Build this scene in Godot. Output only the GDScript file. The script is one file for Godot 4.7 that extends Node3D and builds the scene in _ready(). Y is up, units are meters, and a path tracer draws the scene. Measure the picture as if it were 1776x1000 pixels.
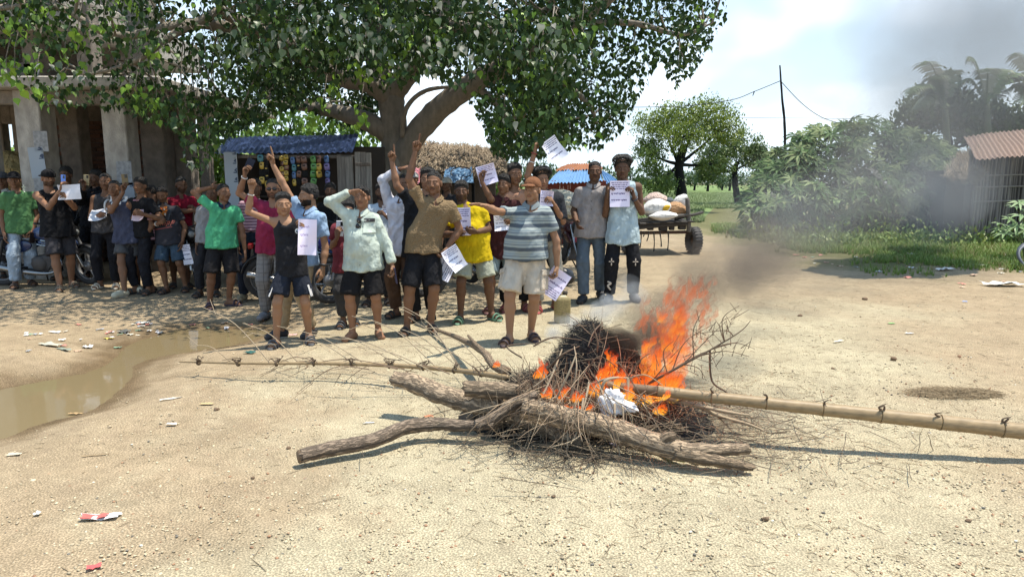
extends Node3D
# A protest round a bonfire on a village ground. Metres, y up; the camera looks towards -z.

const CAM := Vector3(0, 1.5, 0)
const TILT := 0.1519
const FOCAL := 1200.0
var rng := RandomNumberGenerator.new()
var noise := FastNoiseLite.new()
var mats := {}
var used := {}
var puddle := PackedVector2Array()
const WATER := -0.17

# ---------------------------------------------------------------- places
func ray(px: float, py: float) -> Vector3:
	var vx := (px - 888.0) / FOCAL
	var vy := -(py - 500.0) / FOCAL
	return Vector3(vx, vy * cos(TILT) - sin(TILT), -vy * sin(TILT) - cos(TILT))

func at(px: float, py: float, d: float) -> Vector3:
	var r := ray(px, py)
	return CAM + r * (d / -r.z)

func to_px(p: Vector3) -> Vector2:
	var q := p - CAM
	var f := -(q.y * -sin(TILT) + q.z * cos(TILT)) * -1.0
	f = q.dot(Vector3(0, -sin(TILT), -cos(TILT)))
	var u := q.dot(Vector3(0, cos(TILT), -sin(TILT)))
	return Vector2(888.0 + q.x / f * FOCAL, 500.0 - u / f * FOCAL)

func plane(px: float, py: float, y: float) -> Vector3:
	var r := ray(px, py)
	return CAM + r * ((y - CAM.y) / r.y)

func bump(x: float, z: float, cx: float, cz: float, r: float, a: float) -> float:
	var q := ((x - cx) * (x - cx) + (z - cz) * (z - cz)) / (r * r)
	return a * exp(-q)

func base_h(x: float, z: float) -> float:
	var h := bump(x, z, -5.2, -9.0, 2.6, -0.11) + bump(x, z, 1.4, -8.8, 1.6, 0.07) + bump(x, z, -3.2, -7.0, 1.6, -0.05)
	return h + 0.012 * sin(x * 2.1 + z * 0.7) * sin(z * 1.7 - x * 0.4)

func pud_sd(x: float, z: float) -> float:
	var p := Vector2(x, z)
	var best := 1e9
	var n := puddle.size()
	for i in n:
		var a := puddle[i]
		var b := puddle[(i + 1) % n]
		var ab := b - a
		var t := clampf((p - a).dot(ab) / ab.length_squared(), 0.0, 1.0)
		best = minf(best, (p - a - ab * t).length())
	return -best if Geometry2D.is_point_in_polygon(p, puddle) else best

func H(x: float, z: float) -> float:
	var h := base_h(x, z)
	if x < -1.0 and x > -9.0 and z < -3.4 and z > -9.0 and puddle.size():
		var sd := pud_sd(x, z)
		if sd < 1.0:
			var e := WATER + (sd * 0.10 if sd > 0 else sd * 0.35)
			e = maxf(e, WATER - 0.08)
			h = lerpf(e, h, smoothstep(0.0, 1.0, sd))
	return h

func gp(px: float, py: float) -> Vector3:
	var y := 0.0
	var p := Vector3.ZERO
	for i in 7:
		p = plane(px, py, y)
		y = H(p.x, p.z)
	return Vector3(p.x, y, p.z)

func gx(px: float, d: float) -> Vector3:   # the ground point in that column of the view, d metres away
	var x := (px - 888.0) / FOCAL * d * 1.012
	return Vector3(x, H(x, -d), -d)

# ---------------------------------------------------------------- objects
func numbered(called: String) -> String:
	var k: int = used.get(called, 0)
	used[called] = k + 1
	return called if k == 0 else "%s_%03d" % [called, k]

func tag(o: Node3D, label: String, category := "", group := "", kind := "") -> Node3D:
	if label: o.set_meta("label", label)
	if category: o.set_meta("category", category)
	if group: o.set_meta("group", group)
	if kind: o.set_meta("kind", kind)
	return o

func thing(called: String, label: String, category: String, where := Vector3.ZERO, turn := 0.0, group := "") -> Node3D:
	var o := Node3D.new()
	o.name = numbered(called)
	add_child(o)
	o.position = where
	o.rotation.y = turn
	return tag(o, label, category, group)

func put(called: String, mesh: Mesh, m: Material, parent: Node3D = null) -> MeshInstance3D:
	var o := MeshInstance3D.new()
	o.mesh = mesh
	o.material_override = m
	if parent:
		o.name = called
		parent.add_child(o, true)
	else:
		o.name = numbered(called)
		add_child(o)
	return o

func dup(src: Node3D, label: String, group := "") -> Node3D:
	var c: Node3D = src.duplicate()
	c.name = numbered(String(src.name).rstrip("_0123456789"))
	add_child(c)
	return tag(c, label, "", group)

func many(called: String, mesh: Mesh, m: Material, xf: Array, cols: Array, parent: Node3D = null, kind := "stuff") -> MultiMeshInstance3D:
	var mm := MultiMesh.new()
	mm.transform_format = MultiMesh.TRANSFORM_3D
	mm.use_colors = cols.size() > 0
	mm.mesh = mesh
	mm.instance_count = xf.size()
	for i in xf.size():
		mm.set_instance_transform(i, xf[i])
		if cols.size():
			mm.set_instance_color(i, cols[i])
	var o := MultiMeshInstance3D.new()
	o.multimesh = mm
	o.material_override = m
	if parent:
		o.name = called
		parent.add_child(o, true)
	else:
		o.name = numbered(called)
		add_child(o)
	if kind: o.set_meta("kind", kind)
	return o

# ---------------------------------------------------------------- materials (colours are linear, real-world values)
func lin(r: float, g: float, b: float) -> Color:
	return Color(r, g, b).linear_to_srgb()

func noise_tex(freq: float, lo: float, hi: float, type := FastNoiseLite.TYPE_SIMPLEX_SMOOTH, oct := 4, size := 512, sd := 1) -> NoiseTexture2D:
	var n := FastNoiseLite.new()
	n.noise_type = type
	n.frequency = freq
	n.fractal_octaves = oct
	n.seed = sd
	var t := NoiseTexture2D.new()
	t.width = size
	t.height = size
	t.seamless = true
	t.noise = n
	var g := Gradient.new()
	g.set_color(0, Color(lo, lo, lo))
	g.set_color(1, Color(hi, hi, hi))
	t.color_ramp = g
	return t

var TX := {}
func tex(called: String) -> Texture2D:
	if TX.has(called): return TX[called]
	var t: Texture2D
	match called:
		"mottle": t = noise_tex(0.012, 0.74, 1.0, FastNoiseLite.TYPE_SIMPLEX_SMOOTH, 5, 512, 3)
		"grit": t = noise_tex(0.09, 0.25, 1.0, FastNoiseLite.TYPE_SIMPLEX_SMOOTH, 3, 512, 4)
		"cells": t = noise_tex(0.06, 0.2, 1.0, FastNoiseLite.TYPE_CELLULAR, 2, 512, 5)
		"folds": t = noise_tex(0.018, 0.0, 1.0, FastNoiseLite.TYPE_SIMPLEX_SMOOTH, 3, 512, 6)
		"ridge":
			var n := FastNoiseLite.new()
			n.frequency = 1.0
			n.fractal_octaves = 4
			var im := Image.create(256, 512, false, Image.FORMAT_L8)
			for y in 512:
				for x in 256:
					var a := TAU * x / 256.0
					var v := n.get_noise_3d(cos(a) * 3.6, sin(a) * 3.6, absf(y - 256.0) / 256.0 * 6.0 + sin(a * 2.0) * .4)
					var k := .80 + .45 * v - .34 * smoothstep(.07, .0, absf(v + .05))
					im.set_pixel(x, y, Color(k, k, k))
			t = ImageTexture.create_from_image(im)
		"speck": t = noise_tex(0.16, 0.62, 1.0, FastNoiseLite.TYPE_SIMPLEX, 2, 1024, 7)
		"broad": t = noise_tex(0.02, 0.88, 1.0, FastNoiseLite.TYPE_SIMPLEX_SMOOTH, 5, 1024, 8)
	TX[called] = t
	return t

func mat(key: String, c := Color.BLACK, rough := 0.85, opt := {}) -> StandardMaterial3D:
	if mats.has(key): return mats[key]
	var m := StandardMaterial3D.new()
	m.resource_name = key
	m.albedo_color = lin(c.r, c.g, c.b)
	m.roughness = rough
	if opt.has("metal"): m.metallic = opt.metal
	if opt.has("spec"): m.metallic_specular = opt.spec
	if opt.has("vc"): m.vertex_color_use_as_albedo = true
	if opt.has("tex"):
		m.albedo_texture = tex(opt.tex)
	if opt.has("bump"):
		m.heightmap_enabled = true
		m.heightmap_texture = tex(opt.bump)
		m.heightmap_scale = opt.get("bs", 1.0)
	if opt.has("tri"):
		m.uv1_triplanar = true
		var s = opt.tri
		m.uv1_scale = s if s is Vector3 else Vector3(s, s, s)
	if opt.has("world"): m.uv1_world_triplanar = true
	if opt.has("back"):
		m.backlight_enabled = true
		m.backlight = opt.back
	if opt.has("rim"):
		m.rim_enabled = true
		m.rim = opt.rim
		m.rim_tint = 0.6
	m.cull_mode = BaseMaterial3D.CULL_DISABLED
	mats[key] = m
	return m

func cloth(c: Color) -> StandardMaterial3D:
	return mat("cloth%.3f_%.3f_%.3f" % [c.r, c.g, c.b], c * 1.18, 0.9, {"tex": "mottle", "bump": "folds", "bs": 1.8, "tri": Vector3(1.3, .8, 1.3), "rim": 0.1, "spec": 0.25})

# ---------------------------------------------------------------- shapes
class Shape:
	var v := PackedVector3Array()
	var c := PackedColorArray()
	var uv := PackedVector2Array()
	var i := PackedInt32Array()
	var flat := false
	func vert(p: Vector3, u := Vector2.ZERO, col := Color.WHITE) -> int:
		v.append(p)
		uv.append(u)
		c.append(col)
		return v.size() - 1
	func tri(a: int, b: int, d: int) -> void:
		i.append(a)
		i.append(b)
		i.append(d)
	func quad(a: int, b: int, d: int, e: int) -> void:
		tri(a, b, d)
		tri(a, d, e)
	func face(a: Vector3, b: Vector3, d: Vector3, e: Vector3, col := Color.WHITE) -> void:
		var k := v.size()
		vert(a, Vector2(0, 0), col)
		vert(b, Vector2(1, 0), col)
		vert(d, Vector2(1, 1), col)
		vert(e, Vector2(0, 1), col)
		quad(k, k + 1, k + 2, k + 3)
	func mesh(colors := false) -> ArrayMesh:
		var n := PackedVector3Array()
		n.resize(v.size())
		for t in range(0, i.size(), 3):
			var a := v[i[t]]
			var q := (v[i[t + 2]] - a).cross(v[i[t + 1]] - a)
			n[i[t]] += q
			n[i[t + 1]] += q
			n[i[t + 2]] += q
		for k in n.size():
			n[k] = n[k].normalized() if n[k].length_squared() > 1e-20 else Vector3.UP
		var arr := []
		arr.resize(Mesh.ARRAY_MAX)
		arr[Mesh.ARRAY_VERTEX] = v
		arr[Mesh.ARRAY_NORMAL] = n
		arr[Mesh.ARRAY_TEX_UV] = uv
		if colors: arr[Mesh.ARRAY_COLOR] = c
		arr[Mesh.ARRAY_INDEX] = i
		var m := ArrayMesh.new()
		m.add_surface_from_arrays(Mesh.PRIMITIVE_TRIANGLES, arr)
		return m

# a box with chamfered edges, from its size and place
func box(s: Shape, xf: Transform3D, size: Vector3, ch := 0.006, col := Color.WHITE) -> void:
	var h := size * 0.5
	ch = minf(ch, minf(h.x, minf(h.y, h.z)) * 0.45)
	var axes := [Vector3.RIGHT, Vector3.UP, Vector3.BACK]
	var fv := {}
	for ax in 3:
		for sg in [-1.0, 1.0]:
			var n: Vector3 = axes[ax] * sg
			var a: Vector3 = axes[(ax + 1) % 3]
			var b: Vector3 = axes[(ax + 2) % 3]
			var ha: float = h[(ax + 1) % 3] - ch
			var hb: float = h[(ax + 2) % 3] - ch
			var o: Vector3 = n * h[ax]
			var ids := []
			var k := s.v.size()
			for q in [[-1, -1], [1, -1], [1, 1], [-1, 1]]:
				var p: Vector3 = o + a * ha * q[0] + b * hb * q[1]
				s.vert(xf * p, Vector2(q[0] * ha, q[1] * hb), col)
			if sg > 0: s.quad(k, k + 3, k + 2, k + 1)
			else: s.quad(k, k + 1, k + 2, k + 3)
	if ch <= 0.0: return
	# chamfer strips
	for ax in 3:
		var u: Vector3 = axes[ax]
		var b1 := (ax + 1) % 3
		var b2 := (ax + 2) % 3
		for s1 in [-1.0, 1.0]:
			for s2 in [-1.0, 1.0]:
				var e1: Vector3 = axes[b1] * s1
				var e2: Vector3 = axes[b2] * s2
				var hu: float = h[ax] - ch
				var p1: Vector3 = e1 * h[b1] + e2 * (h[b2] - ch)
				var p2: Vector3 = e1 * (h[b1] - ch) + e2 * h[b2]
				var k := s.v.size()
				s.vert(xf * (p1 - u * hu), Vector2.ZERO, col)
				s.vert(xf * (p1 + u * hu), Vector2.ZERO, col)
				s.vert(xf * (p2 + u * hu), Vector2.ZERO, col)
				s.vert(xf * (p2 - u * hu), Vector2.ZERO, col)
				if s1 * s2 > 0: s.quad(k, k + 1, k + 2, k + 3)
				else: s.quad(k, k + 3, k + 2, k + 1)
	for sx in [-1.0, 1.0]:
		for sy in [-1.0, 1.0]:
			for sz in [-1.0, 1.0]:
				var k := s.v.size()
				s.vert(xf * Vector3(sx * h.x, sy * (h.y - ch), sz * (h.z - ch)), Vector2.ZERO, col)
				s.vert(xf * Vector3(sx * (h.x - ch), sy * h.y, sz * (h.z - ch)), Vector2.ZERO, col)
				s.vert(xf * Vector3(sx * (h.x - ch), sy * (h.y - ch), sz * h.z), Vector2.ZERO, col)
				if sx * sy * sz > 0: s.tri(k, k + 2, k + 1)
				else: s.tri(k, k + 1, k + 2)

func box_mesh(size: Vector3, ch := 0.006) -> ArrayMesh:
	var s := Shape.new()
	box(s, Transform3D(), size, ch)
	return s.mesh()

func basis_y(dir: Vector3, hint := Vector3.BACK) -> Basis:   # y along dir, z as near hint as can be
	var y := dir.normalized()
	if absf(y.dot(hint.normalized())) > 0.98: hint = Vector3.RIGHT if absf(y.x) < 0.9 else Vector3.UP
	var x := y.cross(hint).normalized()
	return Basis(x, y, x.cross(y))

# a tube along a path, radius at each point, k sides, closed ends; rough adds an uneven surface
func tube(s: Shape, path: PackedVector3Array, radii: PackedFloat32Array, k := 8, rough := 0.0, col := Color.WHITE, flat_y := 1.0) -> void:
	var n := path.size()
	var up := Vector3.UP
	var first := s.v.size()
	var run := 0.0
	for a in n:
		var dir := (path[mini(a + 1, n - 1)] - path[maxi(a - 1, 0)]).normalized()
		if absf(dir.dot(up)) > 0.95: up = Vector3.RIGHT
		var side := dir.cross(up).normalized()
		up = side.cross(dir).normalized()
		if a: run += path[a].distance_to(path[a - 1])
		for j in k:
			var an := TAU * j / k
			var off := side * cos(an) + up * sin(an) * flat_y
			var r := radii[a]
			if rough > 0.0:
				var q := path[a] + off * r
				r *= 1.0 + rough * noise.get_noise_3d(q.x * 300, q.y * 300, q.z * 300) + rough * 1.4 * noise.get_noise_3d(q.x * 70 + 50, q.y * 70, q.z * 70)
			s.vert(path[a] + off * r, Vector2(float(j) / k, run), col)
	for a in n - 1:
		for j in k:
			var p := first + a * k + j
			var q := first + a * k + (j + 1) % k
			s.quad(p, q, q + k, p + k)
	for e in 2:
		var row := first + (n - 1) * k * e
		var mid := s.vert(path[(n - 1) * e], Vector2(0.5, run * e), col)
		for j in k:
			if e == 0: s.tri(mid, row + (j + 1) % k, row + j)
			else: s.tri(mid, row + j, row + (j + 1) % k)

func smooth(pts: Array, per := 6) -> PackedVector3Array:   # a Catmull-Rom curve through the points
	var out := PackedVector3Array()
	var n := pts.size()
	for a in n - 1:
		var p0: Vector3 = pts[maxi(a - 1, 0)]
		var p1: Vector3 = pts[a]
		var p2: Vector3 = pts[a + 1]
		var p3: Vector3 = pts[mini(a + 2, n - 1)]
		for j in per:
			out.append(p1.cubic_interpolate(p2, p0, p3, float(j) / per))
	out.append(pts[n - 1])
	return out

func radii(n: int, keys: Array) -> PackedFloat32Array:
	var out := PackedFloat32Array()
	for a in n:
		var f := float(a) / (n - 1) * (keys.size() - 1)
		var k := mini(int(f), keys.size() - 2)
		out.append(lerpf(keys[k], keys[k + 1], f - k))
	return out

func limb(s: Shape, pts: Array, keys: Array, k := 8, rough := 0.0, per := 6, col := Color.WHITE) -> PackedVector3Array:
	var p := smooth(pts, per)
	tube(s, p, radii(p.size(), keys), k, rough, col)
	return p

# a turned shape: [radius, height] pairs round the y axis of xf
func lathe(s: Shape, xf: Transform3D, prof: Array, k := 20, col := Color.WHITE) -> void:
	var first := s.v.size()
	for pr in prof:
		for j in k:
			var an := TAU * j / k
			s.vert(xf * Vector3(cos(an) * pr[0], pr[1], sin(an) * pr[0]), Vector2(float(j) / k, pr[1]), col)
	for a in prof.size() - 1:
		for j in k:
			var p := first + a * k + j
			var q := first + a * k + (j + 1) % k
			s.quad(p, p + k, q + k, q)

func blob(s: Shape, xf: Transform3D, rx: float, ry: float, rz: float, amp := 0.0, ku := 14, kv := 9, col := Color.WHITE) -> void:
	var first := s.v.size()
	for a in kv + 1:
		var la := PI * a / kv - PI / 2
		for j in ku:
			var lo := TAU * j / ku
			var p := Vector3(cos(la) * cos(lo), sin(la), cos(la) * sin(lo))
			var f := 1.0
			if amp > 0: f += amp * noise.get_noise_3d(p.x * 18 + xf.origin.x * 4, p.y * 18 + xf.origin.y * 4, p.z * 18 + xf.origin.z * 4)
			s.vert(xf * (Vector3(p.x * rx, p.y * ry, p.z * rz) * f), Vector2(float(j) / ku, float(a) / kv), col)
	for a in kv:
		for j in ku:
			var p := first + a * ku + j
			var q := first + a * ku + (j + 1) % ku
			s.quad(p, q, q + ku, p + ku) if false else s.quad(p, p + ku, q + ku, q)

func ring(s: Shape, xf: Transform3D, R: float, r: float, ku := 24, kv := 8, col := Color.WHITE, flat := 1.0) -> void:   # a torus round the y axis of xf
	var first := s.v.size()
	for a in ku:
		var lo := TAU * a / ku
		for j in kv:
			var la := TAU * j / kv
			s.vert(xf * Vector3(cos(lo) * (R + r * cos(la)), r * sin(la) * flat, sin(lo) * (R + r * cos(la))), Vector2(float(a) / ku, float(j) / kv), col)
	for a in ku:
		for j in kv:
			var p := first + a * kv + j
			var q := first + a * kv + (j + 1) % kv
			var p2 := first + ((a + 1) % ku) * kv + j
			var q2 := first + ((a + 1) % ku) * kv + (j + 1) % kv
			s.quad(p, q, q2, p2)

# a corrugated sheet: corners a (left front), b (right front), c (right back), d (left back)
func corrugated(s: Shape, a: Vector3, b: Vector3, c: Vector3, d: Vector3, waves: int, amp: float, rows := 6, sag := 0.0) -> void:
	var nrm := (b - a).cross(d - a).normalized()
	if nrm.y < 0: nrm = -nrm
	var cols := waves * 6
	for side in 2:
		var first := s.v.size()
		for j in rows + 1:
			for k in cols + 1:
				var u := float(k) / cols
				var v := float(j) / rows
				var p := a.lerp(b, u).lerp(d.lerp(c, u), v)
				p += nrm * (amp * sin(u * waves * TAU) + sag * noise.get_noise_2d(u * 26, v * 18) - 0.0025 * side)
				s.vert(p, Vector2(u, v))
		for j in rows:
			for k in cols:
				var q := first + j * (cols + 1) + k
				if side == 0: s.quad(q, q + cols + 1, q + cols + 2, q + 1)
				else: s.quad(q, q + 1, q + cols + 2, q + cols + 1)

# ---------------------------------------------------------------- bodies: a distance field meshed as surface nets
# prim: [a, b, ra, rb, blend, flat (1 cuts at a, 2 cuts at b), squash axis, squash factor, subtract]
func cap(a: Vector3, b: Vector3, ra: float, rb: float, k := 0.02, flat := 0, ax := Vector3.ZERO, sq := 1.0, sub := false) -> Array:
	return [a, b, ra, rb, k, flat, ax, sq, sub]

func nets(prims: Array, cell: float) -> Dictionary:
	var lo := Vector3(1e9, 1e9, 1e9)
	var hi := -lo
	for p in prims:
		if p[8]: continue
		var r: float = maxf(p[2], p[3]) + cell * 2.5
		var e := Vector3(r, r, r)
		lo = lo.min(p[0] - e).min(p[1] - e)
		hi = hi.max(p[0] + e).max(p[1] + e)
	var nx := int((hi.x - lo.x) / cell) + 2
	var ny := int((hi.y - lo.y) / cell) + 2
	var nz := int((hi.z - lo.z) / cell) + 2
	var f := PackedFloat32Array()
	f.resize(nx * ny * nz)
	f.fill(1.0)
	var nxy := nx * ny
	for p in prims:
		var a: Vector3 = p[0]
		var b: Vector3 = p[1]
		var ra: float = p[2]
		var dr: float = p[3] - ra
		var k: float = p[4]
		var fl: int = p[5]
		var ax: Vector3 = p[6]
		var sq: float = p[7] - 1.0
		var sub: bool = p[8]
		var r := maxf(ra, p[3]) + maxf(k, cell * 2.0)
		var e := Vector3(r, r, r)
		var l := (a.min(b) - e - lo) / cell
		var h := (a.max(b) + e - lo) / cell
		var x0 := maxi(0, int(l.x))
		var x1 := mini(nx - 1, int(h.x) + 1)
		var y0 := maxi(0, int(l.y))
		var y1 := mini(ny - 1, int(h.y) + 1)
		var z0 := maxi(0, int(l.z))
		var z1 := mini(nz - 1, int(h.z) + 1)
		var ba := b - a
		if sq != 0.0: ba += ax * (ba.dot(ax) * sq)
		var len := ba.length()
		var inv := 1.0 / maxf(len * len, 1e-9)
		var cut1 := (fl & 1) != 0
		var cut2 := (fl & 2) != 0
		for z in range(z0, z1 + 1):
			for y in range(y0, y1 + 1):
				var q := z * nxy + y * nx + x0
				var pa := lo + Vector3(x0, y, z) * cell - a
				for x in range(x0, x1 + 1):
					var w := pa
					if sq != 0.0: w += ax * (w.dot(ax) * sq)
					var tu := w.dot(ba) * inv
					var t := tu
					if t < 0.0:
						if not cut1: t = 0.0
					elif t > 1.0:
						if not cut2: t = 1.0
					var d := (w - ba * t).length() - (ra + dr * clampf(t, 0.0, 1.0))
					if cut1: d = maxf(d, -tu * len)
					if cut2: d = maxf(d, (tu - 1.0) * len)
					var cur := f[q]
					if sub:
						var s := -d
						var hh := k - absf(cur - s)
						f[q] = maxf(cur, s) + (hh * hh * 0.25 / k if hh > 0.0 else 0.0)
					elif d < cur + k:
						var hh := k - absf(cur - d)
						f[q] = minf(cur, d) - (hh * hh * 0.25 / k if hh > 0.0 else 0.0)
					q += 1
					pa.x += cell
	return net(f, nx, ny, nz, lo, cell)

func net(f: PackedFloat32Array, nx: int, ny: int, nz: int, lo: Vector3, cell: float) -> Dictionary:
	var nxy := nx * ny
	var vid := PackedInt32Array()
	vid.resize(f.size())
	vid.fill(-1)
	var v := PackedVector3Array()
	var ix := PackedInt32Array()
	var far := cell * 2.0
	for z in nz - 1:
		for y in ny - 1:
			var q := z * nxy + y * nx
			for x in nx - 1:
				var f0 := f[q]
				if f0 > far or f0 < -far:
					q += 1
					continue
				var f1 := f[q + 1]
				var f2 := f[q + nx]
				var f3 := f[q + nx + 1]
				var f4 := f[q + nxy]
				var f5 := f[q + nxy + 1]
				var f6 := f[q + nxy + nx]
				var f7 := f[q + nxy + nx + 1]
				var m := int(f0 < 0) + int(f1 < 0) + int(f2 < 0) + int(f3 < 0) + int(f4 < 0) + int(f5 < 0) + int(f6 < 0) + int(f7 < 0)
				if m == 0 or m == 8:
					q += 1
					continue
				var s := Vector3.ZERO
				var n := 0
				if (f0 < 0) != (f1 < 0): s += Vector3(f0 / (f0 - f1), 0, 0); n += 1
				if (f2 < 0) != (f3 < 0): s += Vector3(f2 / (f2 - f3), 1, 0); n += 1
				if (f4 < 0) != (f5 < 0): s += Vector3(f4 / (f4 - f5), 0, 1); n += 1
				if (f6 < 0) != (f7 < 0): s += Vector3(f6 / (f6 - f7), 1, 1); n += 1
				if (f0 < 0) != (f2 < 0): s += Vector3(0, f0 / (f0 - f2), 0); n += 1
				if (f1 < 0) != (f3 < 0): s += Vector3(1, f1 / (f1 - f3), 0); n += 1
				if (f4 < 0) != (f6 < 0): s += Vector3(0, f4 / (f4 - f6), 1); n += 1
				if (f5 < 0) != (f7 < 0): s += Vector3(1, f5 / (f5 - f7), 1); n += 1
				if (f0 < 0) != (f4 < 0): s += Vector3(0, 0, f0 / (f0 - f4)); n += 1
				if (f1 < 0) != (f5 < 0): s += Vector3(1, 0, f1 / (f1 - f5)); n += 1
				if (f2 < 0) != (f6 < 0): s += Vector3(0, 1, f2 / (f2 - f6)); n += 1
				if (f3 < 0) != (f7 < 0): s += Vector3(1, 1, f3 / (f3 - f7)); n += 1
				vid[q] = v.size()
				v.append(lo + (Vector3(x, y, z) + s / n) * cell)
				if x > 0 and y > 0 and z > 0:
					if (f0 < 0) != (f1 < 0):
						var a := vid[q - nx - nxy]
						var b := vid[q - nxy]
						var c := vid[q]
						var d := vid[q - nx]
						if a >= 0 and b >= 0 and d >= 0:
							if f0 < 0: ix.append_array([a, c, b, a, d, c])
							else: ix.append_array([a, b, c, a, c, d])
					if (f0 < 0) != (f2 < 0):
						var a := vid[q - 1 - nxy]
						var b := vid[q - 1]
						var c := vid[q]
						var d := vid[q - nxy]
						if a >= 0 and b >= 0 and d >= 0:
							if f0 < 0: ix.append_array([a, c, b, a, d, c])
							else: ix.append_array([a, b, c, a, c, d])
					if (f0 < 0) != (f4 < 0):
						var a := vid[q - 1 - nx]
						var b := vid[q - nx]
						var c := vid[q]
						var d := vid[q - 1]
						if a >= 0 and b >= 0 and d >= 0:
							if f0 < 0: ix.append_array([a, c, b, a, d, c])
							else: ix.append_array([a, b, c, a, c, d])
				q += 1
	return {"v": v, "i": ix}

# ---- templates: hands (wrist at 0, fingers along +y, palm towards +z, thumb on +x) and heads (eyes near y 0, nose along +z)
var hands := {}
func hand(pose: String) -> Dictionary:
	if hands.has(pose): return hands[pose]
	# bends of index, middle, ring, little (three joints, radians); thumb
	var bend := {"relaxed": [[.25, .35, .3], [.35, .45, .35], [.45, .5, .4], [.5, .55, .4]], "fist": [[1.4, 1.5, .9], [1.45, 1.5, .9], [1.45, 1.5, .9], [1.4, 1.45, .9]],
		"point": [[.05, .08, .05], [1.35, 1.5, .9], [1.45, 1.5, .9], [1.5, 1.5, .9]], "grip": [[.9, .9, .5], [.95, .95, .5], [1.0, .95, .5], [1.0, .9, .5]], "flat": [[.1, .12, .1], [.08, .1, .1], [.1, .12, .1], [.15, .15, .1]]}[pose] as Array
	var pr := [cap(Vector3(0, -.02, 0), Vector3(0, .02, 0), .026, .026, .01, 0, Vector3.BACK, 1.35)]
	var spread := [.028, .009, -.010, -.028]
	var kn := [.092, .096, .090, .080]
	var ln := [[.044, .026, .022], [.049, .030, .023], [.045, .028, .022], [.034, .021, .019]]
	for f in 4:
		var base := Vector3(spread[f] * .55, .018, 0)
		var p := Vector3(spread[f], kn[f], -.002)
		pr.append(cap(base, p, .0165, .0125, .012, 0, Vector3.BACK, 1.15))
		var ang := 0.0
		var r := .0098 if f < 3 else .0085
		for j in 3:
			ang += bend[f][j]
			var q: Vector3 = p + Vector3(spread[f] * .35 * cos(ang), cos(ang), sin(ang)).normalized() * ln[f][j]
			pr.append(cap(p, q, r, r * .92, .004))
			p = q
			r *= .92
	var t0 := Vector3(.022, .022, .008)
	var closed: bool = pose in ["fist", "grip", "point"]
	var t1 := Vector3(.046, .052, .020) if closed else Vector3(.052, .056, .012)
	var t2 := Vector3(.038, .080, .036) if closed else Vector3(.066, .086, .016)
	var t3 := Vector3(.020, .092, .044) if closed else Vector3(.070, .110, .020)
	pr.append(cap(t0, t1, .0165, .0125, .012))
	pr.append(cap(t1, t2, .0118, .0108, .005))
	pr.append(cap(t2, t3, .0108, .0092, .004))
	hands[pose] = nets(pr, .0042)
	return hands[pose]

var head_mesh := {}
func ell(p: Vector3, c: Vector3, r: Vector3) -> float:
	var q := p - c
	var k0 := (q / r).length()
	var k1 := (q / (r * r)).length()
	return k0 * (k0 - 1.0) / maxf(k1, 1e-6)

func smin(a: float, b: float, k: float) -> float:
	var h := k - absf(a - b)
	return minf(a, b) - (h * h * .25 / k if h > 0 else 0.0)

func seg(p: Vector3, a: Vector3, b: Vector3) -> float:
	var ab := b - a
	return (p - a - ab * clampf((p - a).dot(ab) / ab.length_squared(), 0, 1)).length()

func head_field(p: Vector3) -> float:
	var m := Vector3(absf(p.x), p.y, p.z)
	var d := ell(p, Vector3(0, .035, -.018), Vector3(.074, .083, .094))
	d = smin(d, ell(p, Vector3(0, -.030, .022), Vector3(.058, .072, .066)), .03)
	d = smin(d, ell(p, Vector3(0, -.092, .058), Vector3(.026, .020, .022)), .025)
	d = smin(d, ell(m, Vector3(.045, -.022, .052), Vector3(.022, .022, .022)), .02)
	d = smin(d, ell(m, Vector3(.050, -.062, .005), Vector3(.018, .03, .03)), .025)
	d = smin(d, seg(m, Vector3(0, .026, .079), Vector3(.045, .026, .060)) - .010, .012)
	var eye := -((m - Vector3(.032, .003, .096)).length() - .0160)
	d = -smin(-d, -eye, .010)
	d = smin(d, (m - Vector3(.032, .002, .071)).length() - .0125, .003)
	d = smin(d, seg(p, Vector3(0, .018, .083), Vector3(0, -.026, .104)) - .0095, .010)
	d = smin(d, seg(m, Vector3(0, -.030, .098), Vector3(.014, -.031, .090)) - .0085, .008)
	d = smin(d, seg(m, Vector3(0, -.054, .087), Vector3(.020, -.057, .076)) - .0065, .005)
	d = smin(d, seg(m, Vector3(0, -.066, .085), Vector3(.017, -.064, .077)) - .0070, .005)
	d = smin(d, ell(m, Vector3(.077, -.004, -.012), Vector3(.011, .033, .021)), .010)
	d = smin(d, seg(p, Vector3(0, -.05, -.02), Vector3(0, -.15, -.035)) - .054, .02)
	return d

func field_mesh(fn: Callable, lo: Vector3, hi: Vector3, cell: float) -> Dictionary:
	var nx := int((hi.x - lo.x) / cell) + 1
	var ny := int((hi.y - lo.y) / cell) + 1
	var nz := int((hi.z - lo.z) / cell) + 1
	var f := PackedFloat32Array()
	f.resize(nx * ny * nz)
	var q := 0
	for z in nz:
		for y in ny:
			for x in nx:
				f[q] = fn.call(lo + Vector3(x, y, z) * cell)
				q += 1
	return net(f, nx, ny, nz, lo, cell)

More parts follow.
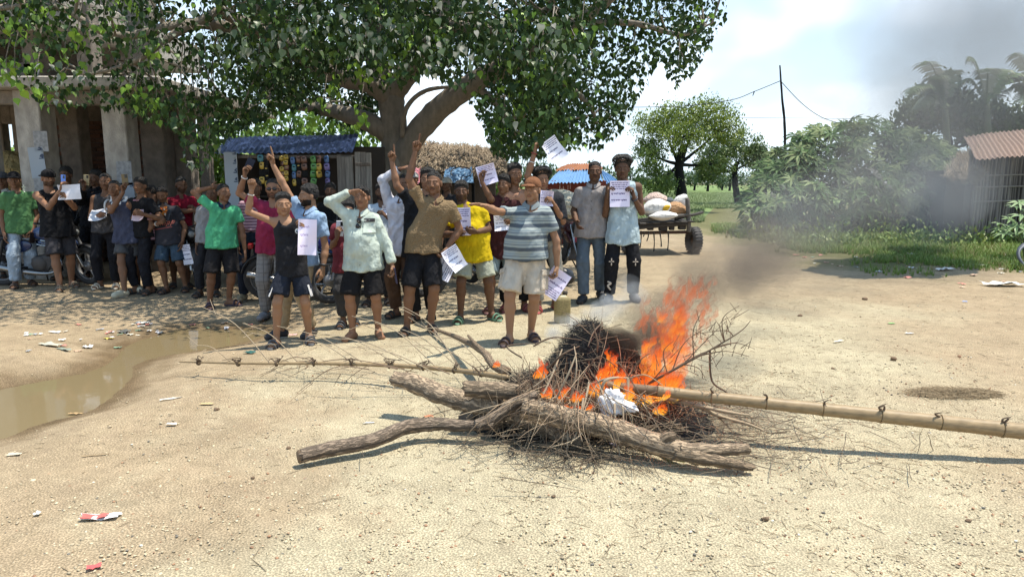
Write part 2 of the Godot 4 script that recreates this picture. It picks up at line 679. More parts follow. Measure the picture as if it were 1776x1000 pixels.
func hair_field(p: Vector3, kind: String) -> float:
	var n := noise.get_noise_3d(p.x * 700, p.y * 500, p.z * 700) * .006 + noise.get_noise_3d(p.x * 260 + 40, p.y * 200, p.z * 260) * .010 - .003 + noise.get_noise_3d(p.x * 1700, p.y * 1100, p.z * 1700) * .004
	var m := Vector3(absf(p.x), p.y, p.z)
	var d := 0.0
	var c := Vector3(0, .035, -.018)
	if kind == "cap": d = ell(p, c + Vector3(0, .012, 0), Vector3(.087, .092, .108))
	if kind == "cap":
		d = maxf(d, -(p.y - .028 - p.z * .12))
		var brim := maxf(ell(p, Vector3(0, .040, .110), Vector3(.078, .022, .075)), -ell(p, Vector3(0, .026, .105), Vector3(.082, .022, .078)))
		d = minf(d, brim)
		d = maxf(d, -ell(p, c, Vector3(.077, .085, .097)))
		return d
	var front := .068
	if kind == "fringe": front = .052
	if kind == "short": front = .074
	if kind == "puffy": front = .068
	# hairline: forehead, temples, nape
	var line := (p - Vector3(0, front, .062)).dot(Vector3(0, .80, -.60))
	line = minf(line, .12)
	var side := p.y - (.0 if p.z > -.01 else lerpf(.0, -.062, clampf((-.01 - p.z) / .05, 0, 1)))
	if p.z > .0: side = maxf(side, -.02)
	var keep := maxf(-line, -side) if p.z < .03 else -line
	if p.z < .0: keep = -side
	# the hair grows from nothing at the hairline to its full depth
	var deep: Array = {"short": [.007, .008], "top": [.009, .024], "fringe": [.014, .013], "puffy": [.026, .044]}[kind]
	var T: float = deep[0] + deep[1] * smoothstep(.03, .115, p.y + p.z * .2)
	d = ell(p, c, Vector3(.0735, .0825, .0935)) - (T + n) * smoothstep(-.002, .034, -keep)
	return maxf(d, keep)

func head_template(kind: String) -> Dictionary:
	if head_mesh.has(kind): return head_mesh[kind]
	var r: Dictionary
	if kind == "head": r = field_mesh(head_field, Vector3(-.1, -.152, -.13), Vector3(.1, .135, .125), .0052)
	else: r = field_mesh(func(p): return hair_field(p, kind), Vector3(-.125, -.085, -.145), Vector3(.125, .18, .20), .0062)
	head_mesh[kind] = r
	return r

func skin_tint(p: Vector3, skin: Color, beard: float, hairc := Color(.012, .010, .009)) -> Color:
	var m := Vector3(absf(p.x), p.y, p.z)
	var c := skin
	c = c * (1.0 + .10 * noise.get_noise_3d(p.x * 260, p.y * 260, p.z * 260))
	var e := (m - Vector3(.032, .002, .083)).length()
	if e < .0095 and p.z > .06:
		c = skin.lerp(Color(.30, .27, .25), .5) if absf(m.x - .032) > .0045 else Color(.02, .014, .011)
		if absf(p.y - .002) > .0042: c = skin * .8
	if seg(m, Vector3(.014, .023, .086), Vector3(.050, .026, .066)) < .0066: c = c.lerp(hairc, .42)
	if seg(m, Vector3(0, -.060, .088), Vector3(.020, -.061, .079)) < .0095: c = c.lerp(Color(skin.r * .62, skin.g * .42, skin.b * .42), .7)
	if seg(m, Vector3(0, -.060, .09), Vector3(.021, -.061, .08)) < .0022: c = c * .35
	if beard > 0.0:
		var b := 0.0
		if p.y < -.040 and p.y > -.125 and p.z > -.012 and seg(m, Vector3(0, -.060, .088), Vector3(.018, -.061, .079)) > .0075: b = smoothstep(-.035, -.06, p.y + (.055 - m.x) * .25 - (0.02 if m.x > .035 else 0.0))
		if seg(m, Vector3(.004, -.045, .092), Vector3(.024, -.052, .078)) < .0075: b = 1.0
		c = c.lerp(hairc, clampf(b, 0, 1) * beard)
	elif beard < 0.0:
		if seg(m, Vector3(.004, -.045, .092), Vector3(.022, -.051, .079)) < .007: c = c.lerp(hairc, -beard)
	c.a = 1.0
	return c

func stamp(s: Shape, t: Dictionary, xf: Transform3D, col: Callable, flip := false) -> void:
	var first := s.v.size()
	var tv: PackedVector3Array = t.v
	var ti: PackedInt32Array = t.i
	for p in tv:
		s.vert(xf * p, Vector2.ZERO, col.call(p))
	for k in range(0, ti.size(), 3):
		s.i.append(first + ti[k])
		s.i.append(first + (ti[k + 2] if flip else ti[k + 1]))
		s.i.append(first + (ti[k + 1] if flip else ti[k + 2]))

func mid_joint(a: Vector3, b: Vector3, la: float, lb: float, pole: Vector3) -> Vector3:
	var ab := b - a
	var d := minf(ab.length(), (la + lb) * .999)
	var u := ab.normalized()
	var x := (la * la - lb * lb + d * d) / (2.0 * d)
	var h := sqrt(maxf(0.0, la * la - x * x))
	var w := (pole - u * pole.dot(u)).normalized()
	return a + u * x + w * h

# a garment mesh: the field of its prims, folded by noise
func garment(prims: Array, cell: float, o: Vector3, r: Vector3, f: Vector3, seedv: float, amp := .007, back_uv := true) -> ArrayMesh:
	var t := nets(prims, cell)
	var s := Shape.new()
	s.v = t.v
	s.i = t.i
	var m: ArrayMesh = s_mesh_normals(s)
	var n: PackedVector3Array = m.surface_get_arrays(0)[Mesh.ARRAY_NORMAL]
	for k in s.v.size():
		var p := s.v[k]
		var w := noise.get_noise_3d(p.x * 26 + seedv, p.y * 15 + p.x * 14, p.z * 26) * 1.1
		w += 1.5 * (.55 - 2.6 * absf(noise.get_noise_3d(p.x * 34 - p.y * 26, p.y * 11 + seedv, p.z * 34)))
		w += .7 * (.5 - 2.6 * absf(noise.get_noise_3d(p.x * 50 + p.y * 70, p.y * 40 - p.x * 40 + seedv, p.z * 60)))
		s.v[k] = p + n[k] * (w * amp)
		var q := p - o
		s.uv.append(Vector2(q.dot(r), -q.y))
	return s.mesh()

func s_mesh_normals(s: Shape) -> ArrayMesh:
	var q := Shape.new()
	q.v = s.v
	q.i = s.i
	q.uv.resize(s.v.size())
	return q.mesh()

# ---- a person. D: feet [lx, ly, rx, ry] in the view, top [x, y] of the head, yaw (0 faces the camera), arms, clothes
func person(D: Dictionary) -> Node3D:
	var cell: float = D.get("cell", .0135)
	var gl: Vector3
	var gr: Vector3
	var yaw: float = deg_to_rad(D.get("yaw", 0.0))
	var r := Vector3(cos(yaw), 0, -sin(yaw))
	var f := Vector3(sin(yaw), 0, cos(yaw))
	if D.has("feet"):
		gl = gp(D.feet[0], D.feet[1])
		gr = gp(D.feet[2], D.feet[3])
	else:
		var g := gx(D.at[0], D.at[1])
		var hw: float = D.get("stance", .11)
		gl = g - r * hw
		gr = g + r * hw
		gl.y = H(gl.x, gl.z)
		gr.y = H(gr.x, gr.z)
	var base := (gl + gr) * .5
	var d := -base.z
	d = D.get("d", d)
	var top := at(D.top[0], D.top[1], d)
	var ht := top.y - base.y
	var u := ht / 1.72
	var g: float = D.get("girth", 1.0) * .93
	var hs: float = clampf(u, .86, 1.06) * D.get("head", 1.0)
	var hyaw := deg_to_rad(D.get("hyaw", D.get("yaw", 0.0)))
	var hb := Basis(Vector3.UP, hyaw) * Basis(Vector3.RIGHT, deg_to_rad(D.get("hpitch", 0.0))) * Basis(Vector3.BACK, deg_to_rad(D.get("hroll", 0.0)))
	hb = hb.scaled(Vector3(hs, hs, hs))
	var hc := top - Vector3(0, ({"puffy": .172, "top": .138, "fringe": .136}.get(D.get("hair", "short"), .130) + (.012 if D.has("cap") else 0.0)) * hs, 0)
	var hip := Vector3(lerpf(base.x, top.x, .4), base.y + ht * .525, base.z)
	if D.has("hip"): hip.x = at(D.hip, 400, d).x
	var chest := Vector3(lerpf(hip.x, top.x, .75), base.y + ht * .792, base.z - .0)
	if D.has("sx"): chest.x = at(D.sx, 340, d).x
	var shw: float = .163 * u * D.get("wide", 1.0)
	var lift := [0.0, 0.0]
	var sh := [chest - r * shw, chest + r * shw]
	var arms := [D.get("la", {}), D.get("ra", {})]
	for k in 2:
		if arms[k].has("up"): sh[k] += Vector3(0, .05 * u, 0) - r * (k * 2 - 1) * .02
		sh[k].y -= .02
	var neck := hc + hb * Vector3(0, -.13, -.03)
	var la := .295 * u
	var lb := .25 * u
	# arms
	var elbow := [Vector3.ZERO, Vector3.ZERO]
	var wrist := [Vector3.ZERO, Vector3.ZERO]
	for k in 2:
		var s: float = k * 2 - 1
		var A: Dictionary = arms[k]
		if A.has("e"):
			var e := at(A.e[0], A.e[1], -sh[k].z)
			var pl: Vector3 = e - sh[k]
			var want := la * la - pl.x * pl.x - pl.y * pl.y
			var sg: float = A.e[2]
			if want > 0: e = at(A.e[0], A.e[1], -sh[k].z - sqrt(want) * sg)
			elbow[k] = e
			var w := at(A.w[0], A.w[1], -e.z)
			var p2: Vector3 = w - e
			want = lb * lb - p2.x * p2.x - p2.y * p2.y
			sg = A.w[2]
			if want > 0: w = at(A.w[0], A.w[1], -e.z - sqrt(want) * sg)
			wrist[k] = w
		elif A.has("w"):
			var w := at(A.w[0], A.w[1], -sh[k].z - A.w[2])
			if w.distance_to(sh[k]) > (la + lb) * .985: w = sh[k] + (w - sh[k]).normalized() * (la + lb) * .985
			wrist[k] = w
			elbow[k] = mid_joint(sh[k], w, la, lb, r * s * .6 - f * .5 + Vector3(0, -.6, 0))
		else:
			var w: Vector3 = sh[k] + Vector3(0, -.515 * u, 0) + r * s * (.075 * g) + f * .03
			wrist[k] = w
			elbow[k] = mid_joint(sh[k], w, la, lb, r * s * .4 - f)
	# legs
	var hips := [hip - r * .085 * u * g, hip + r * .085 * u * g]
	var ank := [gl + Vector3(0, .085, 0), gr + Vector3(0, .085, 0)]
	var knee := [Vector3.ZERO, Vector3.ZERO]
	for k in 2:
		knee[k] = mid_joint(hips[k], ank[k], .245 * ht, maxf(.245 * ht, hips[k].distance_to(ank[k]) * 1.004 - .245 * ht), f + r * (k * 2 - 1) * .25)
	var root := thing(D.name if D.has("name") else "person", D.label, "person", base, 0.0, D.get("group", ""))
	var o := base
	# skin: one continuous body
	var sk: Color = D.get("skin", Color(.16, .085, .05))
	var sq := 1.32
	var pr := []
	for k in [-1.0, 1.0]: pr.append(cap(hip + r * k * .05 * u * g + Vector3(0, .03, 0), chest + r * k * .055 * u - Vector3(0, .06 * u, 0), .092 * u * g, .098 * u * g, .05, 0, f, 1.08))
	pr.append(cap(sh[0] + r * .02, sh[1] - r * .02, .054 * u, .054 * u, .06))
	pr.append(cap(hips[0], hips[1], .10 * u * g, .10 * u * g, .05, 0, f, 1.15))
	pr.append(cap(neck + Vector3(0, .07, 0) * hs, (chest + neck) * .5 - Vector3(0, .05, 0), .052 * hs, .068 * u, .04))
	if g > 1.0: pr.append(cap(hip + Vector3(0, .16 * u, 0) + f * .05, hip + Vector3(0, .22 * u, 0) + f * .05, .12 * g * u, .12 * g * u, .06))
	var thin: float = D.get("limbs", 1.0)
	for k in 2:
		pr.append(cap(sh[k], elbow[k], .047 * u * thin, .037 * u * thin, .035))
		pr.append(cap(elbow[k], elbow[k].lerp(wrist[k], .35), .037 * u * thin, .039 * u * thin, .02))
		pr.append(cap(elbow[k].lerp(wrist[k], .35), wrist[k], .039 * u * thin, .0265 * u, .02))
		pr.append(cap(hips[k], knee[k], .088 * u * g, .054 * u * thin, .03))
		pr.append(cap(knee[k], knee[k].lerp(ank[k], .3) - f * .012, .053 * u * thin, .056 * u * thin, .03))
		pr.append(cap(knee[k].lerp(ank[k], .3) - f * .012, ank[k], .056 * u * thin, .034 * u, .03))
		var toe: float = deg_to_rad(D.get("toes", [-14.0, 14.0])[k])
		var fd := f.rotated(Vector3.UP, toe)
		var heel: Vector3 = ank[k] + Vector3(0, -.052, 0) - fd * .03
		var ball: Vector3 = ank[k] + Vector3(0, -.066, 0) + fd * .145 * u
		pr.append(cap(heel, ank[k] + fd * .06 - Vector3(0, .050, 0), .033, .034, .02))
		pr.append(cap(ank[k] + fd * .02 - Vector3(0, .03, 0), ball, .036, .026, .025))
		var sd := fd.cross(Vector3.UP)
		pr.append(cap(ball - sd * .022, ball + sd * .022, .021, .020, .015))
	var bt := nets(pr, cell)
	var s := Shape.new()
	var bv: PackedVector3Array = bt.v
	for p in bv:
		var tone := 1.0 + .12 * noise.get_noise_3d(p.x * 40, p.y * 30, p.z * 40)
		s.vert(p - o, Vector2.ZERO, Color(sk.r * tone, sk.g * tone, sk.b * tone))
	s.i = bt.i
	var beard: float = D.get("beard", 0.0)
	stamp(s, head_template("head"), Transform3D(hb * Basis.from_scale(Vector3(D.get("face", 1.0), 1, 1)), hc - o), func(p): return skin_tint(p, sk, beard))
	for k in 2:
		var sd: float = k * 2 - 1
		var A: Dictionary = arms[k]
		var y: Vector3 = (wrist[k] - elbow[k]).normalized()
		if A.has("h"): y = (r * A.h[0] + Vector3(0, A.h[1], 0) + f * A.h[2]).normalized()
		var z := -r * sd
		if A.has("p"): z = r * A.p[0] + Vector3(0, A.p[1], 0) + f * A.p[2]
		z = (z - y * z.dot(y)).normalized()
		var x := y.cross(z) * -sd
		var hw: float = .98 * clampf(u, .88, 1.05)
		stamp(s, hand(A.get("pose", "relaxed")), Transform3D(Basis(x * hw, y * hw, z * hw), wrist[k] + y * .012 - o), func(p): return sk * (.82 if p.z > .012 else 1.0), x.cross(y).dot(z) < 0)
		D["hand%d" % k] = wrist[k] + y * .085 * hw
	put("body", s.mesh(true), mat("skin", Color(1, 1, 1), .60, {"vc": 1, "spec": .36, "bump": "grit", "bs": .25, "tri": 3.0}), root)
	# hair or cap
	var hair: String = D.get("hair", "short")
	if hair != "none":
		var hsh := Shape.new()
		stamp(hsh, head_template(hair), Transform3D(hb, hc - o), func(_p): return Color.WHITE)
		put("hair", hsh.mesh(), mat("hair", Color(.012, .010, .009), .48, {"bump": "grit", "bs": 1.2, "tri": Vector3(9, 4, 9), "spec": .5}), root)
	if D.has("cap"):
		var hsh := Shape.new()
		stamp(hsh, head_template("cap"), Transform3D(hb * Basis(Vector3.UP, deg_to_rad(D.get("capturn", 0.0))), hc - o), func(_p): return Color.WHITE)
		put("cap", hsh.mesh(), cloth(D.cap), root)
	if D.get("glasses", false):
		var gs := Shape.new()
		for e in [-1, 1]:
			blob(gs, Transform3D(hb, hc - o + hb * Vector3(.033 * e, .002, .094)), .026, .019, .007, 0, 12, 7)
			tube(gs, PackedVector3Array([hc - o + hb * Vector3(.058 * e, .008, .088), hc - o + hb * Vector3(.080 * e, .006, -.01)]), PackedFloat32Array([.003, .003]), 5)
		tube(gs, PackedVector3Array([hc - o + hb * Vector3(-.012, .008, .097), hc - o + hb * Vector3(.012, .008, .097)]), PackedFloat32Array([.003, .003]), 5)
		put("sunglasses", gs.mesh(), mat("lens", Color(.008, .008, .010), .12), root)
	# trousers or shorts
	var bo: Dictionary = D.get("bottom", {})
	if bo:
		var cp := []
		var w: float = bo.get("w", 1.0)
		cp.append(cap(hips[0] + Vector3(0, .02, 0), hips[1] + Vector3(0, .02, 0), .098 * u * g, .098 * u * g, .03, 0, f, 1.08))
		cp.append(cap(hip + Vector3(0, -.03, 0), hip + Vector3(0, .105 * u, 0), .130 * u * g, .122 * u * g, .03, 2, f, 1.12))
		for k in 2:
			var to: float = bo.get("to", 1.0)   # 0 hip, 1 knee, 2 ankle
			if to <= 1.0:
				cp.append(cap(hips[k], hips[k].lerp(knee[k], to), .094 * u * g, .090 * u * w, .03, 2))
			else:
				cp.append(cap(hips[k], knee[k], .094 * u * g, .075 * u * w, .03))
				cp.append(cap(knee[k], knee[k].lerp(ank[k], to - 1.0), .078 * u * w, (.064 if to > 1.4 else .082) * u * w, .02, 2))
		for q in cp:
			q[0] -= o
			q[1] -= o
		var bm: Material = bo.mat if bo.has("mat") else cloth(bo.c)
		put(bo.get("kind", "shorts"), garment(cp, cell, hip - o, r, f, d * 31 + hip.x * 77, .006), bm, root)
	# shirt
	var t: Dictionary = D.get("shirt", {})
	if t:
		var kind: String = t.kind
		var w: float = t.get("w", 1.0)
		var hem := hip.y - .055 * u
		if t.has("hem"): hem = at(hip.x, t.hem, d).y if false else at(D.top[0], t.hem, d).y
		var hemc := Vector3(hip.x, hem, hip.z)
		var tp := []
		var hw2 := (.139 * (g * w + .04) + .17 * maxf(0.0, hip.y - hem - .07)) * u
		for k in [-1.0, 1.0]:
			tp.append(cap(hemc + r * k * .072 * u * g, hip + r * k * .066 * u * g + Vector3(0, .14 * u, 0), hw2, .122 * u * g * w, .05, 1, f, .94))
			tp.append(cap(hip + r * k * .066 * u * g + Vector3(0, .14 * u, 0), chest + r * k * .064 * u - Vector3(0, .07 * u, 0), .122 * u * g * w, .116 * u * g, .04, 0, f, 1.08))
		if g > 1.0: tp.append(cap(hip + Vector3(0, .12 * u, 0) + f * .055, hip + Vector3(0, .22 * u, 0) + f * .055, .128 * g * u, .130 * g * u, .05))
		var sw := .0 if kind != "tank" else -.028
		tp.append(cap(sh[0] + r * (.015 - sw), sh[1] - r * (.015 - sw), .066 * u, .066 * u, .05, 3 if kind == "tank" else 0))
		tp.append(cap(chest - Vector3(0, .02, 0), chest.lerp(neck, .36), .088 * u, .064 * u, .05))
		if kind != "tank":
			for k in 2:
				if kind == "long":
					tp.append(cap(sh[k], elbow[k], .066 * u, .056 * u, .03))
					tp.append(cap(elbow[k], elbow[k].lerp(wrist[k], .93), .056 * u, .047 * u, .02, 2))
				else:
					var sl: float = t.get("sleeve", .62)
					tp.append(cap(sh[k], sh[k].lerp(elbow[k], sl), .060 * u, .068 * u, .03, 2))
		# neckline: scoop the front
		var nk := chest.lerp(neck, .40) + f * (.085 if kind in ["shirt", "long", "polo"] else .07) + Vector3(0, .0, 0)
		tp.append(cap(nk + Vector3(0, .07, 0), nk - Vector3(0, .01, 0), .060 * hs, .030 * hs, .008, 0, Vector3.ZERO, 1.0, true))
		if kind == "tank": tp.append(cap(chest.lerp(neck, .40) + Vector3(0, .08, .0) + f * .03, chest.lerp(neck, .4) + f * .05 + Vector3(0, .012, 0), .080 * hs, .062 * hs, .008, 0, Vector3.ZERO, 1.0, true))
		for q in tp:
			q[0] -= o
			q[1] -= o
		var tm: Material = t.mat if t.has("mat") else cloth(t.c)
		var sr := put("shirt" if kind != "tank" else "vest", garment(tp, cell, chest - o, r, f, d * 57 + hip.x * 91, .0062), tm, root)
		if kind in ["shirt", "long", "polo"]:
			var cs := Shape.new()
			var cb := Basis(r, Vector3.UP, f)
			var cm: Vector3 = chest.lerp(neck, .40) + Vector3(0, .045 * u, 0) + f * .004 - o
			for e in [-1.0, 1.0]:   # two collar wings round the neck
				var wing := []
				for a in 7:
					var an: float = lerpf(PI, .12, a / 6.0) * e
					var rad := .064 * hs
					var p := cm + cb * Vector3(sin(an) * rad * 1.05, .020 - .045 * smoothstep(.4, 1.0, a / 6.0), cos(an) * rad + .012)
					wing.append(p)
				var k0 := cs.v.size()
				for a in 7:
					var out: Vector3 = (wing[a] - cm)
					out.y = 0
					out = out.normalized()
					cs.vert(wing[a] + Vector3(0, .012, 0) - out * .004)
					cs.vert(wing[a] + Vector3(0, -.022 - .010 * smoothstep(.6, 1.0, a / 6.0), 0) + out * .026)
					cs.vert(wing[a] + Vector3(0, -.024 - .010 * smoothstep(.6, 1.0, a / 6.0), 0) + out * .018)
				for a in 6:
					var q := k0 + a * 3
					cs.quad(q, q + 3, q + 4, q + 1)
					cs.quad(q + 1, q + 4, q + 5, q + 2)
			put("collar", cs.mesh(), t.collar if t.has("collar") else tm, sr)
		if t.get("buttons", 0):
			for bi in t.buttons:
				var by := lerpf(chest.y - .03, hem + .06, float(bi) / maxf(1, t.buttons - 1))
				var bs := Shape.new()
				var fx := f * (.122 * u * g / 1.09 + .006)
				if g > 1.0: fx *= 1.3
				lathe(bs, Transform3D(basis_y(f), Vector3(lerpf(chest.x, hip.x, .5), by, chest.z) + fx - o), [[0, .004], [.006, .004], [.007, 0]], 8)
				put("button", bs.mesh(), mat("button", Color(.08, .07, .06), .4), sr)
		D["shirt_node"] = sr
	# shoes
	var shoe: String = D.get("shoe", "sandal")
	if shoe != "bare":
		for k in 2:
			var toe: float = deg_to_rad(D.get("toes", [-14.0, 14.0])[k])
			var fd := f.rotated(Vector3.UP, toe)
			var sd := Vector3.UP.cross(fd)
			var c: Vector3 = ank[k] - Vector3(0, .085, 0) + fd * .055 - o
			var ss := Shape.new()
			var sm: Material = mat("sole_%s" % str(D.get("shoec", Color(.03, .028, .026))), D.get("shoec", Color(.03, .028, .026)), .7)
			if shoe in ["shoe", "croc"]:
				var sp := [cap(c - fd * .085 + Vector3(0, .048, 0), c + fd * .02 + Vector3(0, .052, 0), .043, .046, .02), cap(c + fd * .02 + Vector3(0, .048, 0), c + fd * .115 * u + Vector3(0, .036, 0), .047, .035, .02, 0, sd, .9)]
				if shoe == "croc": sp.append(cap(c + fd * .05 + Vector3(0, .055, 0), c + fd * .12 + Vector3(0, .045, 0), .050, .042, .02))
				var tt := nets(sp, .0075)
				stamp(ss, tt, Transform3D(), func(_p): return Color.WHITE)
				var up := put("shoe", ss.mesh(), sm, root)
				var so := Shape.new()
				sole(so, c + Vector3(0, .0, 0), fd, sd, .140 * u, .046, .028)
				put("sole", so.mesh(), mat("rubber_pale", Color(.35, .34, .30), .7) if D.get("pale_sole", shoe == "croc") else mat("rubber_dark", Color(.02, .02, .02), .7), up)
			else:
				sole(ss, c, fd, sd, .140 * u, .046, .022)
				var so := put("sandal", ss.mesh(), sm, root)
				var st := Shape.new()
				var p0: Vector3 = c + fd * .045
				for q in 2:
					var pts := []
					for a in 9:
						var an := PI * a / 8.0
						pts.append(p0 + fd * (q * .05 - .01) + sd * cos(an) * .050 + Vector3(0, .014 + sin(an) * (.066 - q * .018), 0))
					var w := PackedVector3Array(pts)
					tube(st, w, radii(9, [.009, .012, .009]), 6)
				put("strap", st.mesh(), mat("strap_%s" % str(D.get("strapc", D.get("shoec", Color(.03, .028, .026)))), D.get("strapc", D.get("shoec", Color(.03, .028, .026))), .6), so)
	for b in D.get("bands", []):   # bracelets, watches: [arm, colour, place along the forearm]
		var bs := Shape.new()
		var k: int = b[0]
		ring(bs, Transform3D(basis_y(wrist[k] - elbow[k]), elbow[k].lerp(wrist[k], b[2]) - o), .033 * u * thin, b[3] if b.size() > 3 else .006, 18, 6)
		put("bracelet" if b.size() < 4 else "wristwatch", bs.mesh(), mat("band%s" % str(b[1]), b[1], .5), root)
	D.merge({"o": o, "f": f, "r": r, "u": u, "dist": d, "chest": chest, "hip": hip, "wrist": wrist, "hb": hb, "hc": hc, "knee": knee, "ank": ank}, true)
	D.root = root
	return root

func sole(s: Shape, c: Vector3, fd: Vector3, sd: Vector3, l: float, w: float, h: float) -> void:
	var n := 18
	var k0 := s.v.size()
	for lay in 2:
		for a in n:
			var an := TAU * a / n
			var x := cos(an)
			var ww := w * (1.0 if x > 0 else .78)
			s.vert(c + fd * (x * l) + sd * (sin(an) * ww) + Vector3(0, .003 + lay * h, 0))
	for a in n:
		var b := (a + 1) % n
		s.quad(k0 + a, k0 + b, k0 + n + b, k0 + n + a)
	var m := s.vert(c + Vector3(0, .003 + h, 0))
	for a in n: s.tri(m, k0 + n + a, k0 + n + (a + 1) % n)

# a flat decal that is sewn or printed on: small raised patch on cloth or a sheet of paper
func paper(label: String, center: Vector3, facing: Vector3, roll: float, w: float, h: float, m: Material, group := "", curl := .032, category := "paper") -> Node3D:
	var z := facing.normalized()
	var x := Vector3.UP.cross(z).normalized()
	var y := z.cross(x)
	var b := Basis(x, y, z) * Basis(Vector3.BACK, roll)
	var root := thing("paper_sheet", label, category, center, 0.0, group)
	root.basis = b
	for side in 2:
		var s := Shape.new()
		for j in 7:
			for i in 6:
				var a := i / 5.0 - .5
				var e := j / 6.0 - .5
				var bend := curl * (a * a * 4.0 * .5 + e * e * 2.0 + .5 * sin(e * 5.0 + a * 3.0 + center.x * 9))
				s.vert(Vector3(a * w, -e * h, bend - .0012 * side), Vector2(i / 5.0, j / 6.0))
		for j in 6:
			for i in 5:
				var k := j * 6 + i
				if side: s.quad(k, k + 6, k + 7, k + 1)
				else: s.quad(k, k + 1, k + 7, k + 6)
		put("printed_side" if side == 0 else "back_side", s.mesh(), m if side == 0 else mat("paper_back", Color(.72, .72, .78), .8), root)
	return root

# ---------------------------------------------------------------- print: painted or printed flat on a surface
const GLYPH := {"g": "12,15,26;42,48", "R": "38,29,3A,49", "h": "32,34,15,36,47,28,39", "m": "12,16,46;06,16;42,48", "n": "05,16,45;42,48", "t": "44,24,16,28;42,48", "tr": "15,45;15,28;42,48",
	"I": "32,38;32,20,00", "U": "38,19,2A,49", "d": "32,34,15,27,36,48", "rf": "22,30,41", "A": "32,38", "b": "14,34,37,17,14,37;42,48", "B": "13,23,27,47;42,48", "r": "12,22,34,15,38", "s": "12,15,38;15,45;42,48", "k": "32,38;34,15,27,36;34,55,47", "p": "12,15,35,45;42,48", "y": "12,14,25,16,36,45;42,48", "l": "15,24,35,16;42,48"}
const WIDE := {"R": 0.0, "U": 0.0, "rf": 0.0, "A": 3.2, "I": 4.0}

func dab(im: Image, p: Vector2, r: float, c: Color) -> void:
	var w := im.get_width()
	var h := im.get_height()
	for y in range(maxi(0, int(p.y - r - 1)), mini(h, int(p.y + r + 2))):
		for x in range(maxi(0, int(p.x - r - 1)), mini(w, int(p.x + r + 2))):
			var k := clampf(r + .5 - Vector2(x + .5, y + .5).distance_to(p), 0, 1)
			if k > 0: im.set_pixel(x, y, im.get_pixel(x, y).lerp(c, k * c.a))

func stroke(im: Image, a: Vector2, b: Vector2, r: float, c: Color) -> void:
	var n := maxi(1, int(a.distance_to(b) / maxf(r * .7, .5)))
	for k in n + 1: dab(im, a.lerp(b, float(k) / n), r, c)

func word(im: Image, letters: Array, x: float, y: float, s: float, r: float, c: Color) -> float:
	var x0 := x
	for l in letters:
		for line in GLYPH[l].split(";"):
			var last := Vector2(-99, 0)
			for pt in line.split(","):
				var q := Vector2(x + (pt[0].hex_to_int() - (3.5 if WIDE.get(l, 5.0) == 0.0 else 0.0) - (1.2 if l == "A" else 0.0)) * s, y + pt[1].hex_to_int() * s)
				if last.x > -90: stroke(im, last, q, r, c)
				last = q
		x += WIDE.get(l, 5.6) * s
	stroke(im, Vector2(x0, y + 2 * s), Vector2(x, y + 2 * s), r, c)
	return x + 3.0 * s

const HOME := ["g", "R", "h"]
const MINISTER := ["m", "n", "tr", "I"]
const DOWN := ["m", "U", "d", "rf", "A", "b", "A", "d"]
const INDIA := ["B", "A", "r", "t"]
const GOVT := ["s", "r", "k", "A", "r"]
var ST := {}

